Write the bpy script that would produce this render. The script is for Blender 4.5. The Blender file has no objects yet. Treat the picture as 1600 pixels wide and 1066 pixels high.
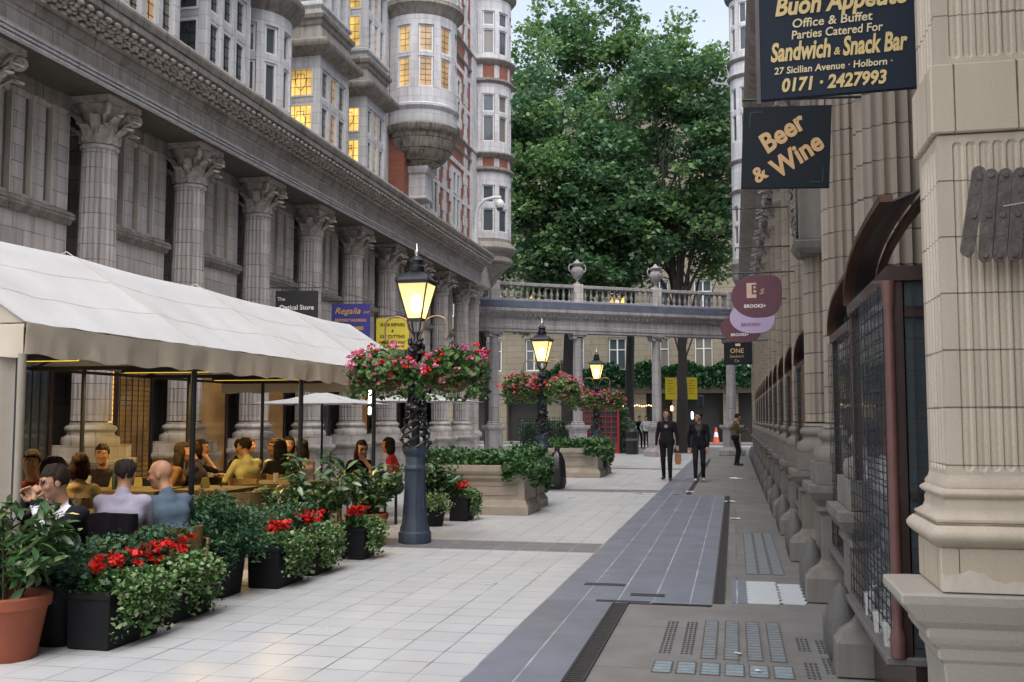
import bpy, bmesh, math, random
import numpy as np
from mathutils import Vector, Matrix
R = math.radians
PI = math.pi
SC = bpy.context.scene

# ---------------------------------------------------------------- camera, world, sun, exposure
cam_d = bpy.data.cameras.new("camera")
cam_d.sensor_width = 36.0
cam_d.lens = 36.0 * 1580.0 / 1600.0
cam_d.clip_start = 0.05
cam_d.clip_end = 2000
cam = bpy.data.objects.new("camera", cam_d)
SC.collection.objects.link(cam)
cam.location = (0, 0, 1.55)
cam.rotation_euler = (R(90 + 4.415), 0, R(12.351))
SC.camera = cam

world = bpy.data.worlds.new("World")
SC.world = world
world.use_nodes = True
wn = world.node_tree.nodes; wl = world.node_tree.links
sky = wn.new("ShaderNodeTexSky"); sky.sky_type = 'NISHITA'; sky.sun_disc = False
SUN_ELEV, SUN_AZ = R(62), R(168)      # compass angle from +Y, clockwise
sky.sun_elevation = SUN_ELEV; sky.sun_rotation = SUN_AZ
sky.air_density = 1.0; sky.dust_density = 4.0; sky.ozone_density = 1.0
hs = wn.new("ShaderNodeHueSaturation"); hs.inputs['Saturation'].default_value = 0.50
wl.new(sky.outputs[0], hs.inputs['Color'])
wl.new(hs.outputs[0], wn['Background'].inputs['Color'])
wn['Background'].inputs['Strength'].default_value = 0.15

sun_d = bpy.data.lights.new("sun", 'SUN')
sun_d.energy = 0.8; sun_d.angle = R(90); sun_d.color = (1.0, 0.97, 0.95)
sun = bpy.data.objects.new("sun", sun_d); SC.collection.objects.link(sun)
_d = Vector((math.sin(SUN_AZ) * math.cos(SUN_ELEV), math.cos(SUN_AZ) * math.cos(SUN_ELEV), math.sin(SUN_ELEV)))
sun.rotation_euler = _d.to_track_quat('Z', 'Y').to_euler()
sun.location = (0, 0, 40)

SC.view_settings.view_transform = 'Standard'
SC.view_settings.look = 'None'
SC.view_settings.exposure = 1.17
SC.view_settings.gamma = 1.0
SC.render.engine = 'CYCLES'
SC.render.filter_size = 1.9
SC.cycles.use_denoising = True
SC.cycles.max_bounces = 6
SC.cycles.transparent_max_bounces = 12
SC.cycles.sample_clamp_indirect = 4.0
SC.cycles.caustics_reflective = False
SC.cycles.caustics_refractive = False

# ---------------------------------------------------------------- helpers
def tag(o, label=None, cat=None, group=None, kind=None):
    if label: o['label'] = label
    if cat: o['category'] = cat
    if group: o['group'] = group
    if kind: o['kind'] = kind
    return o

def thing(name, label, cat, loc=(0, 0, 0), rz=0.0, group=None):
    o = bpy.data.objects.new(name, None)
    o.empty_display_size = 0.1
    SC.collection.objects.link(o)
    o.location = loc; o.rotation_euler = (0, 0, rz)
    return tag(o, label, cat, group)

def dup(o, loc=None, rz=None, label=None, parent=None, scale=None):
    c = o.copy(); SC.collection.objects.link(c)
    c.parent = parent
    if loc is not None: c.location = loc
    if rz is not None: c.rotation_euler = (0, 0, rz)
    if scale is not None: c.scale = scale
    if label: c['label'] = label
    for ch in list(o.children):
        dup(ch, parent=c)
    return c

def wloc(o):
    p = Vector((0, 0, 0))
    while o is not None:
        p = p + Vector(o.location); o = o.parent
    return p

class MB:
    def __init__(s):
        s.v = []; s.f = []; s.m = []
    def add(s, vs, fs, m=0):
        b = len(s.v); s.v.extend([tuple(v) for v in vs])
        for f in fs:
            s.f.append(tuple(b + i for i in f)); s.m.append(m)
        return s
    def box(s, x0, y0, z0, x1, y1, z1, m=0):
        if x0 > x1: x0, x1 = x1, x0
        if y0 > y1: y0, y1 = y1, y0
        if z0 > z1: z0, z1 = z1, z0
        return s.add([(x0, y0, z0), (x1, y0, z0), (x1, y1, z0), (x0, y1, z0), (x0, y0, z1), (x1, y0, z1), (x1, y1, z1), (x0, y1, z1)],
              [(0, 3, 2, 1), (4, 5, 6, 7), (0, 1, 5, 4), (1, 2, 6, 5), (2, 3, 7, 6), (3, 0, 4, 7)], m)
    def beam(s, p, q, w, h, m=0, up=(0, 0, 1)):
        p = Vector(p); q = Vector(q); d = (q - p).normalized(); u = Vector(up)
        if abs(d.dot(u)) > .98: u = Vector((1, 0, 0))
        a = d.cross(u).normalized() * (w / 2); b = a.cross(d).normalized() * (h / 2)
        vs = [p - a - b, p + a - b, p + a + b, p - a + b, q - a - b, q + a - b, q + a + b, q - a + b]
        return s.add(vs, [(0, 3, 2, 1), (4, 5, 6, 7), (0, 1, 5, 4), (1, 2, 6, 5), (2, 3, 7, 6), (3, 0, 4, 7)][::1], m)
    def tube(s, pts, r, n=8, m=0, cap=True):
        pts = [Vector(p) for p in pts]; k = len(pts)
        rs = r if isinstance(r, (list, tuple)) else [r] * k
        vs = []; fs = []; prev = None
        for i, p in enumerate(pts):
            d = (pts[min(i + 1, k - 1)] - pts[max(i - 1, 0)])
            d = d.normalized() if d.length > 1e-9 else Vector((0, 0, 1))
            if prev is None:
                u = Vector((0, 0, 1)) if abs(d.z) < .9 else Vector((1, 0, 0))
                a = d.cross(u).normalized()
            else:
                a = (prev - d * prev.dot(d)).normalized()
            prev = a; b = d.cross(a)
            for j in range(n):
                t = 2 * PI * j / n
                vs.append(p + (a * math.cos(t) + b * math.sin(t)) * rs[i])
        for i in range(k - 1):
            for j in range(n):
                j2 = (j + 1) % n
                fs.append((i * n + j, i * n + j2, (i + 1) * n + j2, (i + 1) * n + j))
        if cap:
            fs.append(tuple(range(n - 1, -1, -1))); fs.append(tuple((k - 1) * n + j for j in range(n)))
        return s.add(vs, fs, m)
    def lathe(s, prof, n=24, c=(0, 0, 0), m=0, a0=0.0, a1=2 * PI, flute=None):
        """prof = [(r, z)...]; bottom to top"""
        full = abs(a1 - a0 - 2 * PI) < 1e-6
        N = n if full else n + 1
        vs = []; fs = []
        for (r, z) in prof:
            for j in range(N):
                t = a0 + (a1 - a0) * j / n
                rr = r * (flute(t) if flute else 1)
                vs.append((c[0] + rr * math.cos(t), c[1] + rr * math.sin(t), c[2] + z))
        for i in range(len(prof) - 1):
            for j in range(n):
                j2 = (j + 1) % N
                fs.append((i * N + j, i * N + j2, (i + 1) * N + j2, (i + 1) * N + j))
        if full:
            if prof[0][0] > 1e-4: fs.append(tuple(range(N - 1, -1, -1)))
            if prof[-1][0] > 1e-4: fs.append(tuple((len(prof) - 1) * N + j for j in range(N)))
        return s.add(vs, fs, m)
    def sector(s, cx, cy, r0, r1, a0, a1, z0, z1, n=6, m=0):
        vs = []
        for z in (z0, z1):
            for r in (r0, r1):
                for j in range(n + 1):
                    t = a0 + (a1 - a0) * j / n
                    vs.append((cx + r * math.cos(t), cy + r * math.sin(t), z))
        N = n + 1; fs = []
        A = 0; B = N; C = 2 * N; D = 3 * N
        for j in range(n):
            fs += [(A + j, A + j + 1, C + j + 1, C + j)[::-1], (B + j, B + j + 1, D + j + 1, D + j),
                   (A + j, B + j, B + j + 1, A + j + 1)[::-1], (C + j, D + j, D + j + 1, C + j + 1)]
        fs += [(A, C, D, B)[::-1], (A + n, B + n, D + n, C + n)[::-1]]
        return s.add(vs, fs, m)
    def sphere(s, c, r, nu=12, nv=8, m=0):
        if not isinstance(r, (tuple, list)): r = (r, r, r)
        vs = []; fs = []
        for i in range(nv + 1):
            p = PI * i / nv
            for j in range(nu):
                t = 2 * PI * j / nu
                vs.append((c[0] + r[0] * math.sin(p) * math.cos(t), c[1] + r[1] * math.sin(p) * math.sin(t), c[2] - r[2] * math.cos(p)))
        for i in range(nv):
            for j in range(nu):
                j2 = (j + 1) % nu
                fs.append((i * nu + j, i * nu + j2, (i + 1) * nu + j2, (i + 1) * nu + j))
        return s.add(vs, fs, m)
    def prism(s, poly, o, U, V, W, depth, m=0):
        """poly in (u,v), extruded by depth along W"""
        o = Vector(o); U = Vector(U); V = Vector(V); W = Vector(W) * depth
        n = len(poly)
        a = [o + U * u + V * v for u, v in poly]
        vs = a + [p + W for p in a]
        fs = [tuple(range(n - 1, -1, -1)), tuple(range(n, 2 * n))]
        fs += [(i, (i + 1) % n, n + (i + 1) % n, n + i) for i in range(n)]
        return s.add(vs, fs, m)
    def mould(s, prof, xb, sg, y0, y1, m=0):
        """run a profile [(out, z)...] along Y; out measured from xb in direction sg"""
        n = len(prof)
        vs = [(xb + sg * o, y0, z) for o, z in prof] + [(xb + sg * o, y1, z) for o, z in prof]
        fs = [(i, i + 1, n + i + 1, n + i) if sg < 0 else (i, n + i, n + i + 1, i + 1) for i in range(n - 1)]
        fs += [tuple(range(n)), tuple(range(2 * n - 1, n - 1, -1))]
        return s.add(vs, fs, m)
    def sqring(s, prof, x0, y0, x1, y1, m=0, sy=1.0):
        """mitred moulding round a rectangle; prof [(out, z)] bottom to top, capped"""
        vs = []; fs = []
        for o, z in prof:
            vs += [(x0 - o, y0 - o * sy, z), (x1 + o, y0 - o * sy, z), (x1 + o, y1 + o * sy, z), (x0 - o, y1 + o * sy, z)]
        for i in range(len(prof) - 1):
            for j in range(4):
                j2 = (j + 1) % 4
                fs.append((i * 4 + j, i * 4 + j2, i * 4 + 4 + j2, i * 4 + 4 + j))
        k = (len(prof) - 1) * 4
        fs += [(3, 2, 1, 0), (k, k + 1, k + 2, k + 3)]
        return s.add(vs, fs, m)
    def xform(s, M, i0=0):
        s.v[i0:] = [tuple(M @ Vector(v)) for v in s.v[i0:]]
        return s
    def build(s, name, mats, parent=None, smooth=None, bevel=0.0, world=False, seg=1):
        me = bpy.data.meshes.new(name)
        vs = s.v
        if world and parent is not None:
            p = wloc(parent); vs = [(v[0] - p.x, v[1] - p.y, v[2] - p.z) for v in vs]
        me.from_pydata(vs, [], s.f)
        if not isinstance(mats, (list, tuple)): mats = [mats]
        for mt in mats: me.materials.append(mt)
        me.polygons.foreach_set('material_index', s.m)
        if bevel > 0:
            bm = bmesh.new(); bm.from_mesh(me)
            bmesh.ops.remove_doubles(bm, verts=bm.verts, dist=1e-5)
            es = [e for e in bm.edges if len(e.link_faces) == 2 and e.calc_face_angle(0) > R(35)]
            bmesh.ops.bevel(bm, geom=es, offset=bevel, segments=seg, affect='EDGES', clamp_overlap=True)
            bm.to_mesh(me); bm.free()
        me.update()
        if smooth:
            me.polygons.foreach_set('use_smooth', [True] * len(me.polygons))
            me.set_sharp_from_angle(angle=R(smooth))
        o = bpy.data.objects.new(name, me)
        SC.collection.objects.link(o)
        if parent is not None: o.parent = parent
        return o

def np_mesh(name, V, F, mats, parent=None, midx=None, smooth=False):
    """fast mesh from arrays; F is (n,k)"""
    me = bpy.data.meshes.new(name)
    V = np.asarray(V, np.float32); F = np.asarray(F, np.int32)
    n, k = F.shape
    me.vertices.add(len(V)); me.vertices.foreach_set('co', V.ravel())
    me.loops.add(n * k); me.loops.foreach_set('vertex_index', F.ravel())
    me.polygons.add(n)
    me.polygons.foreach_set('loop_start', np.arange(0, n * k, k, dtype=np.int32))
    me.polygons.foreach_set('loop_total', np.full(n, k, np.int32))
    for mt in (mats if isinstance(mats, (list, tuple)) else [mats]): me.materials.append(mt)
    if midx is not None: me.polygons.foreach_set('material_index', np.asarray(midx, np.int32))
    if smooth: me.polygons.foreach_set('use_smooth', np.ones(n, bool))
    me.update(calc_edges=True); me.validate()
    o = bpy.data.objects.new(name, me); SC.collection.objects.link(o)
    if parent is not None: o.parent = parent
    return o

# ---------------------------------------------------------------- materials
def newmat(name):
    m = bpy.data.materials.new(name); m.use_nodes = True
    nt = m.node_tree
    return m, nt.nodes, nt.links, nt.nodes['Principled BSDF']

def lin(c):
    return tuple(((x / 255.0) / 12.92 if x / 255.0 <= .04045 else ((x / 255.0 + .055) / 1.055) ** 2.4) for x in c) + (1.0,)

def plain(name, col, rough=.6, metal=0.0, var=.25, vscale=6.0, spec=.5, coat=0.0, bump=0.0, bscale=40.0):
    m, N, L, B = newmat(name)
    tc = N.new('ShaderNodeTexCoord')
    nz = N.new('ShaderNodeTexNoise'); nz.inputs['Scale'].default_value = vscale; nz.inputs['Detail'].default_value = 5
    L.new(tc.outputs['Object'], nz.inputs['Vector'])
    mx = N.new('ShaderNodeMix'); mx.data_type = 'RGBA'
    c = tuple(col[:3])
    mx.inputs['A'].default_value = tuple(max(0, x * (1 - var)) for x in c) + (1,)
    mx.inputs['B'].default_value = tuple(min(1, x * (1 + var)) for x in c) + (1,)
    L.new(nz.outputs['Fac'], mx.inputs['Factor'])
    L.new(mx.outputs['Result'], B.inputs['Base Color'])
    B.inputs['Roughness'].default_value = rough; B.inputs['Metallic'].default_value = metal
    B.inputs['Specular IOR Level'].default_value = spec
    if coat: B.inputs['Coat Weight'].default_value = coat
    if bump:
        n2 = N.new('ShaderNodeTexNoise'); n2.inputs['Scale'].default_value = bscale; n2.inputs['Detail'].default_value = 4
        L.new(tc.outputs['Object'], n2.inputs['Vector'])
        bp = N.new('ShaderNodeBump'); bp.inputs['Strength'].default_value = bump; bp.inputs['Distance'].default_value = .02
        L.new(n2.outputs['Fac'], bp.inputs['Height']); L.new(bp.outputs['Normal'], B.inputs['Normal'])
    return m

def emis(name, col, strength, base=(.02, .02, .02)):
    m, N, L, B = newmat(name)
    B.inputs['Base Color'].default_value = tuple(base) + (1,)
    B.inputs['Emission Color'].default_value = tuple(col[:3]) + (1,)
    B.inputs['Emission Strength'].default_value = strength
    return m

def blocks(name, c1, c2, mort, bw=.45, bh=.3, ms=.006, rough=.7, offset=.5, dirt=.5, dcol=(.05, .045, .04), bump=.3, streak=0.5, horiz=False, msmooth=.1, dscale=1.2, sx=1.0, grain=0.0, spots=0.0):
    """coursed blocks / tiles with joints, grime and rain streaks"""
    m, N, L, B = newmat(name)
    tc = N.new('ShaderNodeTexCoord')
    sp = N.new('ShaderNodeSeparateXYZ'); L.new(tc.outputs['Object'], sp.inputs[0])
    cb = N.new('ShaderNodeCombineXYZ')
    if horiz:
        L.new(sp.outputs['X'], cb.inputs['X']); L.new(sp.outputs['Y'], cb.inputs['Y'])
    else:
        ad = N.new('ShaderNodeMath'); ad.operation = 'ADD'
        L.new(sp.outputs['X'], ad.inputs[0]); L.new(sp.outputs['Y'], ad.inputs[1])
        L.new(ad.outputs[0], cb.inputs['X']); L.new(sp.outputs['Z'], cb.inputs['Y'])
    br = N.new('ShaderNodeTexBrick')
    br.offset = offset
    br.inputs['Scale'].default_value = 1.0
    br.inputs['Brick Width'].default_value = bw; br.inputs['Row Height'].default_value = bh
    br.inputs['Mortar Size'].default_value = ms; br.inputs['Mortar Smooth'].default_value = msmooth
    br.inputs['Color1'].default_value = tuple(c1[:3]) + (1,); br.inputs['Color2'].default_value = tuple(c2[:3]) + (1,)
    br.inputs['Mortar'].default_value = tuple(mort[:3]) + (1,)
    L.new(cb.outputs[0], br.inputs['Vector'])
    nm = N.new('ShaderNodeTexNoise'); nm.inputs['Scale'].default_value = 2.6; nm.inputs['Detail'].default_value = 3
    L.new(tc.outputs['Object'], nm.inputs['Vector'])
    mm = N.new('ShaderNodeMapRange'); mm.inputs['From Min'].default_value = .35; mm.inputs['From Max'].default_value = .65
    mm.inputs['To Min'].default_value = ms * .35; mm.inputs['To Max'].default_value = ms * 1.35
    L.new(nm.outputs['Fac'], mm.inputs['Value']); L.new(mm.outputs[0], br.inputs['Mortar Size'])
    col = br.outputs['Color']
    nz = N.new('ShaderNodeTexNoise'); nz.inputs['Scale'].default_value = dscale; nz.inputs['Detail'].default_value = 8; nz.inputs['Roughness'].default_value = .65
    L.new(tc.outputs['Object'], nz.inputs['Vector'])
    mp = N.new('ShaderNodeMapping'); mp.inputs['Scale'].default_value = (9, 9, .5) if not horiz else (5, .6, 5)
    L.new(tc.outputs['Object'], mp.inputs[0])
    n2 = N.new('ShaderNodeTexNoise'); n2.inputs['Scale'].default_value = 1.0; n2.inputs['Detail'].default_value = 4
    L.new(mp.outputs[0], n2.inputs['Vector'])
    av = N.new('ShaderNodeMix'); av.data_type = 'FLOAT'; av.inputs['Factor'].default_value = streak
    L.new(nz.outputs['Fac'], av.inputs['A']); L.new(n2.outputs['Fac'], av.inputs['B'])
    rp = N.new('ShaderNodeValToRGB'); rp.color_ramp.elements[0].position = .42; rp.color_ramp.elements[1].position = .68
    rp.color_ramp.elements[0].color = (0, 0, 0, 1); rp.color_ramp.elements[1].color = (dirt, dirt, dirt, 1)
    L.new(av.outputs['Result'], rp.inputs[0])
    mx = N.new('ShaderNodeMix'); mx.data_type = 'RGBA'
    L.new(rp.outputs['Color'], mx.inputs['Factor']); L.new(col, mx.inputs['A'])
    mx.inputs['B'].default_value = tuple(dcol) + (1,)
    out = mx.outputs['Result']
    if grain:
        n3 = N.new('ShaderNodeTexNoise'); n3.inputs['Scale'].default_value = 160; n3.inputs['Detail'].default_value = 3
        L.new(tc.outputs['Object'], n3.inputs['Vector'])
        m2 = N.new('ShaderNodeMix'); m2.data_type = 'RGBA'; m2.blend_type = 'OVERLAY'; m2.inputs['Factor'].default_value = grain
        L.new(out, m2.inputs['A']); L.new(n3.outputs['Fac'], m2.inputs['B']); out = m2.outputs['Result']
    if spots:
        vo = N.new('ShaderNodeTexVoronoi'); vo.inputs['Scale'].default_value = 5.5
        L.new(tc.outputs['Object'], vo.inputs['Vector'])
        ns = N.new('ShaderNodeTexNoise'); ns.inputs['Scale'].default_value = .55; ns.inputs['Detail'].default_value = 6
        L.new(tc.outputs['Object'], ns.inputs['Vector'])
        lt = N.new('ShaderNodeMapRange'); lt.inputs['From Min'].default_value = .04; lt.inputs['From Max'].default_value = .075; lt.inputs['To Min'].default_value = spots; lt.inputs['To Max'].default_value = 0
        L.new(vo.outputs['Distance'], lt.inputs['Value'])
        g2 = N.new('ShaderNodeMapRange'); g2.inputs['From Min'].default_value = .5; g2.inputs['From Max'].default_value = .56
        L.new(vo.outputs['Color'], g2.inputs['Value'])
        mu = N.new('ShaderNodeMath'); mu.operation = 'MULTIPLY'; L.new(lt.outputs[0], mu.inputs[0]); L.new(g2.outputs[0], mu.inputs[1])
        m3 = N.new('ShaderNodeMix'); m3.data_type = 'RGBA'; L.new(mu.outputs[0], m3.inputs['Factor']); L.new(out, m3.inputs['A']); m3.inputs['B'].default_value = tuple(dcol) + (1,); out = m3.outputs['Result']
        st = N.new('ShaderNodeMapRange'); st.inputs['From Min'].default_value = .5; st.inputs['From Max'].default_value = .75; st.inputs['To Max'].default_value = spots * .9
        L.new(ns.outputs['Fac'], st.inputs['Value'])
        m4 = N.new('ShaderNodeMix'); m4.data_type = 'RGBA'; L.new(st.outputs[0], m4.inputs['Factor']); L.new(out, m4.inputs['A']); m4.inputs['B'].default_value = tuple(dcol) + (1,); out = m4.outputs['Result']
    L.new(out, B.inputs['Base Color'])
    B.inputs['Roughness'].default_value = rough
    rr = N.new('ShaderNodeMapRange'); rr.inputs['To Min'].default_value = max(.05, rough - .12); rr.inputs['To Max'].default_value = min(1, rough + .15)
    L.new(nz.outputs['Fac'], rr.inputs['Value']); L.new(rr.outputs[0], B.inputs['Roughness'])
    if bump:
        bp = N.new('ShaderNodeBump'); bp.inputs['Strength'].default_value = bump; bp.inputs['Distance'].default_value = .01
        iv = N.new('ShaderNodeMath'); iv.operation = 'SUBTRACT'; iv.inputs[0].default_value = 1.0
        L.new(br.outputs['Fac'], iv.inputs[1])
        am = N.new('ShaderNodeMath'); am.operation = 'MULTIPLY_ADD'; am.inputs[1].default_value = .35
        L.new(nz.outputs['Fac'], am.inputs[0]); L.new(iv.outputs[0], am.inputs[2])
        L.new(am.outputs[0], bp.inputs['Height']); L.new(bp.outputs['Normal'], B.inputs['Normal'])
    return m

def leafmat(name, cols, rough=.5, trans=.25, spec=.4):
    """cols: list of colours picked at random per leaf"""
    m, N, L, B = newmat(name)
    g = N.new('ShaderNodeNewGeometry')
    rp = N.new('ShaderNodeValToRGB'); rp.color_ramp.interpolation = 'LINEAR'
    e = rp.color_ramp.elements
    while len(e) < len(cols): e.new(.5)
    for i, c in enumerate(cols):
        e[i].position = i / max(1, len(cols) - 1); e[i].color = tuple(c[:3]) + (1,)
    L.new(g.outputs['Random Per Island'], rp.inputs[0])
    L.new(rp.outputs['Color'], B.inputs['Base Color'])
    B.inputs['Roughness'].default_value = rough; B.inputs['Specular IOR Level'].default_value = spec
    tr = N.new('ShaderNodeBsdfTranslucent'); L.new(rp.outputs['Color'], tr.inputs['Color'])
    ms = N.new('ShaderNodeMixShader'); ms.inputs[0].default_value = trans
    L.new(B.outputs[0], ms.inputs[1]); L.new(tr.outputs[0], ms.inputs[2])
    L.new(ms.outputs[0], N['Material Output'].inputs['Surface'])
    return m

def glassmat(name, col=(.02, .025, .03), rough=.08, alpha=None, emit=None, es=0):
    m, N, L, B = newmat(name)
    B.inputs['Base Color'].default_value = tuple(col) + (1,); B.inputs['Roughness'].default_value = rough
    B.inputs['Specular IOR Level'].default_value = .8
    tc = N.new('ShaderNodeTexCoord'); nz = N.new('ShaderNodeTexNoise'); nz.inputs['Scale'].default_value = 3
    L.new(tc.outputs['Object'], nz.inputs['Vector'])
    bp = N.new('ShaderNodeBump'); bp.inputs['Strength'].default_value = .06; bp.inputs['Distance'].default_value = .05
    L.new(nz.outputs['Fac'], bp.inputs['Height']); L.new(bp.outputs['Normal'], B.inputs['Normal'])
    if alpha is not None: B.inputs['Alpha'].default_value = alpha
    if emit:
        rp = N.new('ShaderNodeMapRange'); rp.inputs['From Min'].default_value = .35; rp.inputs['From Max'].default_value = .7
        rp.inputs['To Min'].default_value = es * .35; rp.inputs['To Max'].default_value = es * 1.6
        nz.inputs['Scale'].default_value = 1.6
        L.new(nz.outputs['Fac'], rp.inputs['Value']); L.new(rp.outputs[0], B.inputs['Emission Strength'])
        B.inputs['Emission Color'].default_value = tuple(emit) + (1,)
    return m

M = {}
M['faience'] = blocks('white_faience', (.54, .545, .565), (.64, .64, .66), (.27, .265, .265), .42, .25, .005, .55, dirt=.55, dcol=(.26, .25, .245), streak=.7)
M['faience_low'] = blocks('grey_faience', (.44, .415, .395), (.58, .545, .52), (.17, .16, .15), .44, .23, .006, .6, dirt=.6, dcol=(.19, .17, .155), streak=.65)
M['column'] = blocks('column_faience', (.46, .425, .41), (.58, .54, .52), (.15, .14, .13), .62, .23, .006, .6, dirt=.55, dcol=(.12, .105, .09), streak=.75)
M['grime_shade'] = blocks('grime_shade_stone', (.26, .24, .215), (.32, .295, .265), (.08, .07, .06), .62, .9, .008, .75, dirt=.75, dcol=(.085, .075, .06), streak=.6)  # grime tone; also carries shade on the recess wall and right entablature
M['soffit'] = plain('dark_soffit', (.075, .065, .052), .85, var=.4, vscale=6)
M['carved'] = plain('carved_stone', (.40, .365, .33), .8, var=.75, vscale=9, bump=.6, bscale=30)
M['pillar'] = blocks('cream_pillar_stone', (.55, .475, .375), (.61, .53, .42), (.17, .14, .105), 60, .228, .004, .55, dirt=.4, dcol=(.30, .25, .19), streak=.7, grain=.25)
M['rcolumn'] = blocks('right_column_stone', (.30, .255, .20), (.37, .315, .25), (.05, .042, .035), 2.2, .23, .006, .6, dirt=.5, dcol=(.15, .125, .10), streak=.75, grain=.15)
M['granite'] = plain('granite', (.40, .37, .315), .6, var=.22, vscale=160, bump=.15, bscale=120)
M['pedstone'] = blocks('pedestal_stone', (.19, .172, .15), (.225, .205, .18), (.14, .125, .11), 9, 9, .001, .75, dirt=.75, dcol=(.095, .085, .075), streak=.55, grain=.4, dscale=4)
M['brick'] = blocks('red_brick', (.235, .070, .045), (.30, .095, .06), (.22, .15, .12), .225, .075, .007, .85, dirt=.25, dcol=(.12, .05, .03), bump=.4)
M['glass'] = glassmat('dark_glass', (.055, .07, .08), .06)
M['glass_curtain'] = glassmat('curtained_glass', (.16, .15, .13), .12)
M['lit'] = glassmat('lit_window_glass', (.2, .15, .05), .15, emit=(1.0, .60, .16), es=.50)
M['lit_dim'] = glassmat('dim_lit_window_glass', (.2, .15, .08), .15, emit=(1.0, .58, .25), es=.14)
M['frame'] = plain('cream_window_frame', (.52, .48, .42), .55, var=.15)
M['whiteframe'] = plain('white_window_frame', (.66, .66, .66), .5, var=.1)
M['lead'] = plain('window_lead', (.03, .03, .03), .6)
M['iron'] = plain('black_iron', (.022, .024, .028), .42, .3, var=.4)
M['lamp_iron'] = plain('blue_black_cast_iron', (.036, .052, .082), .6, .1, var=.35, vscale=12, bump=.1)
M['copper'] = plain('brown_bronze', (.16, .088, .062), .32, .6, var=.45, vscale=8)
M['wood'] = plain('dark_red_wood', (.030, .015, .012), .38, var=.5, vscale=7, coat=.3)
M['pinkwood'] = plain('faded_red_wood', (.13, .06, .052), .5, var=.3, vscale=9)
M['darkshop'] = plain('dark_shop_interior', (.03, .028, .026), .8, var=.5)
# ================================================================ ground
M['asphalt'] = plain('road_asphalt', (.10, .10, .105), .6, var=.3, vscale=3, bump=.1, bscale=80)
M['concrete'] = blocks('footway_concrete', (.165, .16, .153), (.20, .193, .184), (.11, .107, .102), 1.9, 1.3, .010, .72, dirt=.5, dcol=(.12, .115, .105), streak=.25, horiz=True, bump=.15, grain=.45, dscale=2.2, spots=.6)
M['wtile'] = blocks('white_paving_tile', (.50, .515, .53), (.55, .565, .58), (.095, .095, .10), .305, .305, .0052, .30, offset=0, dirt=.30, dcol=(.34, .33, .32), streak=.3, horiz=True, bump=.12, dscale=.9, msmooth=.3, spots=.55, grain=.12)
M['dtile'] = blocks('dark_paving_tile', (.195, .215, .265), (.215, .235, .285), (.50, .51, .52), .305, 40.0, .0055, .32, offset=0, dirt=.45, dcol=(.10, .10, .105), streak=.35, horiz=True, bump=.08, dscale=1.4, grain=.15, spots=.35)
M['bandtile'] = blocks('band_paving_tile', (.17, .165, .18), (.20, .19, .20), (.42, .41, .41), .305, .305, .005, .42, offset=0, dirt=.4, dcol=(.12, .115, .12), streak=.3, horiz=True, bump=.08)
M['kerb'] = plain('kerb_granite', (.30, .30, .31), .7, var=.25, vscale=20)

g = MB().add([(-400, -200, -.14), (400, -200, -.14), (400, 700, -.14), (-400, 700, -.14)], [(0, 1, 2, 3)])
tag(g.build('ground', M['asphalt']), kind='structure')
def sheet(name, mat, rects, z, org=(0, 0)):
    b = MB()
    for x0, y0, x1, y1 in rects:
        b.add([(x0 - org[0], y0 - org[1], 0), (x1 - org[0], y0 - org[1], 0), (x1 - org[0], y1 - org[1], 0), (x0 - org[0], y1 - org[1], 0)], [(0, 1, 2, 3)])
    o = b.build(name, mat); o.location = (org[0], org[1], z)
    return tag(o, kind='structure')
slab = MB().box(-14, -12, -.14, 3.2, 57.6, -.008)
tag(slab.build('pavement', M['concrete']), kind='structure')
BANDS = [(2.1, 2.95), (11.83, 12.70), (21.65, 22.5), (31.6, 32.45)]
wr = []; y = -10.0
for a, b in BANDS:
    wr.append((-10.2, y, -1.61, a)); y = b
wr.append((-10.2, y, -1.61, 46.0))
sheet('white_paving', M['wtile'], wr, 0, (-1.61, 11.83))
sheet('band_paving', M['bandtile'], [(-10.2, a, -1.61, b) for a, b in BANDS], 0, (-1.61, 11.83))
sheet('dark_paving', M['dtile'], [(-1.61, -10, -1.03, 8.70), (-1.61, 8.70, -.21, 21.2), (-1.61, 21.2, -1.0, 40.0)], 0, (-1.61, 8.8))
b = MB().box(-40, 57.6, -.139, 40, 57.85, -.004)
tag(b.build('kerb', M['kerb']), kind='structure')
M['roadgrey'] = plain('pale_road_asphalt', (.30, .30, .31), .5, var=.15, vscale=2)  # even tone, paler than the ground asphalt
sheet('road', M['roadgrey'], [(-60, 57.85, 60, 66.0)], -.134)
b = MB().box(-60, 66.0, -.139, 60, 69.9, 0.0)
tag(b.build('far_pavement', M['concrete']), kind='structure')
M['paint'] = plain('road_paint', (.05, .05, .055), .6)

# drainage channels (slotted iron covers)
M['drain'] = plain('drain_iron', (.055, .050, .048), .55, .3, var=.5, vscale=30)
def channel(x0, x1, y0, y1, step=.045, lab=''):
    b = MB()
    b.box(x0, y0, -.006, x0 + .012, y1, .006); b.box(x1 - .012, y0, -.006, x1, y1, .006)
    n = int((y1 - y0) / step)
    for i in range(n):
        yy = y0 + i * step
        b.box(x0 + .014, yy, -.007, x1 - .014, yy + step * .5, .004)
    b.add([(x0 + .012, y0, -.005), (x1 - .012, y0, -.005), (x1 - .012, y1, -.005), (x0 + .012, y1, -.005)], [(0, 1, 2, 3)])
    return tag(b.build('drain_channel', M['drain']), lab, 'drain', 'slotted drain channels along the footway')
channel(-1.02, -.895, 1.5, 8.72, .05, 'brown slotted iron drain running beside the pavement light panels')
channel(-.20, -.105, 8.86, 21.1, .05, 'dark slotted iron drain along the edge of the wide grey tile strip')
channel(-1.0, -.90, 21.4, 40, .09, 'narrow dark drain at the feet of the two walking men')
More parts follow.
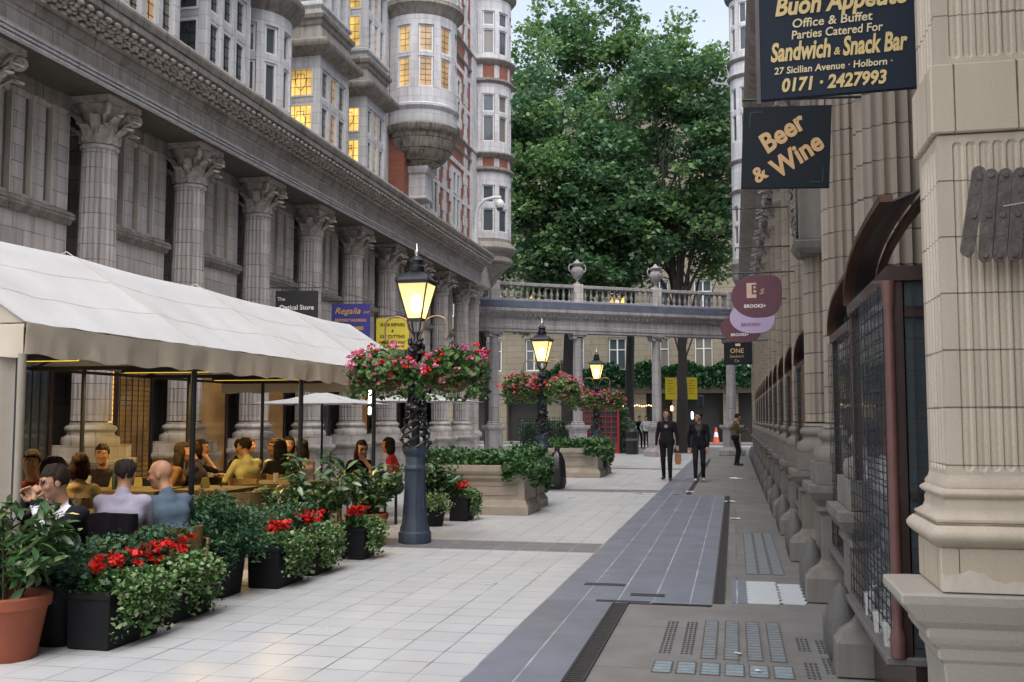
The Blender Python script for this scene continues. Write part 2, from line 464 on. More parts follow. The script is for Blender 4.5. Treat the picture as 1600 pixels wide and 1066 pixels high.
def grate(x, y, w, d, lab):
    b = MB()
    b.box(x, y, 0, x + w, y + .012, .005); b.box(x, y + d - .012, 0, x + w, y + d, .005)
    b.box(x, y + .012, 0, x + .012, y + d - .012, .005); b.box(x + w - .012, y + .012, 0, x + w, y + d - .012, .005)
    n = int(w / .03)
    for i in range(1, n):
        b.box(x + i * w / n - .006, y + .014, 0, x + i * w / n + .006, y + d - .014, .004)
    b.add([(x + .01, y + .01, .002), (x + w - .01, y + .01, .002), (x + w - .01, y + d - .01, .002), (x + .01, y + d - .01, .002)], [(0, 1, 2, 3)])
    tag(b.build('drain_grate', M['drain']), lab, 'drain grate', 'small iron gratings in the grey tiles')
grate(-1.40, 9.55, .38, .11, 'iron grate set in grey tiles, farther and left one of two')
grate(-.92, 9.05, .30, .12, 'iron grate set in grey tiles, nearer the slotted drain corner')
grate(-1.18, 8.72, .46, .07, 'thin iron grate at the top end of the brown slotted drain')
b = MB().box(-.70, 8.70, 0, -.21, 8.74, .005)
tag(b.build('threshold_strip', M['drain']), 'thin dark metal strip closing the near end of the grey tiles', 'threshold strip')

# pavement lights: panels of small glass lenses in the footway
M['lens'] = plain('pavement_light_glass', (.29, .35, .385), .25, var=.25, vscale=20)
M['lens_dim'] = plain('worn_pavement_light_glass', (.215, .24, .255), .35, var=.2, vscale=20)
M['lens_dark'] = plain('dark_pavement_light_glass', (.08, .08, .085), .4, var=.4, vscale=20)
M['rimgrey'] = plain('pavement_light_rim', (.105, .10, .095), .7, var=.5, vscale=30)
def lens_panel(x0, y0, nx, ny, w, h, gx, gy, mat, lab):
    b = MB()
    for i in range(nx):
        for j in range(ny):
            x = x0 + i * (w + gx); yy = y0 + j * (h + gy)
            b.box(x, yy, -.007, x + w, yy + h, -.003)
    po = b.build('pavement_light', mat)
    X1 = x0 + nx * (w + gx) - gx; Y1 = y0 + ny * (h + gy) - gy; f = MB(); e = .009
    f.box(x0 - e, y0 - e, -.0075, X1 + e, y0 - .002, -.001).box(x0 - e, Y1 + .002, -.0075, X1 + e, Y1 + e, -.001).box(x0 - e, y0 - .002, -.0075, x0 - .002, Y1 + .002, -.001).box(X1 + .002, y0 - .002, -.0075, X1 + e, Y1 + .002, -.001)
    if gx == 0: f.build('rim', M['rimgrey'], po)
    tag(po, lab, 'pavement light', 'pavement light panels in the footway')
for i in range(6):
    lens_panel(-.52 + i * .148, 6.42, 1, 4, .105, .055, 0, .022, M['lens'], 'pale blue glass pavement light, number %s from the drain in the front row of six' % ['one', 'two', 'three', 'four', 'five', 'six'][i])
for i in range(4):
    lens_panel(-.235 + i * .15, 6.85, 1, 15, .085, .06, 0, .025, M['lens_dim'], ['faded long pavement light strip next to the black dotted strips', 'faded long pavement light strip, second after the black dotted ones', 'faded long pavement light strip, third after the black dotted ones', 'faded long pavement light strip closest to the shopfronts'][i])
for i in range(2):
    lens_panel(-.52 + i * .145, 6.95, 3, 16, .018, .035, .012, .035, M['lens_dark'], ['black dotted pavement light strip close to the brown slotted drain', 'black dotted pavement light strip beside the faded pale strips'][i])
for i, (x, yy) in enumerate([(.40, 7.2), (.53, 7.15), (.41, 6.45), (.53, 6.6)]):
    lens_panel(x, yy, 3, 6, .018, .04, .012, .035, M['lens_dark'], ['short black dotted patch by the pedestals, far and left', 'short black dotted patch by the pedestals, far and right', 'short black dotted patch by the pedestals, near and left', 'short black dotted patch by the pedestals, near and right'][i])
for i in range(3):
    lens_panel(.10 + i * .13, 10.6, 1, 36, .10, .085, 0, .02, M['lens_dim'], ['long grey pavement light strip beyond the white plate, outermost', 'long grey pavement light strip beyond the white plate, middle of three', 'long grey pavement light strip beyond the white plate, nearest the wall'][i])
# white zigzag-edged access plate
M['wplate'] = plain('white_metal_plate', (.56, .60, .62), .35, var=.12, vscale=14)
b = MB()
def zig(x0, x1, y0, y1, n, amp):
    pts = []
    for i in range(n): pts += [(x1 + (amp if i % 2 else 0), y0 + (y1 - y0) * i / n)]
    pts += [(x1, y1)]
    for i in range(n, 0, -1): pts += [(x0 - (amp if i % 2 else 0), y0 + (y1 - y0) * i / n)]
    pts += [(x0, y0)]
    return pts
b.prism(zig(.10, .345, 8.92, 10.1, 16, .022), (0, 0, -.006), (1, 0, 0), (0, 1, 0), (0, 0, 1), .008)
b.prism(zig(.385, .56, 8.95, 10.0, 12, .022), (0, 0, -.006), (1, 0, 0), (0, 1, 0), (0, 0, 1), .008)
tag(b.build('access_plate', M['wplate']), 'white metal access plate with zigzag edges set in the footway', 'access plate')
b = MB().box(-.045, 8.9, -.007, .075, 10.15, -.002)
tag(b.build('cover_plate', M['dtile']), 'dark square cover plate beside the white zigzag plate', 'cover plate')

# ================================================================ building across the far road
M['cream'] = blocks('cream_stone', (.19, .165, .115), (.225, .195, .14), (.10, .085, .06), 1.1, .42, .020, .7, dirt=.4, dcol=(.28, .24, .17), streak=.6)
M['cream_plain'] = plain('cream_ashlar', (.21, .185, .135), .7, var=.2, vscale=2)
far = thing('stone_building', 'cream stone building with tall white windows across the road, behind the plane trees', 'building', (-8, 70, 0))
FY = 70.0
wxs = [-22.6 + 2.95 * i for i in range(9)]
wb = MB()
levels = [(4.9, 7.2), (8.9, 11.1), (12.6, 14.6), (16.1, 18.0), (19.5, 21.2)]
# wall with real openings: piers and spandrels
x0, x1 = -34.0, 12.0
edges = []
for x in wxs: edges += [x - .62, x + .62]
zprev = 3.9
for (za, zb) in levels:
    wb.box(x0, FY, zprev, x1, FY + 1.0, za)
    xs = [x0] + edges + [x1]
    for i in range(0, len(xs), 2):
        wb.box(xs[i], FY, za, xs[i + 1], FY + 1.0, zb)
    zprev = zb
wb.box(x0, FY, zprev, x1, FY + 1.0, 23.0)
# ground storey piers
sx = [-33.5, -28.5, -24.0, -19.6, -16.2, -12.3, -9.6, -6.4, -3.6, -0.2, 3.0, 7.0, 11.0]
for x in sx: wb.box(x - .5, FY - .1, 0, x + .5, FY + 1.0, 3.3)
wb.build('wall', M['cream'], far, world=True)
lb = MB()
lb.box(x0, FY - .25, 3.32, x1, FY + 1.0, 3.88)
for z in (8.0, 15.3, 22.6): lb.mould([(0, z), (.12, z + .08), (.3, z + .2), (.3, z + .32), (0, z + .4)], FY, -1, 0, 1) if False else lb.box(x0, FY - .3, z, x1, FY - .002, z + .3)
lb.build('string_course', M['cream_plain'], far, world=True, bevel=.03)
lb = MB().box(x0, FY + .6, 0, x1, FY + 1.0, 3.3)
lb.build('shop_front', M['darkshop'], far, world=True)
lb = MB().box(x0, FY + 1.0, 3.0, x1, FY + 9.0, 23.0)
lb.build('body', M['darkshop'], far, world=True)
lb = MB().prism([(0, 0), (9.5, 0), (9.0, .6), (3.5, 4.0), (.6, .6)], (x0, FY - .4, 23.0), (0, 1, 0), (0, 0, 1), (1, 0, 0), x1 - x0)
lb.build('roof', plain('slate_roof', (.10, .11, .125), .6, var=.3, vscale=4), far, world=True)
rng = random.Random(4)
for zi, (za, zb) in enumerate(levels):
    for xi, x in enumerate(wxs):
        fb = MB(); w = .60
        yy = FY + .14
        fb.box(x - w, yy, za + .02, x - w + .08, yy + .08, zb - .02); fb.box(x + w - .08, yy, za + .02, x + w, yy + .08, zb - .02)
        fb.box(x - w + .08, yy, za + .02, x + w - .08, yy + .08, za + .12); fb.box(x - w + .08, yy, zb - .12, x + w - .08, yy + .08, zb - .02)
        fb.box(x - .045, yy + .002, za + .12, x + .045, yy + .07, zb - .12)
        fb.box(x - w + .08, yy + .01, za + (zb - za) * .62, x + w - .08, yy + .06, za + (zb - za) * .62 + .06)
        fo = fb.build('window', M['whiteframe'], far, world=True)
        lit = (zi, xi) in ((1, 5), (1, 3)); red = (zi, xi) == (0, 1)
        MB().box(x - .51, FY + .2, za + .12, x + .51, FY + .22, zb - .12).build('pane', M['lit'] if lit else M['glass'] if rng.random() < .7 else M['glass_curtain'], fo, world=False).location = -far.location
# red-lit window low on the left
M['redlight'] = emis('red_lamp_glass', (1, .06, .04), 1.2)
# shop window lights
M['warmlight'] = emis('warm_shop_lamp', (1.0, .62, .22), 3.0)
M['whitelight'] = emis('white_shop_lamp', (.8, .9, 1.0), 2.5)
# balcony hedge built in the foliage section

# ================================================================ colonnade screen closing the avenue
M['scr'] = blocks('screen_stone', (.30, .285, .29), (.36, .34, .345), (.13, .125, .125), .9, .5, .008, .7, dirt=.6, dcol=(.10, .095, .095), streak=.65)
M['leadroof'] = plain('blue_grey_lead', (.12, .14, .19), .5, .2, var=.5, vscale=3)
SX, SY = -9.2, 38.7
SA = math.atan2(1.95, 3.03); SD = math.hypot(3.03, 1.95)
scr = thing('colonnade_screen', 'stone colonnade with balustrade and two urns spanning the end of the avenue', 'colonnade', (SX, SY, 0), SA)
L_ = SD * 3
def ion_capital(b, x, y, z, r):
    b.lathe([(r, z), (r * 1.12, z + .03), (r * 1.12, z + .06)], 20, (x, y, 0))
    for s in (-1, 1):
        for e in (-1, 1):
            b.tube([(x + s * (r + .03), y + e * .02, z + .12), (x + s * (r + .03), y + e * (r + .05), z + .12)], .085, 12)
    b.box(x - r - .08, y - r - .05, z + .12, x + r + .08, y + r + .05, z + .2)
    b.box(x - r - .12, y - r - .09, z + .2, x + r + .12, y + r + .09, z + .25)
for k in range(4):
    x = k * SD
    c = MB()
    prof = [(.205, 1.46)] + [(.205 - .03 * t * t, 1.5 + 3.25 * t) for t in [i / 8 for i in range(9)]]
    c.lathe(prof, 20, (x, 0, 0))
    co = c.build('column', M['scr'], scr, smooth=40)
    p = MB()
    p.sqring([(.14, 0), (.14, .22), (.10, .26), (.03, .34), (0, .36), (0, 1.1), (.05, 1.14), (.1, 1.2), (.1, 1.3)], x - .28, -.28, x + .28, .28)
    p.build('pedestal', M['scr'], co, bevel=.012)
    p = MB(); p.lathe([(.30, 1.30), (.30, 1.36), (.26, 1.38), (.24, 1.41), (.26, 1.44), (.21, 1.47)], 20, (x, 0, 0)); p.build('base', M['scr'], co, smooth=50)
    p = MB(); ion_capital(p, x, 0, 4.75, .18); p.build('capital', M['scr'], co, smooth=40)
e = MB()
x0 = -.7; x1 = L_ + 1.6
e.prism([(-.24, 5.0), (.24, 5.0), (.24, 5.12), (.27, 5.12), (.27, 5.25), (.24, 5.27), (.24, 5.58), (.30, 5.64), (.42, 5.72), (.50, 5.8), (.50, 5.92), (-.50, 5.92), (-.50, 5.8), (-.42, 5.72), (-.30, 5.64), (-.24, 5.58), (-.24, 5.27), (-.27, 5.25), (-.27, 5.12), (-.24, 5.12)], (x0, 0, 0), (0, 1, 0), (0, 0, 1), (1, 0, 0), x1 - x0)
n = int((x1 - x0) / .2)
for i in range(n): e.box(x0 + .06 + i * .2, -.36, 5.60, x0 + .16 + i * .2, -.22, 5.69)
e.build('entablature', M['scr'], scr, bevel=.006)
e = MB().box(x0, -.40, 5.925, x1, .40, 6.25); e.build('lead_parapet', M['leadroof'], scr, bevel=.03)
bal = MB().box(x0 + .2, -.12, 6.86, x1, .12, 6.99).box(x0 + .2, -.11, 6.252, x1, .11, 6.34)
bo = bal.build('balustrade', M['scr'], scr, bevel=.012)
bp = [(.055, 6.34), (.055, 6.37), (.03, 6.39), (.055, 6.46), (.066, 6.53), (.05, 6.62), (.03, 6.70), (.045, 6.74), (.03, 6.76), (.055, 6.80), (.055, 6.865)]
proto = None
for k in range(4):
    x = k * SD
    p = MB().box(x - .2, -.17, 6.256, x + .2, .17, 7.03); p.build('pier', M['faience_low'], bo, bevel=.012)
for k in range(-1, 4):
    xa = max(x0 + .3, k * SD + .22) if k >= 0 else x0 + .25
    xb_ = (k + 1) * SD - .22 if k < 3 else x1
    n = max(1, int(round((xb_ - xa) / .27)))
    for i in range(n):
        x = xa + (i + .5) * (xb_ - xa) / n
        if proto is None:
            proto = MB().lathe(bp, 10).build('baluster', M['scr'], bo, smooth=50); proto.location = (x, 0, 0)
        else:
            q = proto.copy(); SC.collection.objects.link(q); q.parent = bo; q.location = (x, 0, 0)
for k in (1, 2):
    u = MB()
    u.lathe([(.13, 7.03), (.13, 7.08), (.06, 7.12), (.06, 7.2), (.14, 7.28), (.24, 7.42), (.27, 7.6), (.22, 7.7), (.17, 7.76), (.25, 7.84), (.26, 7.88), (.15, 7.93), (.08, 7.99), (.05, 8.05), (0, 8.07)], 18, (k * SD, 0, 0))
    for s in (-1, 1):
        u.tube([(k * SD + s * .24, 0, 7.5), (k * SD + s * .36, 0, 7.6), (k * SD + s * .38, 0, 7.75), (k * SD + s * .32, 0, 7.84), (k * SD + s * .22, 0, 7.82)], .03, 8)
    u.build('urn', M['scr'], scr, smooth=50)
# ================================================================ left arcade building
LB = thing('arcade_building', 'long grey and white faience building with giant fluted columns behind the restaurant tent', 'building', (-9.6, 20.0, 0))
W = dict(parent=LB, world=True)
CX0, CP = -9.30, 2.60
YK = [13.34 + CP * k for k in range(-2, 9)]
# ---- fluted column with Corinthian capital (shared meshes)
def fluted(n, depth):
    def f(t):
        u = (t * n / (2 * PI)) % 1.0
        q = abs((u - .5) / .42)
        return 1 - depth * (math.sqrt(max(0, 1 - q * q)) if q < 1 else 0)
    return f
def shaft_mesh(r0, r1, z0, z1, nf=22, depth=.115, seg=8):
    b = MB(); prof = []
    for i in range(11):
        t = i / 10; prof.append((r0 - (r0 - r1) * t ** 1.6, z0 + (z1 - z0) * t))
    b.lathe([(r0 * 1.06, z0 - .05), (r0 * 1.06, z0 - .02)], nf * seg)
    b.lathe(prof, nf * seg, flute=fluted(nf, depth))
    b.lathe([(r1 * 1.02, z1), (r1 * 1.12, z1 + .02), (r1 * 1.12, z1 + .05), (r1 * 1.0, z1 + .07)], 40)
    return b
def attic_base(b, r, z):
    return b.lathe([(r * 1.42, z), (r * 1.46, z + .04), (r * 1.46, z + .08), (r * 1.40, z + .12), (r * 1.30, z + .125), (r * 1.2, z + .15), (r * 1.17, z + .18), (r * 1.24, z + .2), (r * 1.3, z + .22), (r * 1.3, z + .25), (r * 1.22, z + .28), (r * 1.08, z + .29), (r * 1.06, z + .33)], 32)
def corinthian(b, r, z, h, seed=1):
    rr = random.Random(seed)
    b.lathe([(r * .98, z), (r * 1.0, z + h * .4), (r * 1.12, z + h * .7), (r * 1.4, z + h * .86)], 24)
    def leaf(a, r0, z0, hh, w, curl):
        ca, sa = math.cos(a), math.sin(a); T = (-sa, ca)
        rows = 7; vs = []; fs = []
        for i in range(rows):
            t = i / (rows - 1)
            out = r0 + .02 + curl * max(0, t - .35) ** 2 * 2.4
            zz = z0 + hh * (t if t < .85 else .85 - (t - .85) * .8)
            ww = w * (math.sin(PI * (.28 + .72 * t)) ** .7 if t < .99 else .15) * (1 + .2 * math.sin(9 * t))
            for j, q in enumerate((-1, -.5, 0, .5, 1)):
                o = out + (.022 * (1 - abs(q)) - .012 * (j % 2))
                vs.append((ca * o + T[0] * ww * q, sa * o + T[1] * ww * q, zz - .03 * abs(q) * t))
        for i in range(rows - 1):
            for j in range(4):
                k = i * 5 + j
                fs.append((k, k + 1, k + 6, k + 5))
        b.add(vs, fs)
        # thicken: a back skin
        vs2 = [(v[0] - ca * .03, v[1] - sa * .03, v[2]) for v in vs]
        b.add(vs2, [f[::-1] for f in fs])
    for k in range(8): leaf(2 * PI * k / 8, r, z, h * .48, r * .42, r * 1.05)
    for k in range(8): leaf(2 * PI * (k + .5) / 8, r * 1.02, z + h * .12, h * .62, r * .38, r * 1.1)
    for k in range(4):
        a = PI / 4 + k * PI / 2; ca, sa = math.cos(a), math.sin(a)
        pts = []
        for i in range(16):
            t = i / 15 * 2.6 * PI; q = r * .42 * (1 - i / 19)
            pts.append((ca * (r * 1.92 + q * math.cos(t + 2.2)), sa * (r * 1.92 + q * math.cos(t + 2.2)), z + h * .74 + q * math.sin(t + 2.2)))
        b.tube([(ca * r * 1.0, sa * r * 1.0, z + h * .45), (ca * r * 1.25, sa * r * 1.25, z + h * .72)] + pts, r * .15, 6)
        b.sphere((ca * r * 1.92, sa * r * 1.92, z + h * .74), r * .16, 8, 6)
    for k in range(4):
        a = k * PI / 2; b.sphere((math.cos(a) * r * 1.35, math.sin(a) * r * 1.35, z + h * .93), (r * .2, r * .2, r * .22), 8, 6)
    # concave-sided abacus
    pts = []
    for k in range(4):
        a = PI / 4 + k * PI / 2
        for i in range(7):
            t = -1 + 2 * i / 6
            rad = r * (2.25 - .65 * (1 - t * t)); ang = a - PI / 4 + (PI / 4) * t + PI / 4
            ang = (k * PI / 2) + t * PI / 4
            pts.append((rad * math.cos(ang), rad * math.sin(ang)))
    b.prism(pts, (0, 0, z + h * .88), (1, 0, 0), (0, 1, 0), (0, 0, 1), h * .12)
    return b
col_shaft = shaft_mesh(.285, .252, 1.52, 5.58).build('column', M['column'], LB, smooth=30)
_b = attic_base(MB(), .28, 1.17); _b.box(-.41, -.41, .98, .41, .41, 1.168)
_b.build('base', M['faience_low'], col_shaft, smooth=40)
_b = MB().sqring([(.10, 0), (.10, .16), (.05, .22), (0, .25), (0, .82), (.05, .86), (.10, .90), (.10, .978)], -.38, -.38, .38, .38)
_b.build('pedestal', M['faience_low'], col_shaft, bevel=.01)
corinthian(MB(), .262, 5.645, .67).build('capital', M['carved'], col_shaft, smooth=45)
for i, y in enumerate(YK):
    o = col_shaft if i == 0 else dup(col_shaft, parent=LB)
    o.location = (CX0 + 9.6, y - 20.0, 0)
# ---- recessed wall and bay panels
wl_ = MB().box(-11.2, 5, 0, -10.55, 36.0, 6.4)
wl_.build('wall', M['grime_shade'], **W)  # darkness of the deep recess put into the wall colour
win_x = -9.5
PY = [y + CP / 2 for y in YK[:-1]]
for y in PY:
    pan = MB(); sil = MB(); a, b_ = y - .865, y + .865
    pan.box(-10.2, a, 3.02, win_x, b_, 4.44)
    for (p, q) in ((a, y - .5225), (y - .3275, y - .0975), (y + .0975, y + .3275), (y + .5225, b_)):
        pan.box(-10.2, p, 4.4401, win_x, q, 6.0799)
    po = pan.build('bay_panel', M['faience_low'], bevel=.006, **W)
    MB().box(-10.2, a, 6.08, win_x, b_, 6.38).build('lintel', M['grime_shade'], po).location = -LB.location
    sil.mould([(-.02, 4.38), (.03, 4.39), (.05, 4.44), (.10, 4.46), (.10, 4.53), (.05, 4.57), (-.02, 4.58)], win_x, 1, a - .05, b_ + .05)
    sil.build('sill', M['grime_shade'], po).location = -LB.location
    MB().mould([(-.02, 2.98), (.04, 3.0), (.08, 3.06), (.08, 3.12), (-.02, 3.16)], win_x, 1, a - .04, b_ + .04).build('sill', M['grime_shade'], po).location = -LB.location
# light frames in the three-light windows
wproto = None
for y in PY:
    for (p, q) in ((y - .5225, y - .3275), (y - .0975, y + .0975), (y + .3275, y + .5225)):
        f = MB(); X = win_x - .09
        f.box(X - .05, p + .001, 4.60, X + .06, p + .03, 6.078); f.box(X - .05, q - .03, 4.60, X + .08, q - .001, 6.078)
        f.box(X - .05, p + .03, 4.60, X + .05, q - .03, 4.65); f.box(X - .05, p + .03, 6.02, X + .05, q - .03, 6.078)
        o = f.build('window', M['frame'], **W)
        MB().box(X - .03, p + .03, 4.65, X - .01, q - .03, 6.02).build('pane', M['glass_curtain'] if int(y * 7) % 3 == 0 else M['glass'], o).location = -LB.location
# ---- shop windows under the panels
shopmats = [M['darkshop'], M['glass'], M['lit_dim']]
M['shoplit'] = glassmat('warm_shop_window', (.15, .08, .03), .15, emit=(1.0, .50, .12), es=.045)
M['shopglow'] = emis('glowing_shop_strip', (1.0, .50, .13), .75)
for i, y in enumerate(PY):
    f = MB(); X = -9.62
    a, b_ = y - .86, y + .86
    f.box(X - .5, a, 0, X, b_, .55)
    for yy in (a, y - .22, b_ - .07): f.box(X - .07, yy, .552, X, yy + .07, 2.95)
    f.box(X - .07, a, 2.6, X + .02, b_, 2.68)
    f.box(X - .62, a, 2.82, X + .02, b_, 2.978)
    o = f.build('shop_window', M['wood'] if i % 2 else M['iron'], **W)
    lit = i in (2, 3, 4, 6)
    g_ = MB().box(X - .05, a + .07, .56, X - .035, b_ - .07, 2.6).build('pane', M['shoplit'] if lit else M['glass'], o); g_.location = -LB.location
    if i == 2: MB().box(X - .034, y - .36, .9, X - .030, y - .225, 2.55).build('lit_strip', M['shopglow'], o).location = -LB.location
    if i in (1, 2):
        g_ = MB()
        for k in range(24): g_.box(X - .02, a + .08, .6 + k * .083, X - .012, b_ - .08, .612 + k * .083)
        for k in range(9): g_.box(X - .03, a + .1 + k * .17, .58, X - .021, a + .112 + k * .17, 2.58)
        g_ = g_.build('grille', M['iron'], o); g_.location = -LB.location
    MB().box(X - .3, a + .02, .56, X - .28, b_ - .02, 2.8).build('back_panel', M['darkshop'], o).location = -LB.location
# ---- entablature and cornice
EY0, EY1 = 5.0, 34.6
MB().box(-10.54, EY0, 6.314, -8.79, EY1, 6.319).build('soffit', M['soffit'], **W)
en = MB().mould([(-1.85, 6.32), (-.06, 6.32), (-.06, 6.352), (-.03, 6.356), (-.03, 6.392), (.0, 6.396), (.0, 6.432), (.03, 6.436), (.045, 6.465), (.045, 6.48), (.0, 6.495), (.0, 6.735), (-1.85, 6.735)], -8.72, 1, EY0, EY1)
fa = MB()
for z_, o_ in ((6.322, .012), (6.372, .030), (6.424, .048)):
    fa.box(-8.80, EY0, z_, -8.72 + o_, EY1 - .01, z_ + .022)
fa.build('architrave_fillet', M['faience'], **W)
en.build('entablature', M['faience_low'], **W)
co = MB().mould([(-.9, 6.737), (.03, 6.737), (.07, 6.78), (.09, 6.83), (.09, 6.87), (.14, 6.90), (.14, 6.93), (.40, 7.06), (.40, 7.09), (.45, 7.095), (.45, 7.20), (.47, 7.21), (.50, 7.29), (.50, 7.33), (.44, 7.40), (-.3, 7.46), (-.9, 7.46)], -8.72, 1, EY0, EY1)
co.build('cornice', M['grime_shade'], **W)
# carved leaf brackets under the cornice
b = MB()
yy = 6.5; rr = random.Random(3)
while yy < 34.4:
    X = -8.58
    for k in range(5):
        t = k / 4
        b.sphere((X + .02 + .26 * t, yy + .02 * math.sin(5 * t), 6.905 + .115 * t + rr.uniform(-.008, .008)), (.035 + .01 * (k % 2), .075 - .02 * (k % 2), .035), 6, 4)
    b.sphere((X + .1, yy + .11, 6.945), (.04, .04, .03), 6, 4); b.sphere((X + .2, yy + .10, 6.985), (.05, .025, .03), 6, 4)
    yy += .205
b.build('leaf_bracket_course', M['carved'], smooth=60, **W)
# cut end return of the entablature
MB().box(-9.9, 34.602, 6.33, -8.70, 36.2, 7.3).build('entablature_return', M['faience_low'], bevel=.02, **W)
# far flat pilasters
for y in (35.55,):
    p = MB().box(-9.85, y - .26, 1.15, -9.08, y + .26, 5.75)
    o = p.build('pilaster', M['column'], bevel=.012, **W)
    q = MB().sqring([(0, 5.76), (.03, 5.78), (.03, 5.84), (.0, 5.86), (.0, 5.92), (.12, 6.12), (.16, 6.18), (.16, 6.3)], -9.8, y - .26, -9.08, y + .26)
    q.build('capital', M['faience_low'], o, bevel=.004).location = -LB.location
    q = MB().sqring([(.1, 0), (.1, .2), (.03, .28), (.03, .88), (.1, .95), (.1, 1.06), (.05, 1.1), (.02, 1.148)], -9.8, y - .26, -9.08, y + .26)
    q.build('pedestal', M['faience_low'], o, bevel=.01).location = -LB.location

# ---- upper storeys
UX = -9.6
MB().box(-10.6, 5.0, 7.3, UX, 27.2, 19.0).build('upper_wall', M['faience'], **W)
MB().box(-10.6, 27.2, 7.3, -9.12, 35.4, 19.0).build('brick_wall', M['brick'], **W)
MB().box(-19.0, 5.0, 0.0, -11.202, 36.4, 18.8).build('body', M['brick'], **W)
MB().prism([(0, 0), (9.6, 0), (9.0, .35), (6.5, 4.0), (2.6, 4.0), (.2, .35)], (-19.2, 4.8, 19.0), (1, 0, 0), (0, 0, 1), (0, 1, 0), 31.4).build('roof', plain('slate', (.09, .095, .11), .6, var=.3, vscale=5), **W)

def leaded(b, org, U, V, w, h, kind=0):
    """lead cames of a window pane: bars in the plane org + u*U + v*V"""
    org = Vector(org); U = Vector(U); V = Vector(V); N = U.cross(V).normalized() * .006
    def bar(u0, v0, u1, v1):
        b.beam(org + U * u0 + V * v0 + N, org + U * u1 + V * v1 + N, .010, .010)
    n = max(2, int(round(w / .14)))
    for i in range(1, n): bar(w * i / n, 0, w * i / n, h)
    k = max(2, int(round(h / .17)))
    for i in range(1, k): bar(0, h * i / k, w, h * i / k)
    if kind:
        pts = []
        for (u, v) in ((.5, .85), (.34, .85), (.36, .72), (.27, .66), (.30, .42), (.42, .26), (.5, .2), (.58, .26), (.70, .42), (.73, .66), (.64, .72), (.66, .85), (.5, .85)):
            pts.append((u * w, v * h))
        for p, q in zip(pts, pts[1:]): bar(p[0], p[1], q[0], q[1])

def window_unit(parent, org, U, spans, w, mat, cames=0, frame=.045):
    """one window: glazed lights one above the other; org = lower corner (x,y) at the glass plane"""
    U = Vector((U[0], U[1], 0)).normalized(); O = Vector((org[0], org[1], 0)); Nn = U.cross(Vector((0, 0, 1)))
    f = MB(); p = MB(); c = MB()
    def bb(u0, u1, za, zb, n0=-.02, n1=.05):
        vs = []
        for z in (za, zb):
            for (u, n) in ((u0, n0), (u1, n0), (u1, n1), (u0, n1)):
                q = O + U * u + Nn * n; vs.append((q.x, q.y, z))
        f.add(vs, [(0, 3, 2, 1), (4, 5, 6, 7), (0, 1, 5, 4), (1, 2, 6, 5), (2, 3, 7, 6), (3, 0, 4, 7)])
    q0 = O + U * frame; q1 = O + U * (w - frame); k = Nn * .01
    for z0, z1 in spans:
        bb(0, frame, z0, z1); bb(w - frame, w, z0, z1); bb(frame, w - frame, z0, z0 + frame); bb(frame, w - frame, z1 - frame, z1)
        p.add([(q0.x, q0.y, z0 + frame), (q1.x, q1.y, z0 + frame), (q1.x, q1.y, z1 - frame), (q0.x, q0.y, z1 - frame),
               (q0.x - k.x, q0.y - k.y, z0 + frame), (q1.x - k.x, q1.y - k.y, z0 + frame), (q1.x - k.x, q1.y - k.y, z1 - frame), (q0.x - k.x, q0.y - k.y, z1 - frame)],
              [(0, 1, 2, 3), (7, 6, 5, 4), (0, 4, 5, 1), (1, 5, 6, 2), (2, 6, 7, 3), (3, 7, 4, 0)])
        if cames is not None: leaded(c, (q0.x, q0.y, z0 + frame), U, (0, 0, 1), w - 2 * frame, z1 - z0 - 2 * frame, cames)
    o = f.build('window', M['whiteframe'], parent, world=True)
    off = -wloc(parent)
    p.build('pane', mat, o).location = off
    if cames is not None: c.build('leading', M['lead'], o).location = off
    return o

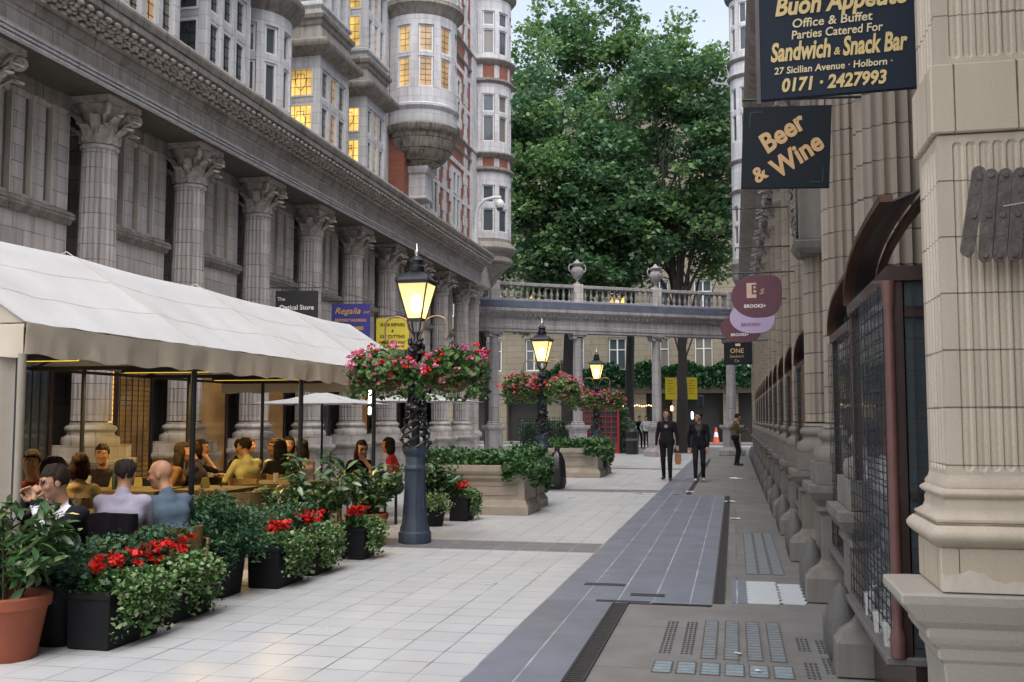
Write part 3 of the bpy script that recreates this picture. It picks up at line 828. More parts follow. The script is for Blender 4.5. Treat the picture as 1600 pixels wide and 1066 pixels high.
def square_bay(y0, y1, lit=0, z0=7.35, xf=-8.75, xw=-9.6, top=True):
    """stone bay: solid corner posts and mullions, windows in front and in the side facing down the avenue"""
    storeys = [(7.62, 8.47, 8.62, 9.28), (10.78, 11.62, 11.76, 12.5)]
    b = MB()
    side_w = xf - xw
    wtop = 12.9
    # solid courses
    def course(za, zb, out=0.0):
        b.box(xw, y0 - out, za, xf + out, y1 + out, zb)
    course(7.30, storeys[0][0]); course(storeys[0][3], 9.62); course(10.2, storeys[1][0]); course(storeys[1][3], wtop)
    for (a0, a1, b0, b1) in storeys:
        b.box(xw, y0, a0, xf, y1, b1) if False else None
        # posts: front corners, back, mullions
        pw = .15; L = y1 - y0
        b.box(xf - .16, y0, a0, xf, y0 + pw, b1); b.box(xf - .16, y1 - pw, a0, xf, y1, b1)
        b.box(xw, y0, a0, xw + .06, y0 + .16, b1)
        b.box(xw, y1 - .16, a0, xf - .161, y1, b1)
        n = 3; lw = (L - 2 * pw - (n - 1) * .11) / n
        for i in range(1, n):
            yy = y0 + pw + i * lw + (i - 1) * .11
            b.box(xf - .15, yy, a0, xf - .005, yy + .11, b1)
        b.box(xf - .15, y0 + pw, a1, xf - .02, y1 - pw, b0)                     # transom, front
        b.box(xw + .06, y0 + .02, a1, xf - .16, y0 + .15, b0)                    # transom, side
        b.box(xw, y0 + .17, a0, xw + .04, y1 - .17, b1)                          # dark room behind is the main wall
    bo = b.build('bay_window', M['faience'], bevel=.008, **W)
    for si, (a0, a1, b0, b1) in enumerate(storeys):
        pw = .15; L = y1 - y0; n = 3; lw = (L - 2 * pw - (n - 1) * .11) / n
        litm = M['lit'] if (lit >> si) & 1 else M['glass']
        if si == 1 and y0 < 22: continue
        sp = ((a0, a1), (b0, b1))
        window_unit(LB, (xw + .06, y0 + .06), (1, 0), sp, side_w - .22, litm, 1 if si == 0 else 0)
        for i in range(n):
            yy = y0 + pw + i * (lw + .11)
            window_unit(LB, (xf - .08, yy), (0, 1), sp, lw, M['glass'] if litm is M['glass'] else (M['lit_dim'] if i == 1 else M['glass_curtain']), 0)
    # eaves moulding and the flared skirt above
    e = MB()
    pr = [(0, 9.52), (.04, 9.55), (.10, 9.58), (.22, 9.66), (.26, 9.68), (.28, 9.74), (.28, 9.80), (.20, 9.84), (.06, 9.93), (.0, 10.2)]
    e.sqring(pr, xw - .1, y0, xf, y1)
    e.sqring([(0, 10.2), (.03, 10.24), (.05, 10.32), (.10, 10.36), (.12, 10.44), (.06, 10.50), (.0, 10.54)], xw - .1, y0 + .001, xf - .001, y1 - .001)
    eo = e.build('eaves', M['grime_shade'], **W)
    e2 = MB().sqring([(0, 10.541), (.0, 10.6), (.06, 10.66), (.06, 10.72), (0, 10.76)], xw - .1, y0 + .002, xf - .002, y1 - .002)
    e2.build('skirt', M['faience'], **W)
    e3 = MB().sqring([(0, 12.6), (.1, 12.7), (.26, 12.8), (.28, 12.95), (.05, 13.1)], xw - .1, y0, xf, y1)
    e3.build('eaves', M['grime_shade'], **W)
    return bo
for (y0, y1, lit) in ((10.6, 12.2, 0), (13.0, 14.55, 1), (15.4, 17.0, 0), (20.27, 21.95, 1), (23.12, 24.6, 3)):
    square_bay(y0, y1, lit)
def round_bay(cx, cy, r, za, zb, storeys, nwin, aw, mat, name='bow_window', offs=0.0, a_lo=-PI / 2, a_hi=PI / 2, litmap=None, cames=0, stone='faience', root=LB):
    """curved wall of piers between windows, window angles centred on +X"""
    b = MB(); T = .16
    zs = za
    angs = [offs + (i - (nwin - 1) / 2) * aw[0] for i in range(nwin)]
    hw = aw[1] / 2
    for st in storeys:
        b.sector(cx, cy, r - T, r, a_lo, a_hi, zs, st[0], 24)
        prev = a_lo
        for a in angs:
            b.sector(cx, cy, r - T, r, prev, a - hw, st[0], st[-1], max(2, int((a - hw - prev) / .15)))
            prev = a + hw
        b.sector(cx, cy, r - T, r, prev, a_hi, st[0], st[-1], max(2, int((a_hi - prev) / .15)))
        for i in range(1, len(st) - 1, 2):
            for a in angs: b.sector(cx, cy, r - T, r - .02, a - hw, a + hw, st[i], st[i + 1], 4)
        zs = st[-1]
    b.sector(cx, cy, r - T, r, a_lo, a_hi, zs, zb, 24)
    bo = b.build(name, M[stone], smooth=35, parent=root, world=True)
    for si, st in enumerate(storeys):
        spans = [(st[i], st[i + 1]) for i in range(0, len(st) - 1, 2)]
        for i, a in enumerate(angs):
            rr_ = r - .085
            p = (cx + rr_ * math.cos(a - hw), cy + rr_ * math.sin(a - hw)); q = (cx + rr_ * math.cos(a + hw), cy + rr_ * math.sin(a + hw))
            w = math.hypot(q[0] - p[0], q[1] - p[1])
            mt = mat
            if litmap: mt = litmap(si, 0, i)
            window_unit(root, p, (q[0] - p[0], q[1] - p[1]), spans, w, mt, cames)
    bk = MB().sector(cx, cy, .05, r - .45, a_lo, a_hi, za, zb, 16)
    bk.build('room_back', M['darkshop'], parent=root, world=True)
    return bo
# bow between the square bays
bx, by, br_ = -9.38, 18.15, .86
round_bay(bx, by, br_, 7.3, 9.5, [(7.62, 8.45, 8.60, 9.18)], 5, (.55, .36), M['glass'], cames=None)
MB().lathe([(br_, 9.45), (br_ + .03, 9.5), (br_ + .06, 9.52), (br_ + .12, 9.62), (br_ + .22, 9.70), (br_ + .24, 9.74), (br_ + .24, 9.82), (br_ + .05, 9.90), (.05, 9.95)], 48, (bx, by, 0)).build('eaves', M['grime_shade'], smooth=40, **W)
for y0 in (17.45, 18.35):
    fb = MB().box(UX - .02, y0 - .1, 10.6, UX + .06, y0 + .6, 12.2); fb.build('window_surround', M['faience'], bevel=.01, **W)
    window_unit(LB, (UX + .065, y0), (0, 1), ((10.7, 12.1),), .5, M['glass'], 0)
# ---- round corbelled oriel
OX, OY, OR = -8.86, 27.95, 1.04
M['lit_mid'] = glassmat('curtained_lit_glass', (.2, .16, .08), .15, emit=(1.0, .62, .24), es=.27)
def ol(si, k, i):
    return M['lit_mid'] if i == 0 else (M['lit_dim'] if i < 3 else M['glass_curtain'])
round_bay(OX, OY, OR, 10.55, 13.25, [(11.02, 11.92, 12.05, 12.85)], 5, (.65, .44), M['glass'], 'oriel', offs=-.49, a_lo=-2.4, a_hi=1.9, litmap=ol)
round_bay(OX, OY, OR - .03, 13.7, 17.6, [(14.9, 15.8, 15.95, 16.7)], 5, (.65, .44), M['glass'], 'oriel', offs=-.49, a_lo=-2.4, a_hi=1.9)
MB().lathe([(.22, 8.82), (.45, 8.90), (.72, 9.08), (.90, 9.32), (.99, 9.58), (1.03, 9.72), (1.10, 9.76), (1.16, 9.86), (1.16, 9.94), (1.06, 9.985)], 48, (OX, OY, 0)).build('oriel_corbel', blocks('stained_bowl', (.26, .235, .19), (.30, .27, .22), (.06, .05, .045), .5, .30, .012, .75, dirt=.85, dcol=(.045, .04, .035), streak=.85), smooth=35, **W)
MB().lathe([(1.03, 9.986), (1.05, 10.05), (1.04, 10.36), (1.08, 10.40), (1.13, 10.46), (1.13, 10.52), (1.05, 10.56), (1.04, 10.58)], 48, (OX, OY, 0)).build('oriel_moulding', M['faience'], smooth=35, **W)
MB().lathe([(1.04, 13.14), (1.08, 13.18), (1.10, 13.26), (1.22, 13.38), (1.26, 13.42), (1.26, 13.54), (1.16, 13.62), (1.04, 13.66), (1.0, 13.75)], 48, (OX, OY, 0)).build('oriel_cornice', M['grime_shade'], smooth=35, **W)
MB().lathe([(1.02, 14.2), (1.1, 14.26), (1.12, 14.34), (1.02, 14.4)], 48, (OX, OY, 0)).build('oriel_moulding', M['faience'], smooth=35, **W)
MB().sqring([(.02, 7.9), (.04, 7.95), (0, 8.0), (0, 8.62), (.06, 8.68), (.09, 8.78), (.09, 8.87)], -9.4, 27.62, -8.62, 28.3).build('oriel_console', M['faience'], bevel=.01, **W)
# ---- brick section: stone-dressed windows and string courses
def stone_window(y, z0, z1, w=.86, X=-9.12):
    b = MB()
    a, c = y - w / 2, y + w / 2
    for (p, q) in ((a - .16, a), (y - .05, y + .05), (c, c + .16)): b.box(X - .05, p, z0 - .12, X + .05, q, z1 + .12)
    n = 5
    for i in range(n):
        zz = z0 + (z1 - z0) * i / n
        if i % 2 == 0:
            b.box(X - .04, a - .30, zz, X + .046, a - .161, zz + (z1 - z0) / n); b.box(X - .04, c + .161, zz, X + .046, c + .30, zz + (z1 - z0) / n)
    b.box(X - .05, a, z1, X + .05, y - .051, z1 + .12); b.box(X - .05, y + .051, z1, X + .05, c, z1 + .12)
    b.box(X - .05, a, z0 - .12, X + .08, y - .051, z0); b.box(X - .05, y + .051, z0 - .12, X + .08, c, z0)
    zt = z0 + (z1 - z0) * .55
    b.box(X - .05, a, zt, X + .04, y - .051, zt + .1); b.box(X - .05, y + .051, zt, X + .04, c, zt + .1)
    b.build('window_surround', M['faience'], bevel=.006, **W)
    for (p, q) in ((a, y - .05), (y + .05, c)):
        window_unit(LB, (X + .012, p), (0, 1), ((z0, zt), (zt + .1, z1)), q - p, M['glass'], None)
for y in (29.95, 32.6):
    for (z0, z1) in ((8.0, 9.9), (11.6, 13.2), (15.0, 16.6)): stone_window(y, z0, z1)
GX, GY, GR = -8.93, 36.2, .95
for (za, zb) in ((10.70, 11.25), (14.0, 14.75)):
    prs = [(0, za), (.05, za + .03), (.08, za + .08), (.08, za + .12), (.02, za + .16), (.02, zb - .18), (.07, zb - .12), (.12, zb - .08), (.12, zb - .03), (0, zb)]
    MB().mould([(o, z) for o, z in prs], -9.12, 1, 29.1, 35.3).build('string_course', M['grime_shade'], **W)
    MB().box(-9.11, 29.15, za + .17, -9.092, 35.2, zb - .19).build('brick_band', M['brick'], **W)
for z in (9.0, 12.4, 15.6):
    MB().box(-9.2, 29.0, z, -9.098, 35.2, z + .14).build('stone_band', M['faience'], **W)
for yq in (28.98, 31.28, 33.9):
    qb = MB()
    for kq in range(30):
        zq = 7.55 + kq * .36; wq = .16 if kq % 2 else .26
        qb.box(-9.16, yq - wq, zq, -9.085, yq + wq, zq + .355)
    qb.build('quoin_strip', M['faience'], bevel=.006, **W)
for zq in (10.2, 13.6, 16.9):
    MB().box(-9.2, 29.0, zq, -9.096, 35.2, zq + .16).build('stone_band', M['faience'], **W)
MB().box(-9.3, 34.55, 7.4, -9.03, 35.42, 18.9).build('corner_pier', M['faience'], bevel=.01, **W)
# ---- end turret
def gmat(si, k, i): return M['glass_curtain'] if (si + k + i) % 3 == 0 else M['glass']
rows = [(8.36, 9.22, 9.42, 10.08), (11.70, 12.68, 12.82, 13.48), (15.0, 15.94, 16.08, 16.62)]
tw = round_bay(GX, GY, GR, 8.1, 18.6, rows, 5, (.67, .50), M['glass'], 'turret', offs=-.56, a_lo=-3.0, a_hi=2.0, litmap=gmat, cames=None)
for (za, zb) in ((10.66, 11.24), (13.98, 14.74)):
    MB().lathe([(GR, za - .1), (GR + .05, za - .07), (GR + .12, za - .02), (GR + .12, za + .03), (GR + .03, za + .06), (GR + .03, za + .1)], 40, (GX, GY, 0)).build('turret_moulding', M['grime_shade'], smooth=35, **W)
    MB().lathe([(GR + .03, zb - .16), (GR + .06, zb - .12), (GR + .16, zb - .05), (GR + .18, zb), (GR + .16, zb + .05), (GR + .02, zb + .08)], 40, (GX, GY, 0)).build('turret_moulding', M['grime_shade'], smooth=35, **W)
    for i in range(5):
        a = -.56 + (i - 2) * .67
        MB().sector(GX, GY, GR - .05, GR + .012, a - .22, a + .22, za + .1, zb - .16, 5).build('brick_panel', M['brick'], **W)
MB().lathe([(GR, 17.1), (GR + .08, 17.15), (GR + .2, 17.3), (GR + .2, 17.42), (GR, 17.5)], 40, (GX, GY, 0)).build('turret_moulding', M['grime_shade'], smooth=35, **W)
MB().lathe([(GR + .05, 18.6), (.9, 18.9), (.6, 19.8), (.1, 20.6), (0, 20.7)], 32, (GX, GY, 0)).build('turret_roof', M['leadroof'], smooth=40, **W)
MB().lathe([(.2, 6.35), (.34, 6.55), (.45, 6.72), (.62, 6.95), (.85, 7.14), (.98, 7.22), (1.02, 7.30), (1.0, 7.42), (.94, 7.48), (.96, 7.56), (1.10, 7.68), (1.13, 7.78), (1.08, 7.9), (.96, 8.0), (.95, 8.12)], 40, (GX, GY, 0)).build('turret_corbel', M['grime_shade'], smooth=35, **W)
# ================================================================ right arcade of shops
RB = thing('shop_arcade', 'cream and grey stone arcade of shops with fluted columns lining the right of the avenue', 'building', (1.6, 20.0, 0))
WR = dict(parent=RB, world=True)
RX = 1.08
M['guardst'] = plain('dark_worn_stone', (.10, .098, .095), .65, var=.35, vscale=9, bump=.3, bscale=50)
M['hoodlead'] = plain('dull_lead_hood', (.12, .105, .105), .35, .45, var=.4, vscale=7)
M['hood'] = plain('dark_bronze_hood', (.060, .034, .025), .33, .6, var=.5, vscale=6)
RYK = [7.0 + 2.55 * k for k in range(14)]
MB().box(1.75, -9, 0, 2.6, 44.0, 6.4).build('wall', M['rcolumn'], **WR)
MB().box(1.35, -9, 7.2, 2.6, 44.0, 16.5).build('upper_wall', M['faience'], **WR)
MB().box(2.601, -9, 0, 10, 44.8, 16.4).build('body', M['brick'], **WR)
MB().prism([(0, 0), (8.8, 0), (8.4, .35), (6.0, 3.5), (2.6, 3.5), (.3, .35)], (1.3, -9.2, 16.502), (1, 0, 0), (0, 0, 1), (0, 1, 0), 54).build('roof', plain('slate_right', (.09, .095, .11), .6, var=.3, vscale=5), **WR)
MB().mould([(-1.0, 6.32), (-.02, 6.32), (-.02, 6.365), (.0, 6.37), (.0, 6.41), (.02, 6.415), (.02, 6.455), (.035, 6.46), (.05, 6.485), (.0, 6.5), (.0, 6.735), (-1.0, 6.735)], .76, -1, -9, 43.2).build('entablature', M['grime_shade'], **WR)  # soffit shade put into the stone colour, here and on the cornice
MB().mould([(-.9, 6.737), (.03, 6.737), (.09, 6.83), (.14, 6.90), (.14, 6.93), (.40, 7.06), (.45, 7.095), (.45, 7.20), (.50, 7.29), (.50, 7.33), (.44, 7.40), (-.3, 7.46), (-.9, 7.46)], .76, -1, -9, 43.2).build('cornice', M['grime_shade'], **WR)
for yy in [2.0 + 2.9 * i for i in range(14)]:
    b = MB().box(1.28, yy, 8.3, 1.349, yy + 1.5, 11.0); b.build('window_surround', M['faience'], bevel=.02, **WR)
    MB().box(1.26, yy + .15, 8.5, 1.279, yy + 1.35, 10.8).build('pane', M['glass'], **WR)
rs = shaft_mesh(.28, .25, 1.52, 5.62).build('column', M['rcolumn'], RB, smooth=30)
_b = attic_base(MB(), .265, 1.17); _b.box(-.39, -.39, .985, .39, .39, 1.168)
_b.build('base', M['pedstone'], rs, smooth=40)
_b = MB().sqring([(.17, 0), (.17, .20), (.13, .26), (.06, .30), (.03, .34), (.03, .72), (.06, .76), (.05, .80), (.10, .86), (.13, .92), (.13, .98)], -.33, -.33, .33, .33)
_b.box(-.368, -.2, .40, -.36, .2, .66)
_b.build('pedestal', M['pedstone'], rs, bevel=.008)
_b = MB().lathe([(.02, .0), (.070, .03), (.098, .11), (.108, .22), (.096, .33), (.066, .42), (.036, .49), (0, .52)], 16, (-.44, -.20, 0))
_b.build('guard_stone', M['guardst'], rs, smooth=50)
corinthian(MB(), .255, 5.68, .64).build('capital', M['carved'], rs, smooth=45)
for i, y in enumerate(RYK):
    o = rs if i == 0 else dup(rs, parent=RB)
    o.location = (RX - 1.6, y - 20.0, 0)
# ---- near pillar: fluted square pier, uncut block, attic base, pedestal
PX0, PX1, PY0, PY1 = .822, 1.66, 4.30, 4.70
def fluted_face(b, u0, u1, flutes, zb, zt, f, du=.0035):
    """flutes = [(centre, halfwidth)]; rounded ends at zb and zt"""
    nu = int((u1 - u0) / du) + 1
    us = [u0 + (u1 - u0) * i / (nu - 1) for i in range(nu)]
    zs = []
    for e, s in ((zb, 1), (zt, -1)):
        zs += [e + s * k * .0035 for k in range(0, 9)]
    zs += [zb - .03, zt + .03] + [zb + .035 + (zt - zb - .07) * k / 12 for k in range(13)]
    zs = sorted(zs)
    vs = []; fs = []
    for z in zs:
        for u in us:
            d = 0
            for c, hw in flutes:
                q = abs(u - c) / hw
                if q < 1:
                    e = 1.0
                    for end, s in ((zb, 1), (zt, -1)):
                        h = s * (z - end)
                        if h < hw:
                            t = (hw - h) / hw
                            q2 = math.sqrt(q * q + max(0, t) ** 2) if h >= 0 else 2
                            e = min(e, math.sqrt(max(0, 1 - q2 * q2)))
                    d = max(d, min(e, math.sqrt(1 - q * q)) * hw * (.35 + .75 * q * q))
            vs.append(f(u, z, d))
    n = len(us)
    for i in range(len(zs) - 1):
        for j in range(n - 1):
            fs.append((i * n + j, i * n + j + 1, (i + 1) * n + j + 1, (i + 1) * n + j))
    b.add(vs, fs)
fl_x = [(PX0 + .077 + .0502 * k, .0185) for k in range(14)]
fl_y = [(PY0 + .07 + .062 * k, .022) for k in range(5)]
pl = MB()
for (zb, zt) in ((1.325, 2.695), (2.99, 5.9)):
    fluted_face(pl, PX0, PX1, fl_x, zb + .02, zt - .03, lambda u, z, d: (u, PY0 + d, z))
    i0 = len(pl.f)
    fluted_face(pl, PY0, PY1, fl_y, zb + .02, zt - .03, lambda u, z, d: (PX0 + d, u, z))
    pl.f[i0:] = [f[::-1] for f in pl.f[i0:]]
pl.box(PX0 + .03, PY0 + .03, 1.2, PX1, PY1, 6.31)
pil = pl.build('pillar', M['pillar'], smooth=30, **WR)
off = -RB.location
def pbuild(b, name, mat, **k):
    o = b.build(name, mat, pil, **k); o.location = off; return o
pbuild(MB().box(PX0 - .022, PY0 - .02, 2.70, PX1, PY1 + .01, 2.985), 'uncut_block', blocks('block_stone', (.60, .52, .40), (.66, .57, .44), (.13, .10, .075), .235, .8, .004, .5, dirt=.25, dcol=(.34, .28, .2), streak=.6, grain=.15), bevel=.006)
base = [(.0, 1.325), (.006, 1.305), (.012, 1.29), (.014, 1.275)]
def arc(o, z0, z1, r, n=7):
    return [(o + r * math.sin(PI * i / n), z1 + (z0 - z1) * i / n) for i in range(n + 1)]
prof = [(0, 1.33), (.004, 1.31), (.016, 1.292), (.016, 1.280)] + arc(.014, 1.236, 1.278, .022) + [(.016, 1.230), (.02, 1.222), (.018, 1.2), (.026, 1.178), (.045, 1.165), (.055, 1.160), (.055, 1.150)] + arc(.045, 1.052, 1.148, .042) + [(.04, 1.05)]
pbuild(MB().sqring(prof[::-1], PX0, PY0, PX1, PY1), 'pillar_base', M['pillar'], smooth=40)
pbuild(MB().sqring([(.045, .880), (.045, 1.049)], PX0, PY0, PX1, PY1), 'plinth', blocks('plinth_stone', (.55, .47, .36), (.60, .52, .40), (.12, .09, .07), .30, .8, .004, .55, dirt=.3, dcol=(.32, .26, .19), streak=.4, grain=.2), bevel=.005)
pw = [(0, 0), (.9, 0)] + [(.9 - .9 * i / 120, .058 + .020 * math.sin(i * .13) + .007 * math.sin(i * .31 + 1) + .003 * math.sin(i * .9)) for i in range(121)]
pbuild(MB().prism(pw, (PX0 - .042, PY0 - .0455, .882), (1, 0, 0), (0, 0, 1), (0, -1, 0), .003), 'plaster_patch', plain('white_plaster', (.62, .56, .47), .8, var=.2, vscale=30))
pbuild(MB().sqring([(.16, 0), (.16, .20), (.09, .30), (.03, .34), (.03, .50), (.04, .60), (.06, .615), (.06, .655), (.085, .675), (.10, .70), (.10, .735), (.14, .76), (.17, .80), (.195, .83), (.195, .872), (.10, .878)], PX0, PY0, PX1, PY1, sy=.30), 'pillar_pedestal', M['granite'], bevel=.008)
# second pier nearer than the frame, so the arcade carries on behind the camera
for y in (1.2, -1.6, -4.4):
    MB().box(.82, y, 1.0, 1.7, y + .45, 6.31).build('pillar', M['pillar'], bevel=.01, **WR)
    MB().sqring([(.16, 0), (.16, .2), (.03, .34), (.03, .7), (.195, .83), (.195, .98), (.05, .999)], .82, y, 1.7, y + .45).build('pillar_pedestal', M['granite'], bevel=.008, **WR)
# ---- shopfronts between the columns
M['sillgrey'] = plain('grey_painted_sill', (.13, .12, .12), .5, var=.35, vscale=12)
def shopfront(y0, y1):
    """bow-cornered timber shopfront: near return, glazed front, wire grille, quarter-arched hood"""
    X = .735; L = y1 - y0
    b = MB()
    # stall riser, sill, posts, rails
    b.box(X + .06, 0, .0, X + .9, L, .42)
    for yy in (.0, L - .05): b.box(X, yy, .461, X + .05, yy + .05, 2.20)
    b.box(X - .02, -.02, 2.201, X + .9, L, 2.27)
    for xx in (.30, .60): b.box(X + xx, 0, .461, X + xx + .05, .05, 2.2)
    b.box(X + .061, .001, 2.03, X + .9, .049, 2.08)
    b.box(X + .061, .001, 1.18, X + .9, .049, 1.21)
    # tympanum under the hood
    n = 16
    poly = [(.0, 2.271), (L, 2.271)] + [(L * math.cos(PI / 2 * i / n) ** .8 if i < n else 0, 2.272 + .31 * math.sin(PI / 2 * i / n) ** .8) for i in range(1, n + 1)]
    b.prism(poly, (X + .40, 0, 0), (0, 1, 0), (0, 0, 1), (1, 0, 0), .03)
    o = b.build('shopfront', M['wood'], RB)
    MB().box(X - .07, -.02, .421, X + .9, L, .46).build('sill', M['sillgrey'], o, bevel=.006)
    h = MB(); h2 = MB()
    pts = [(L * math.cos(PI / 2 * i / n) ** .8 if i < n else 0, 2.272 + .31 * math.sin(PI / 2 * i / n) ** .8) for i in range(n + 1)]
    for off_, w_, r_ in ((0, .10, .0), (.0, .0, .30), (.0, .0, -1)):
        vs = []; fs = []
        for (u, z) in pts:
            a_, c_ = (X - .04, X + .02) if not r_ else (X + .021, X + .15) if r_ > 0 else (X + .151, X + .19); h_ = .035 if r_ <= 0 else .010
            vs += [(a_, u, z), (c_, u, z + (.05 if r_ > 0 else 0)), (c_, u, z + h_ + (.05 if r_ > 0 else 0)), (a_, u, z + h_)]
        for i in range(n):
            for j in range(4): fs.append((i * 4 + j, i * 4 + (j + 1) % 4, i * 4 + 4 + (j + 1) % 4, i * 4 + 4 + j))
        fs += [(0, 1, 2, 3), (n * 4 + 3, n * 4 + 2, n * 4 + 1, n * 4)]
        (h if r_ > 0 else h2).add(vs, fs)
    h.build('arched_hood', M['hoodlead'], o, smooth=35)
    h2.build('hood_rib', M['copper'], o, smooth=35)
    g = MB().box(X + .025, .06, .46, X + .035, L - .06, 2.2)
    g.box(X + .06, .02, .46, X + .88, .03, 2.2)
    g.build('glass', M['glass'], o)
    gr = MB()
    n1 = int(1.7 / .075)
    for i in range(n1): gr.box(X - .032, .05, .50 + i * .075, X - .026, L - .02, .505 + i * .075)
    for q_ in range(13): gr.box(X - .037, .05 + (L - .07) * q_ / 12 - (.008 if q_ % 6 == 0 else .003), .48, X - .033, .05 + (L - .07) * q_ / 12 + (.008 if q_ % 6 == 0 else .003), 2.2)
    for i in range(n1): gr.box(X + .06, -.012, .50 + i * .075, X + .8, -.007, .505 + i * .075)
    for i in range(7): gr.box(X + .09 + i * .095, -.018, .58, X + .097 + i * .095, -.011, 2.18)
    gr.build('wire_grille', M['iron'], o)
    c = MB().lathe([(.036, .46), (.036, .56), (.022, .60), (.026, .68), (.024, 2.0), (.022, 2.06), (.030, 2.09), (.026, 2.12), (.032, 2.17), (.032, 2.2)], 14, (X - .015, -.01, 0))
    c.build('colonnette', M['copper'], o, smooth=50)
    return o
sf0 = shopfront(0, 1.72)
sf0.location = (-1.6, 5.02 - 20, 0)
sf1 = dup(sf0, parent=RB)
for c_ in sf0.children:
    if c_.name.startswith('colonnette'):
        c_.data = c_.data.copy(); c_.data.materials[0] = M['pinkwood']
for y in RYK[:-1]:
    if abs(y - RYK[1]) < .01: continue
    o = sf1 if y == RYK[0] else dup(sf1, parent=RB); o.location = (-1.6 + .11, y + .48 - 20, 0)
# recessed entrance between the second and third columns
b = MB().box(1.50, 9.95, .0, 1.56, 11.7, .55)
for yy in (9.95, 10.5, 11.1, 11.64): b.box(1.50, yy, .551, 1.56, yy + .06, 2.6)
b.box(1.50, 9.95, 2.601, 1.56, 11.7, 2.7)
o = b.build('entrance_door', M['wood'], bevel=.006, **WR)
MB().box(1.53, 10.0, .56, 1.54, 11.65, 2.6).build('glass', M['glass'], o).location = -RB.location
MB().box(1.45, 9.7, 2.75, 1.749, 11.9, 6.3).build('entrance_panel', M['rcolumn'], bevel=.01, **WR)
# carved console on the second column
cb = MB().box(.74, 11.62, 3.55, 1.2, 12.2, 4.5)
cb.sqring([(.0, 3.40), (.05, 3.46), (.08, 3.54), (.02, 3.56)], .76, 11.66, 1.2, 12.16)
cb.build('console', M['pedstone'], bevel=.01, **WR)
cv = MB(); rr = random.Random(8)
for i in range(150):
    t = rr.random(); q = rr.uniform(-1, 1); i0 = len(cv.v)
    cv.sphere((0, 0, 0), (.012, rr.uniform(.014, .022), rr.uniform(.04, .075)), 7, 5)
    cv.xform(Matrix.Translation((.725 - .075 * math.sin(PI * t) * (1 - .5 * abs(q)), 11.8 + q * .15 * (1 - .4 * t), 3.56 + .92 * t)) @ Matrix.Rotation(q * 1.1 + rr.uniform(-.4, .4), 4, 'X') @ Matrix.Rotation(rr.uniform(-.5, .5), 4, 'Y'), i0)
cv.build('console_carving', M['pedstone'], smooth=60, **WR)
# far turret on the right
def hmat(si, k, i): return M['glass'] if (i + si) % 2 else M['glass_curtain']
HX, HY, HR = .98, 44.1, .92
round_bay(HX, HY, HR, 8.3, 20.0, [(8.95, 9.75, 9.9, 10.6), (13.4, 14.55, 14.75, 15.7), (17.3, 18.35, 18.5, 19.4)], 5, (.62, .40), M['glass'], 'turret', offs=PI + .55, a_lo=PI - 1.4, a_hi=PI + 2.7, litmap=hmat, cames=None, root=RB)
for z in (11.2, 12.5, 16.2, 16.9):
    MB().lathe([(HR, z - .1), (HR + .1, z - .03), (HR + .13, z + .04), (HR + .02, z + .1)], 36, (HX, HY, 0)).build('turret_moulding', M['grime_shade'], smooth=35, **WR)
MB().lathe([(HR, 19.6), (HR + .15, 19.75), (HR + .2, 19.9), (HR, 20.0), (.6, 21), (0, 22)], 36, (HX, HY, 0)).build('turret_roof', M['leadroof'], smooth=35, **WR)
MB().lathe([(.2, 6.6), (.4, 6.8), (.7, 7.1), (.9, 7.4), (.96, 7.6), (.94, 7.8), (1.05, 8.0), (1.08, 8.1), (.95, 8.25), (.92, 8.32)], 36, (HX, HY, 0)).build('turret_corbel', M['grime_shade'], smooth=35, **WR)
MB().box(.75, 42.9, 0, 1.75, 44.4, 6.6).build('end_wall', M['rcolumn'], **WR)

# ---- folded scissor bracket on the near pillar, and wall lamp cut by the frame
M['zinc'] = plain('grey_weathered_metal', (.135, .115, .105), .7, .25, var=.65, vscale=22, bump=.3, bscale=60)
sb = thing('scissor_bracket', 'folded grey scissor bracket of flat bars bolted to the cream pillar', 'bracket', (1.05, 4.2, 2.35))
def capsule(w, l, n=8):
    h = w / 2; pts = []
    for i in range(n + 1):
        a = PI * i / n; pts.append((h * math.cos(a), l / 2 - h + h * math.sin(a)))
    for i in range(n + 1):
        a = PI + PI * i / n; pts.append((h * math.cos(a), -l / 2 + h + h * math.sin(a)))
    return pts
for k in range(7):
    b = MB(); lean = .10 if k else .17
    x = -.125 + k * .053; dy = -.004 * (k % 2)
    U = (math.cos(lean), 0, math.sin(lean) * -1); V = (math.sin(lean), 0, math.cos(lean))
    l = .37 if k else .36
    b.prism(capsule(.052, l), (x, dy, -.01 + (.0 if k else .02)), U, V, (0, -1, 0), .01)
    for s in (-1, 0, 1):
        c = Vector((x, dy - .01, -.01)) + Vector(V) * (s * (l / 2 - .026))
        b.tube([c, c + Vector((0, -.006, 0))], .012, 10)
    b.build('bar', M['zinc'], sb, bevel=.002)
b = MB().tube([(-.02, -.03, .02), (.06, -.035, .03), (.1, -.035, -.04), (.16, -.035, -.12), (.2, -.03, -.2)], .003, 6)
b.build('wire', plain('pale_wire', (.45, .44, .38), .5), sb)
b = MB().box(.15, -.03, -.14, .40, .06, .12); b.build('mount', M['zinc'], sb, bevel=.01)
b = MB().beam((.05, .02, -.1), (.3, .08, -.1), .03, .03); b.build('back_plate', M['zinc'], sb)
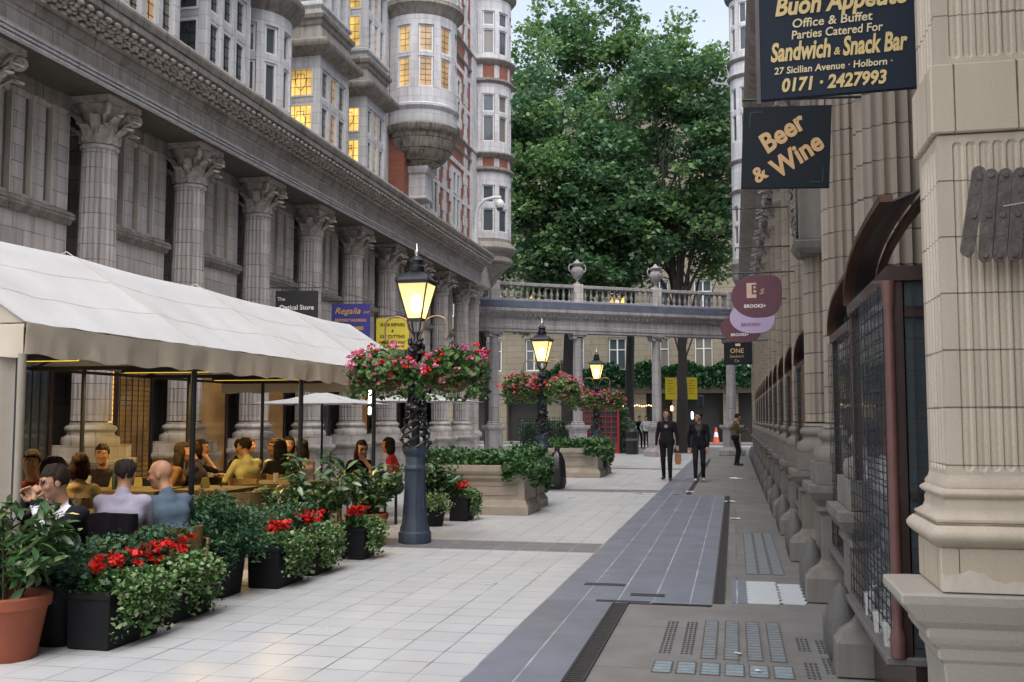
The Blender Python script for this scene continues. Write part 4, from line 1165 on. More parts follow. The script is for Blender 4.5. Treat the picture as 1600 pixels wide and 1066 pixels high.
# ================================================================ foliage
def leaves(name, P, size, mats, parent=None, aspect=.55, up=.35, midx=None, seed=0, fold=.25, normals=None, jitter=.62, six=False):
    """one small folded leaf blade per point"""
    r = np.random.default_rng(seed)
    P = np.asarray(P, float); n = len(P)
    N = r.normal(size=(n, 3)); N /= np.linalg.norm(N, axis=1)[:, None]
    N[:, 2] = np.abs(N[:, 2]) + up
    if normals is not None: N = N * .8 + np.asarray(normals)
    N /= np.linalg.norm(N, axis=1)[:, None]
    D = r.normal(size=(n, 3)); D -= N * (D * N).sum(1)[:, None]; D /= np.linalg.norm(D, axis=1)[:, None]
    S = np.cross(N, D)
    L = (size if np.ndim(size) else np.full(n, size)) * (1 + jitter * r.uniform(-1, 1, n))
    L = L[:, None]; Wd = L * aspect * .5
    if not six:
        V = np.stack([P - D * L * .5, P - S * Wd + N * Wd * fold, P + D * L * .5 - N * L * .08, P + S * Wd + N * Wd * fold], 1).reshape(-1, 3)
        F = np.arange(n * 4).reshape(n, 4)
        mi = midx
    else:
        V = np.stack([P - D * L * .5, P - D * L * .08 - S * Wd + N * Wd * fold, P + D * L * .28 - S * Wd * .8 + N * Wd * fold * .6 - N * L * .04, P + D * L * .55 - N * L * .14,
                      P + D * L * .28 + S * Wd * .8 + N * Wd * fold * .6 - N * L * .04, P - D * L * .08 + S * Wd + N * Wd * fold, P + D * L * .1 - N * L * .02], 1).reshape(-1, 3)
        b = (np.arange(n) * 7)[:, None]
        F = np.concatenate([b + np.array([[0, 1, 6, 5]]), b + np.array([[1, 2, 3, 6]]), b + np.array([[6, 3, 4, 5]])], 1).reshape(-1, 4)
        mi = None if midx is None else np.repeat(midx, 3)
    return np_mesh(name, V, F, mats, parent, mi)

def blob_points(r, c, rad, n, shell=.55):
    d = r.normal(size=(n, 3)); d /= np.linalg.norm(d, axis=1)[:, None]
    q = shell + (1 - shell) * r.uniform(0, 1, n) ** .6
    q *= (1 + .12 * r.normal(size=n))
    return np.asarray(c) + d * q[:, None] * np.asarray(rad)

M['plane_dark'] = leafmat('plane_tree_leaf', [(.042, .105, .055), (.064, .15, .075), (.095, .20, .09), (.15, .26, .12)], .40, .38, .6)
M['plane_light'] = leafmat('light_plane_tree_leaf', [(.08, .17, .065), (.12, .23, .085), (.17, .29, .10), (.24, .36, .14)], .42, .45, .55)
M['bark'] = plain('plane_bark', (.022, .019, .018), .85, var=.55, vscale=5, bump=.6, bscale=14)

def tree(name, label, base, trunk_pts, r0, r1, crown, nclump, nleaf, lsize, mats, seed, clump_r=(.8, 1.5), limbs=14, group='plane trees beyond the colonnade'):
    r = np.random.default_rng(seed)
    t = thing(name, label, 'tree', base, 0, group)
    B = Vector(base)
    tp = [Vector(p) - B for p in trunk_pts]
    b = MB(); k = len(tp)
    # resample the trunk and give it a flare
    pts = []; rad = []
    for i in range(k - 1):
        for j in range(5):
            s = j / 5; pts.append(tp[i].lerp(tp[i + 1], s))
    pts.append(tp[-1])
    for i in range(len(pts)):
        s = i / (len(pts) - 1); rad.append((r0 + (r1 - r0) * s) * (1 + .5 * math.exp(-s * 22)))
        pts[i] = pts[i] + Vector((r.normal() * .04, r.normal() * .04, 0)) * (1 if i else 0)
    b.tube(pts, rad, 14)
    # clumps
    cl = []
    while len(cl) < nclump:
        ci = int(r.integers(len(crown))); c, rd, wt = crown[ci]
        if r.random() > wt: continue
        d = r.normal(size=3); d /= np.linalg.norm(d)
        q = r.uniform(.15, 1.0) ** .45
        cl.append(np.asarray(c) + d * q * np.asarray(rd))
    cl = np.array(cl) - np.array(B)
    idx = r.permutation(len(cl))
    for m_ in idx[:limbs]:
        end = Vector(cl[m_]); s = r.uniform(.35, .95)
        st = pts[int(s * (len(pts) - 1))]; rr = rad[int(s * (len(pts) - 1))] * .55
        if end.z < st.z: st = pts[int(.35 * (len(pts) - 1))]
        mid = st.lerp(end, .5) + Vector((r.normal() * .3, r.normal() * .3, .5))
        lp = [st, st.lerp(mid, .5) + Vector((0, 0, .25)), mid, mid.lerp(end, .5) + Vector((r.normal() * .15, 0, .1)), end]
        b.tube(lp, [rr, rr * .8, rr * .6, rr * .4, rr * .16], 7)
        for q in range(3):
            o = cl[int(r.integers(len(cl)))]; o = Vector(o)
            if (o - mid).length < 3.4: b.tube([mid, mid.lerp(o, .5) + Vector((0, 0, .2)), o], [rr * .4, rr * .28, rr * .08], 5)
    b.build('trunk', M['bark'], t, smooth=60)
    P = []; mi = []
    for c in cl:
        rr = r.uniform(*clump_r); n = int(nleaf * (rr / clump_r[1]) ** 2 * r.uniform(.7, 1.2))
        P.append(blob_points(r, c, (rr, rr, rr * .62), n, .25))
        top = 1 if (len(mats) > 1 and r.random() < .35) else 0
        mi.append(np.where(r.random(n) < .12, 1 - top if len(mats) > 1 else 0, top))
    P = np.concatenate(P); mi = np.concatenate(mi)
    leaves('crown', P, lsize, mats, t, .75, .5, mi, seed + 5)
    return t
tree('plane_tree', 'big plane tree whose dark trunk stands in front of the yellow notice', (-2.35, 48.0, -.01), [(-2.35, 48, 0), (-2.4, 48, 2.6), (-2.3, 48.05, 5.0), (-2.65, 48, 8.0), (-3.2, 48.2, 11.5), (-3.0, 48.4, 15.5)], .30, .04,
     [((-2.7, 48.6, 13.2), (2.9, 2.6, 4.6), 1.0), ((-1.2, 48.8, 10.6), (1.5, 2.0, 2.2), .35), ((-4.2, 48.5, 10.5), (2.0, 2.2, 2.4), .7), ((-3.0, 49, 18.0), (2.4, 2.2, 2.4), .6), ((-.75, 48.8, 15.4), (1.3, 2.0, 5.6), .95)], 185, 270, .24, [M['plane_dark'], M['plane_light']], 11, (.65, 1.25), 26)
tree('plane_tree', 'broad dense plane tree behind the left half of the colonnade', (-7.9, 49.0, -.01), [(-7.9, 49, 0), (-7.95, 49, 4), (-7.7, 49, 8), (-8.0, 49, 12), (-8.2, 49, 17)], .30, .10,
     [((-8.3, 49, 14.0), (3.0, 3.0, 7.0), 1.0), ((-6.4, 48.4, 12.0), (2.2, 2.4, 4.0), .9), ((-9.8, 48.6, 12.0), (1.8, 2.4, 6.0), .9), ((-7.2, 48, 8.9), (3.2, 2.0, 1.6), .7)], 215, 330, .24, [M['plane_dark'], M['plane_light']], 23, (.7, 1.35), 22)
tree('plane_tree', 'tall pale plane tree at the back with its top against the sky', (-5.6, 55.0, -.01), [(-5.6, 55, 0), (-5.5, 55, 6), (-5.7, 55, 12), (-5.2, 55, 19)], .28, .08,
     [((-5.4, 55, 19.0), (3.4, 2.6, 3.6), 1.0), ((-9.8, 55, 20.5), (3.0, 2.4, 5.5), .9), ((-5.6, 55, 13.5), (4.2, 2.4, 4.0), .4), ((-3.4, 55, 22.0), (1.6, 1.6, 2.0), .3), ((-6.6, 55, 23.5), (2.6, 2.0, 2.6), .5)], 160, 250, .25, [M['plane_light'], M['plane_dark']], 31, (.65, 1.25), 22)
tree('plane_tree', 'slim leaning plane tree beside the left end of the colonnade', (-10.6, 43.2, -.01), [(-10.3, 43.2, 0), (-10.55, 43.2, 3), (-10.95, 43.2, 5.5), (-11.3, 43.3, 8), (-11.3, 43.3, 11)], .24, .10,
     [((-10.9, 43.3, 8.8), (1.3, 1.2, 1.4), 1.0), ((-11.0, 43.5, 11.5), (1.8, 1.6, 3.0), .8)], 34, 260, .22, [M['plane_dark'], M['plane_light']], 47, (.5, .95), 10)
# balcony hedge on the far building
r_ = np.random.default_rng(5)
M['hedge'] = leafmat('hedge_leaf', [(.012, .05, .02), (.022, .085, .03), (.04, .12, .04)], .5, .2)
hd = thing('balcony_hedge', 'long green hedge of trailing plants along the far balcony above the shopfronts', 'hedge', (-6.5, 69.4, 3.9))
n = 12000
x = r_.uniform(-6.6, 9.5, n); dens = .6 + .4 * np.sin(x * 1.9 + 6) * np.sin(x * .83)
z = r_.beta(2, 1.6, n) * (1.75 + .45 * np.sin(x * 2.3) * dens) - .35
P = np.stack([x, -r_.uniform(0, .55, n), z], 1)
leaves('foliage', P, .23, M['hedge'], hd, .7, .2, None, 6)
MB().box(-6.6, -.3, -.1, 9.6, .2, .25).build('trough', M['darkshop'], hd)
# iron railings and hedge left of the phone boxes
rl = thing('railing', 'dark spear-topped iron railings across the far end of the avenue on the left', 'railing', (-9.8, 46.0, 0))
b = MB()
for i in range(46):
    x = i * .115
    b.box(x, -.012, 0, x + .024, .012, 1.55); b.lathe([(.0, 1.55), (.03, 1.58), (.0, 1.68)], 5, (x + .012, 0, 0))
b.build('bars', M['iron'], rl)
b = MB().box(-.05, -.02, .15, 5.3, .02, .2).box(-.05, -.02, 1.42, 5.3, .02, 1.47); b.build('rails', M['iron'], rl)
hd = thing('hedge', 'dark clipped hedge close behind the spear-topped railings', 'hedge', (-7.2, 46.6, 0))
P = r_.uniform((-2.6, -.35, 0), (2.8, .35, 1.45), (5200, 3)); leaves('foliage', P, .15, M['plane_dark'], hd, .7, .3, None, 9)

hd = thing('hedge', 'dark leafy mass in a trough to the right of the phone boxes', 'hedge', (-5.6, 47.4, 0))
P = r_.uniform((-.9, -.3, 0), (.75, .3, 2.1), (4200, 3)); leaves('foliage', P, .16, M['plane_dark'], hd, .7, .3, None, 19)
MB().box(-.95, -.32, 0, .8, .32, .45).build('trough', M['darkshop'], hd)
# ================================================================ street lamps with hanging baskets
def lampglass():
    """frosted lamp pane, lit from inside by the lamp's own light"""
    m, N, L, B = newmat('lit_lamp_glass')
    em = N.new('ShaderNodeEmission'); em.inputs[0].default_value = (1.0, .66, .30, 1); em.inputs[1].default_value = .55
    tl = N.new('ShaderNodeBsdfTranslucent'); tl.inputs[0].default_value = (.26, .20, .115, 1)
    ad = N.new('ShaderNodeAddShader'); L.new(em.outputs[0], ad.inputs[0]); L.new(tl.outputs[0], ad.inputs[1])
    tr = N.new('ShaderNodeBsdfTransparent'); tr.inputs[0].default_value = (1, .9, .7, 1)
    mx = N.new('ShaderNodeMixShader'); mx.inputs[0].default_value = .82
    L.new(tr.outputs[0], mx.inputs[1]); L.new(ad.outputs[0], mx.inputs[2]); L.new(mx.outputs[0], N['Material Output'].inputs['Surface'])
    return m
M['lampglass'] = lampglass()
M['mantle'] = emis('gas_mantle', (1.0, .80, .45), 9.0)
M['scrolltan'] = plain('tan_scroll_iron', (.32, .22, .13), .4, .6, var=.3)  # tan metal, paler than the stem iron
lamp = thing('street_lamp', 'nearest lit cast iron street lamp, beside the restaurant tent', 'street lamp', (-3.95, 12.32, 0), 0, 'lit cast iron street lamps down the avenue')
b = MB()
def octo(prof): b.lathe(prof, 8, (0, 0, 0), 0, PI / 8, 2 * PI + PI / 8)
octo([(.27, 0), (.27, .13), (.245, .15), (.245, .19), (.215, .24), (.185, .42), (.165, .70), (.16, .90), (.185, .92), (.185, .95), (.165, .97), (.165, 1.08), (.20, 1.12), (.22, 1.16), (.22, 1.2), (.12, 1.21)])
for k in range(8):
    a = PI / 8 + k * PI / 4
    b.tube([(.20 * math.cos(a), .20 * math.sin(a), .25), (.163 * math.cos(a), .163 * math.sin(a), .70), (.158 * math.cos(a), .158 * math.sin(a), .90)], .012, 5)
b.v = [(x * .77, y * .77, z) for x, y, z in b.v]
b.build('pedestal', M['lamp_iron'], lamp, smooth=30, bevel=.004)
b = MB()
b.lathe([(.05, 1.2), (.05, 1.7), (.07, 1.72), (.07, 1.76), (.042, 1.8), (.042, 2.4), (.07, 2.44), (.07, 2.5), (.035, 2.55), (.03, 2.66)], 14)
for k in range(5):
    a0 = 2 * PI * k / 5; pts = []
    for i in range(30):
        t = i / 29; a = a0 + 2.2 * PI * t; rr = .165 - .11 * t + .03 * math.sin(7 * t)
        pts.append((rr * math.cos(a), rr * math.sin(a), 1.2 + .65 * t))
    b.tube(pts, .014, 5)
for k in range(6):
    a0 = 2 * PI * k / 6; pts = []
    for i in range(24):
        t = i / 23; a = a0 + 1.3 * PI * t; rr = .10 - .045 * t
        pts.append((rr * math.cos(a), rr * math.sin(a), 1.75 + .75 * t))
    b.tube(pts, .012, 5)
rr = random.Random(2)
for k in range(60):
    t = rr.random(); a = rr.uniform(0, 2 * PI); q = .19 - .12 * t
    b.sphere((q * math.cos(a), q * math.sin(a), 1.22 + .62 * t), (.035, .035, .02), 6, 4)
for k in range(26):
    a = rr.uniform(0, 2 * PI); z = rr.uniform(2.36, 2.56); b.sphere((.085 * math.cos(a), .085 * math.sin(a), z), (.035, .035, .028), 6, 4)
b.lathe([(.13, 1.66), (.15, 1.69), (.13, 1.72)], 14)
b.build('stem', M['iron'], lamp, smooth=50)
for s in (-1, 1):
    a = MB(); pts = [(s * .02, 0, 2.55), (s * .10, 0, 2.70)]
    for i in range(15):
        t = PI * i / 14; pts.append((s * (.265 - .155 * math.cos(t)), 0, 2.74 + .12 * math.sin(t)))
    pts += [(s * .425, 0, 2.62), (s * .40, 0, 2.54), (s * .37, 0, 2.58)]
    a.tube(pts, .012, 7); a.build('scroll_arm', M['scrolltan'], lamp, smooth=60)
for s in (-1, 1):
    for e in (-1, 1):
        pass
fr = MB()
zb, zt, wb_, wt = 2.82, 3.275, .092, .198
for sx in (-1, 1):
    for sy in (-1, 1):
        fr.beam((sx * wb_, sy * wb_, zb), (sx * wt, sy * wt, zt), .016, .016)
        fr.tube([(sx * .02, sy * .02, 2.62), (sx * .07, sy * .07, 2.70), (sx * wb_, sy * wb_, zb)], .010, 5)
for w, z in ((wb_, zb), (wt, zt)):
    for s in (-1, 1):
        fr.box(-w - .01, s * w - .01, z - .01, w + .01, s * w + .01, z + .012); fr.box(s * w - .01, -w + .011, z - .009, s * w + .01, w - .011, z + .011)
fr.box(-.1, -.1, zb - .02, .1, .1, zb - .011)
fr.build('lantern_frame', M['iron'], lamp)
for (ax, s) in (('y', -1), ('x', 1), ('y', 1), ('x', -1)):
    q = [(-wb_ + .006, zb + .012), (wb_ - .006, zb + .012), (wt - .008, zt - .01), (-wt + .008, zt - .01)]
    vs = [(u, s * (wb_ + (wt - wb_) * (z - zb) / (zt - zb)), z) if ax == 'y' else (s * (wb_ + (wt - wb_) * (z - zb) / (zt - zb)), u, z) for u, z in q]
    MB().add(vs, [(0, 1, 2, 3)]).build('lantern_pane', M['lampglass'], lamp)
rf = MB()
rf.lathe([(.305, 3.288), (.31, 3.31), (.19, 3.40), (.11, 3.43)], 4, (0, 0, 0), 0, PI / 4, 2 * PI + PI / 4)
for sx in (-1, 1):
    for sy in (-1, 1): rf.lathe([(.02, 0), (.02, .03), (0, .08)], 6, (sx * .212, sy * .212, 3.29))
rf.lathe([(.09, 3.43), (.10, 3.46), (.10, 3.50), (.075, 3.52), (.075, 3.56), (.09, 3.58), (.06, 3.62), (.03, 3.64)], 12)
rf.build('lantern_roof', M['iron'], lamp, smooth=40)
MB().lathe([(.03, 3.63), (.022, 3.65), (.035, 3.68), (.03, 3.71), (.012, 3.73), (.008, 3.80), (0, 3.81)], 10).build('finial', plain('polished_finial', (.5, .5, .5), .25, .8), lamp, smooth=50)
MB().sphere((0, 0, 3.02), (.075, .075, .13), 14, 10).build('mantle', M['mantle'], lamp, smooth=80)
LAMPS = [lamp]
for (x, y, lab) in ((-4.16, 22.12, 'second lit street lamp along the avenue, next to the black bin bags'), (-4.25, 32.0, 'farthest lit street lamp, the small one before the red phone boxes')):
    LAMPS.append(dup(lamp, (x, y, 0), 0, lab))
for L0 in LAMPS:
    pd = bpy.data.lights.new('lamp_glow', 'POINT'); pd.energy = 42; pd.color = (1.0, .66, .30); pd.shadow_soft_size = .09
    po = bpy.data.objects.new('lamp_glow', pd); SC.collection.objects.link(po); po.parent = L0; po.location = (0, 0, 3.02)
# ---- flower baskets
M['basket_leaf'] = leafmat('geranium_leaf', [(.02, .065, .018), (.045, .125, .03), (.09, .20, .05), (.16, .25, .08)], .5, .25)
M['pink'] = leafmat('pink_petal', [(.62, .12, .24), (.74, .20, .36), (.80, .32, .46), (.66, .12, .18)], .6, .2)
M['red'] = leafmat('red_petal', [(.55, .012, .015), (.70, .02, .02), (.78, .06, .03)], .6, .2)
M['wicker'] = plain('wicker_basket', (.12, .055, .03), .8, var=.5, vscale=30, bump=.5)
def flower_heads(r, P, n_pet, rad):
    """little domes of petals"""
    Q = []
    for p in P:
        d = r.normal(size=(n_pet, 3)); d[:, 2] = np.abs(d[:, 2]); d /= np.linalg.norm(d, axis=1)[:, None]
        Q.append(p + d * rad * r.uniform(.5, 1, n_pet)[:, None])
    return np.concatenate(Q)
def basket(seed, rx=.46, ry=.40, rz=.26):
    r = np.random.default_rng(seed)
    t = thing('flower_basket', 'x', 'flower basket', (0, 0, 0), 0, 'hanging flower baskets on the street lamps')
    MB().lathe([(.05, -.22), (.14, -.20), (.23, -.10), (.27, .0), (.275, .03), (.24, .03)], 20).build('basket', M['wicker'], t, smooth=50)
    b = MB()
    for k in range(4):
        a = k * PI / 2 + .5; b.tube([(.26 * math.cos(a), .26 * math.sin(a), .02), (0, 0, .44)], .004, 4)
    b.build('chain', M['iron'], t)
    P = blob_points(r, (0, 0, .08), (rx, ry, rz), 1900, .45); P = P[P[:, 2] > -.20]
    n = 420; a = r.uniform(0, 2 * PI, n); q = r.uniform(.75, 1.05, n)
    T = np.stack([q * rx * np.cos(a), q * ry * np.sin(a), .05 - r.uniform(0, .36, n)], 1)
    leaves('foliage', np.concatenate([P, T]), .062, M['basket_leaf'], t, .85, .3, None, seed, six=False)
    H = blob_points(r, (0, 0, .09), (rx * 1.06, ry * 1.06, rz * 1.12), 100, .85); H = H[H[:, 2] > -.16]
    k = int(len(H) * .70)
    leaves('pink_flowers', flower_heads(r, H[:k], 15, .042), .036, M['pink'], t, 1.0, .3, None, seed + 1)
    leaves('red_flowers', flower_heads(r, H[k:], 15, .038), .036, M['red'], t, 1.0, .3, None, seed + 2)
    return t
bk = [basket(3), basket(8)]
spots = [(0, -3.95 - .44, 12.34, 2.12, 'flower basket over the tent corner, left of the nearest lamp post'), (1, -3.95 + .48, 12.30, 2.10, 'flower basket thick with red geraniums, right of the nearest lamp post'),
         (1, -4.16 - .46, 22.1, 2.20, 'flower basket left of the second lamp post'), (0, -4.16 + .46, 22.1, 2.18, 'flower basket right of the second lamp post'),
         (0, -4.25 - .45, 32.0, 2.12, 'small far flower basket left of the farthest lamp post'), (1, -4.25 + .45, 32.0, 2.10, 'small far flower basket right of the farthest lamp post')]
for i, (k, x, y, z, lab) in enumerate(spots):
    if i < 2: bk[k].location = (x, y, z); bk[k]['label'] = lab
    else: dup(bk[k], (x, y, z), .7 * i, lab)
# ================================================================ restaurant tent
def canvas(name, col, trans=.25):
    m, N, L, B = newmat(name)
    tc = N.new('ShaderNodeTexCoord'); nz = N.new('ShaderNodeTexNoise'); nz.inputs['Scale'].default_value = 1.3; nz.inputs['Detail'].default_value = 7
    L.new(tc.outputs['Object'], nz.inputs['Vector'])
    mx = N.new('ShaderNodeMix'); mx.data_type = 'RGBA'
    mx.inputs['A'].default_value = tuple(c * .74 for c in col) + (1,); mx.inputs['B'].default_value = tuple(col) + (1,)
    L.new(nz.outputs['Fac'], mx.inputs['Factor']); L.new(mx.outputs['Result'], B.inputs['Base Color'])
    B.inputs['Roughness'].default_value = .8
    n2 = N.new('ShaderNodeTexNoise'); n2.inputs['Scale'].default_value = 4; n2.inputs['Detail'].default_value = 3
    L.new(tc.outputs['Object'], n2.inputs['Vector'])
    bp = N.new('ShaderNodeBump'); bp.inputs['Strength'].default_value = .25; bp.inputs['Distance'].default_value = .05
    L.new(n2.outputs['Fac'], bp.inputs['Height']); L.new(bp.outputs['Normal'], B.inputs['Normal'])
    tr = N.new('ShaderNodeBsdfTranslucent'); L.new(mx.outputs['Result'], tr.inputs['Color'])
    ms = N.new('ShaderNodeMixShader'); ms.inputs[0].default_value = trans
    L.new(B.outputs[0], ms.inputs[1]); L.new(tr.outputs[0], ms.inputs[2]); L.new(ms.outputs[0], N['Material Output'].inputs['Surface'])
    return m
M['canvas'] = canvas('white_tent_canvas', (.62, .62, .625), .08)
M['canvas_v'] = canvas('beige_valance_canvas', (.80, .72, .60), .45)
M['canvas_curtain'] = canvas('grey_curtain_canvas', (.33, .295, .24), .10)
TX0, TX1, TXR, TY0, TY1, ZE, ZR = -5.0, -8.8, -6.5, 6.35, 16.3, 2.25, 3.22
tent = thing('restaurant_tent', 'white canvas restaurant tent with beige valance over the outdoor tables', 'tent', (-6.5, 11.3, 0))
WT = dict(parent=tent, world=True)
rt = np.random.default_rng(2)
def roof_z(x, y):
    t = (x - TXR) / (TX0 - TXR) if x > TXR else (TXR - x) / (TXR - TX1)
    z = ZR + (ZE - ZR) * t
    ph = ((y - TY0) / 2.49) % 1.0
    sag = -.045 * math.sin(PI * ph) * math.sin(PI * min(1, t)) - .02 * math.sin(PI * ph) * (1 - t)
    ripple = .012 * math.sin(9 * y + 5 * t) * t * math.sin(PI * min(1, t)) + .004 * math.sin(13.7 * y - 21 * t) * math.sin(2.1 * y + 3 * t) * t + .008 * math.exp(-(ph * 2.49) ** 2 / .003)
    return z + sag + ripple
nx, ny = 24, 260
b = MB(); vs = []; fs = []
for i in range(nx + 1):
    for j in range(ny + 1):
        x = TX1 + (TX0 - TX1) * i / nx; y = TY0 + (TY1 - TY0) * j / ny
        vs.append((x, y, roof_z(x, y)))
n0 = len(vs)
vs += [(x, y, z - .006) for x, y, z in vs]
for i in range(nx):
    for j in range(ny):
        k = i * (ny + 1) + j
        q = (k, k + ny + 1, k + ny + 2, k + 1)
        fs.append(q); fs.append(tuple(n0 + c for c in q[::-1]))
b.add(vs, fs); b.build('canopy', M['canvas'], smooth=60, **WT)
sm = MB()
for k in range(1, 4):
    y = TY0 + 2.4875 * k
    for s_ in (-1, 1):
        xe = TX0 if s_ > 0 else TX1
        sm.tube([(TXR + (xe - TXR) * i / 14, y, roof_z(TXR + (xe - TXR) * i / 14, y) + .001) for i in range(15)], .007, 5)
for xs_ in (-5.5, -6.0):
    sm.tube([(xs_, TY0 + (TY1 - TY0) * i / 160, roof_z(xs_, TY0 + (TY1 - TY0) * i / 160) - .001) for i in range(161)], .0045, 4)
sm.build('seam', M['canvas_v'], smooth=60, **WT)
def valance(p, q, name='valance', drop=.235, ph=0.0):
    b = MB(); P, Q = Vector(p), Vector(q); L = (Q - P).length; n = int(L / .05); d = (Q - P).normalized(); o = Vector((d.y, -d.x, 0))
    rows = 6; vs = []; fs = []
    for i in range(n + 1):
        s = L * i / n
        for j in range(rows + 1):
            t = j / rows
            w = .016 * math.sin(7.3 * s + ph) * t + .010 * math.sin(17 * s + 2 * ph) * t * t + .012 * math.sin(31 * s) * t * t * .5
            bump_ = .03 * math.exp(-((s % 2.49) - .0) ** 2 / .02) + .03 * math.exp(-((s % 2.49) - 2.49) ** 2 / .02)
            c = P + d * s + o * (w + bump_ * (1 - t) + .015 * t) + Vector((0, 0, -drop * t - .012 * math.sin(PI * ((s / 2.49) % 1)) + .012 * t * math.sin(11 * s + ph)))
            vs.append(tuple(c))
    m0 = len(vs)
    vs += [tuple(Vector(v) - o * .006) for v in vs]
    for i in range(n):
        for j in range(rows):
            k = i * (rows + 1) + j; q4 = (k, k + 1, k + rows + 2, k + rows + 1)
            fs.append(q4); fs.append(tuple(m0 + c for c in q4[::-1]))
    b.add(vs, fs); return b.build(name, M['canvas_v'], smooth=70, **WT)
valance((TX0, TY0, ZE), (TX0, TY1, ZE)); valance((TX1, TY0, ZE), (TX0, TY0, ZE), ph=1); valance((TX0, TY1, ZE), (TX1, TY1, ZE), ph=2)
MB().prism([(TX1, ZE), (TX0, ZE), (TXR, ZR)], (0, TY0 + .02, 0), (1, 0, 0), (0, 0, 1), (0, 1, 0), .008).build('gable_panel', M['canvas_v'], **WT)
# end curtain hanging beside the nearest corner
b = MB(); vs = []; fs = []; n = 70
for i in range(n + 1):
    x = TX0 - .03 - 3.0 * i / n
    for z in (0.02, .7, 1.4, 2.02):
        vs.append((x, TY0 + .02 + .02 * math.sin(i * 1.1) + .012 * math.sin(i * .37 + z), z))
m0 = len(vs); vs += [(a, c + .008, z) for a, c, z in vs]
for i in range(n):
    for j in range(3):
        k = i * 4 + j; q4 = (k, k + 4, k + 5, k + 1); fs.append(q4); fs.append(tuple(m0 + c for c in q4[::-1]))
b.add(vs, fs); b.tube([(TX0 - .01, TY0 + .01, .02), (TX0 - .01, TY0 + .012, 1.1), (TX0 - .01, TY0 + .01, 2.02)], .03, 10)
b.build('end_curtain', M['canvas_curtain'], smooth=60, **WT)
yy_ = [TY0 + .05, 8.83, 11.3, 13.82, TY1 - .03]
for y in yy_:
    for x in (TX0 - .06, -8.0):
        pb = MB(); pb.tube([(x, y, 0), (x, y, ZE - .06)], .028, 10); pb.lathe([(.06, 0), (.06, .012), (.03, .02)], 12, (x, y, 0))
        pb.build('post', M['iron'], smooth=50, **WT)
b = MB()
for y in yy_:
    b.beam((TX0 - .06, y, ZE - .06), (TX1 + .06, y, ZE - .06), .04, .05)
    b.beam((TX0 - .06, y, ZE - .06), (TXR, y, ZR - .12), .03, .03); b.beam((TX1 + .06, y, ZE - .06), (TXR, y, ZR - .12), .03, .03)
    b.beam((TXR, y, ZE - .06), (TXR, y, ZR - .1), .03, .03)
for x, z in ((TX0 - .06, ZE - .06), (TX1 + .06, ZE - .06), (TXR, ZR - .12), (-5.75, 2.58), (-7.65, 2.54)):
    b.beam((x, TY0 + .05, z), (x, TY1 - .05, z), .035, .04)
b.build('frame', plain('dark_tent_frame', (.045, .03, .022), .5, .2, var=.4), **WT)
# fluorescent strips fixed under the tie beams
M['tube'] = emis('yellow_tube', (1.0, .66, .05), .7)
for i, (y, xa, xb, lab) in enumerate([(8.83, -7.7, -6.3, 'yellow strip light under the tent roof nearest the grey end curtain'), (11.3, -7.45, -6.1, 'yellow strip light under the tent roof above the bald man'), (13.82, -7.6, -6.2, 'yellow strip light farther inside the tent, over the man in the yellow shirt')]):
    s = thing('strip_light', lab, 'strip light', ((xa + xb) / 2, y, 2.13), 0, 'strip lights under the tent roof')
    h = (xb - xa) / 2
    MB().box(-h, -.035, .012, h, .035, .035).box(-h, -.04, -.004, h, -.035, .035).build('housing', M['iron'], s)
    MB().tube([(-h + .02, 0, 0), (h - .02, 0, 0)], .008, 8).build('tube', M['tube'], s)
    ad = bpy.data.lights.new('strip_glow', 'AREA'); ad.shape = 'RECTANGLE'; ad.size = 2 * h; ad.size_y = .05; ad.energy = 26; ad.color = (1.0, .66, .24)
    ao = bpy.data.objects.new('strip_glow', ad); SC.collection.objects.link(ao); ao.parent = s; ao.location = (0, 0, -.03)
# wall heater lamp glowing at the far post
hl = thing('heater_lamp', 'slim white glowing heater lamp on a tent post behind the street lamp', 'lamp', (-5.1, 13.75, 1.62))
MB().tube([(0, 0, 0), (0, 0, .10)], .018, 8).tube([(0, 0, .16), (0, 0, .34)], .018, 8).build('element', emis('heater_element', (1.0, .93, .78), 8), hl, smooth=60)
MB().box(-.03, .02, -.03, .03, .05, .4).build('housing', M['iron'], hl)

# ---- umbrellas beyond the tent
def umbrella(x, y, zt, w, d, lab, drop=.30, tilt=0):
    u = thing('umbrella', lab, 'umbrella', (x, y, 0), 0, 'white square umbrellas beyond the tent')
    b = MB(); top = (0, 0, zt)
    vs = [(0, 0, zt)]; k = 8; n = 8
    cs = [(-w, -d), (0, -d * 1.0), (w, -d), (w, 0), (w, d), (0, d), (-w, d), (-w, 0)]
    for t in (.5, 1.0):
        for c in cs: vs.append((c[0] * t, c[1] * t, zt - drop * t - .03 * math.sin(PI * t)))
    fs = [(0, 1 + i, 1 + (i + 1) % 8) for i in range(8)] + [(1 + i, 9 + i, 9 + (i + 1) % 8, 1 + (i + 1) % 8) for i in range(8)]
    m0 = len(vs); vs += [(a, c, z - .008) for a, c, z in vs]; fs += [tuple(m0 + q for q in f[::-1]) for f in fs]
    b.add(vs, fs); b.build('canopy', M['canvas'], u, smooth=20)
    b = MB().tube([(0, 0, .05), (0, 0, zt - .03)], .022, 10)
    for c in cs[::2]: b.tube([(0, 0, zt - .04), (c[0] * .97, c[1] * .97, zt - drop - .02)], .01, 5)
    b.build('pole', M['iron'], u, smooth=50)
    MB().lathe([(.28, 0), (.28, .05), (.08, .08), (.04, .1)], 16).build('base', M['iron'], u, smooth=40)
umbrella(-7.75, 18.3, 2.08, 1.05, .9, 'white square umbrella on the left, just past the end of the tent', .24)
umbrella(-6.85, 21.6, 2.16, 1.25, 1.0, 'white square umbrella on the right, behind the nearest lamp post', .22)

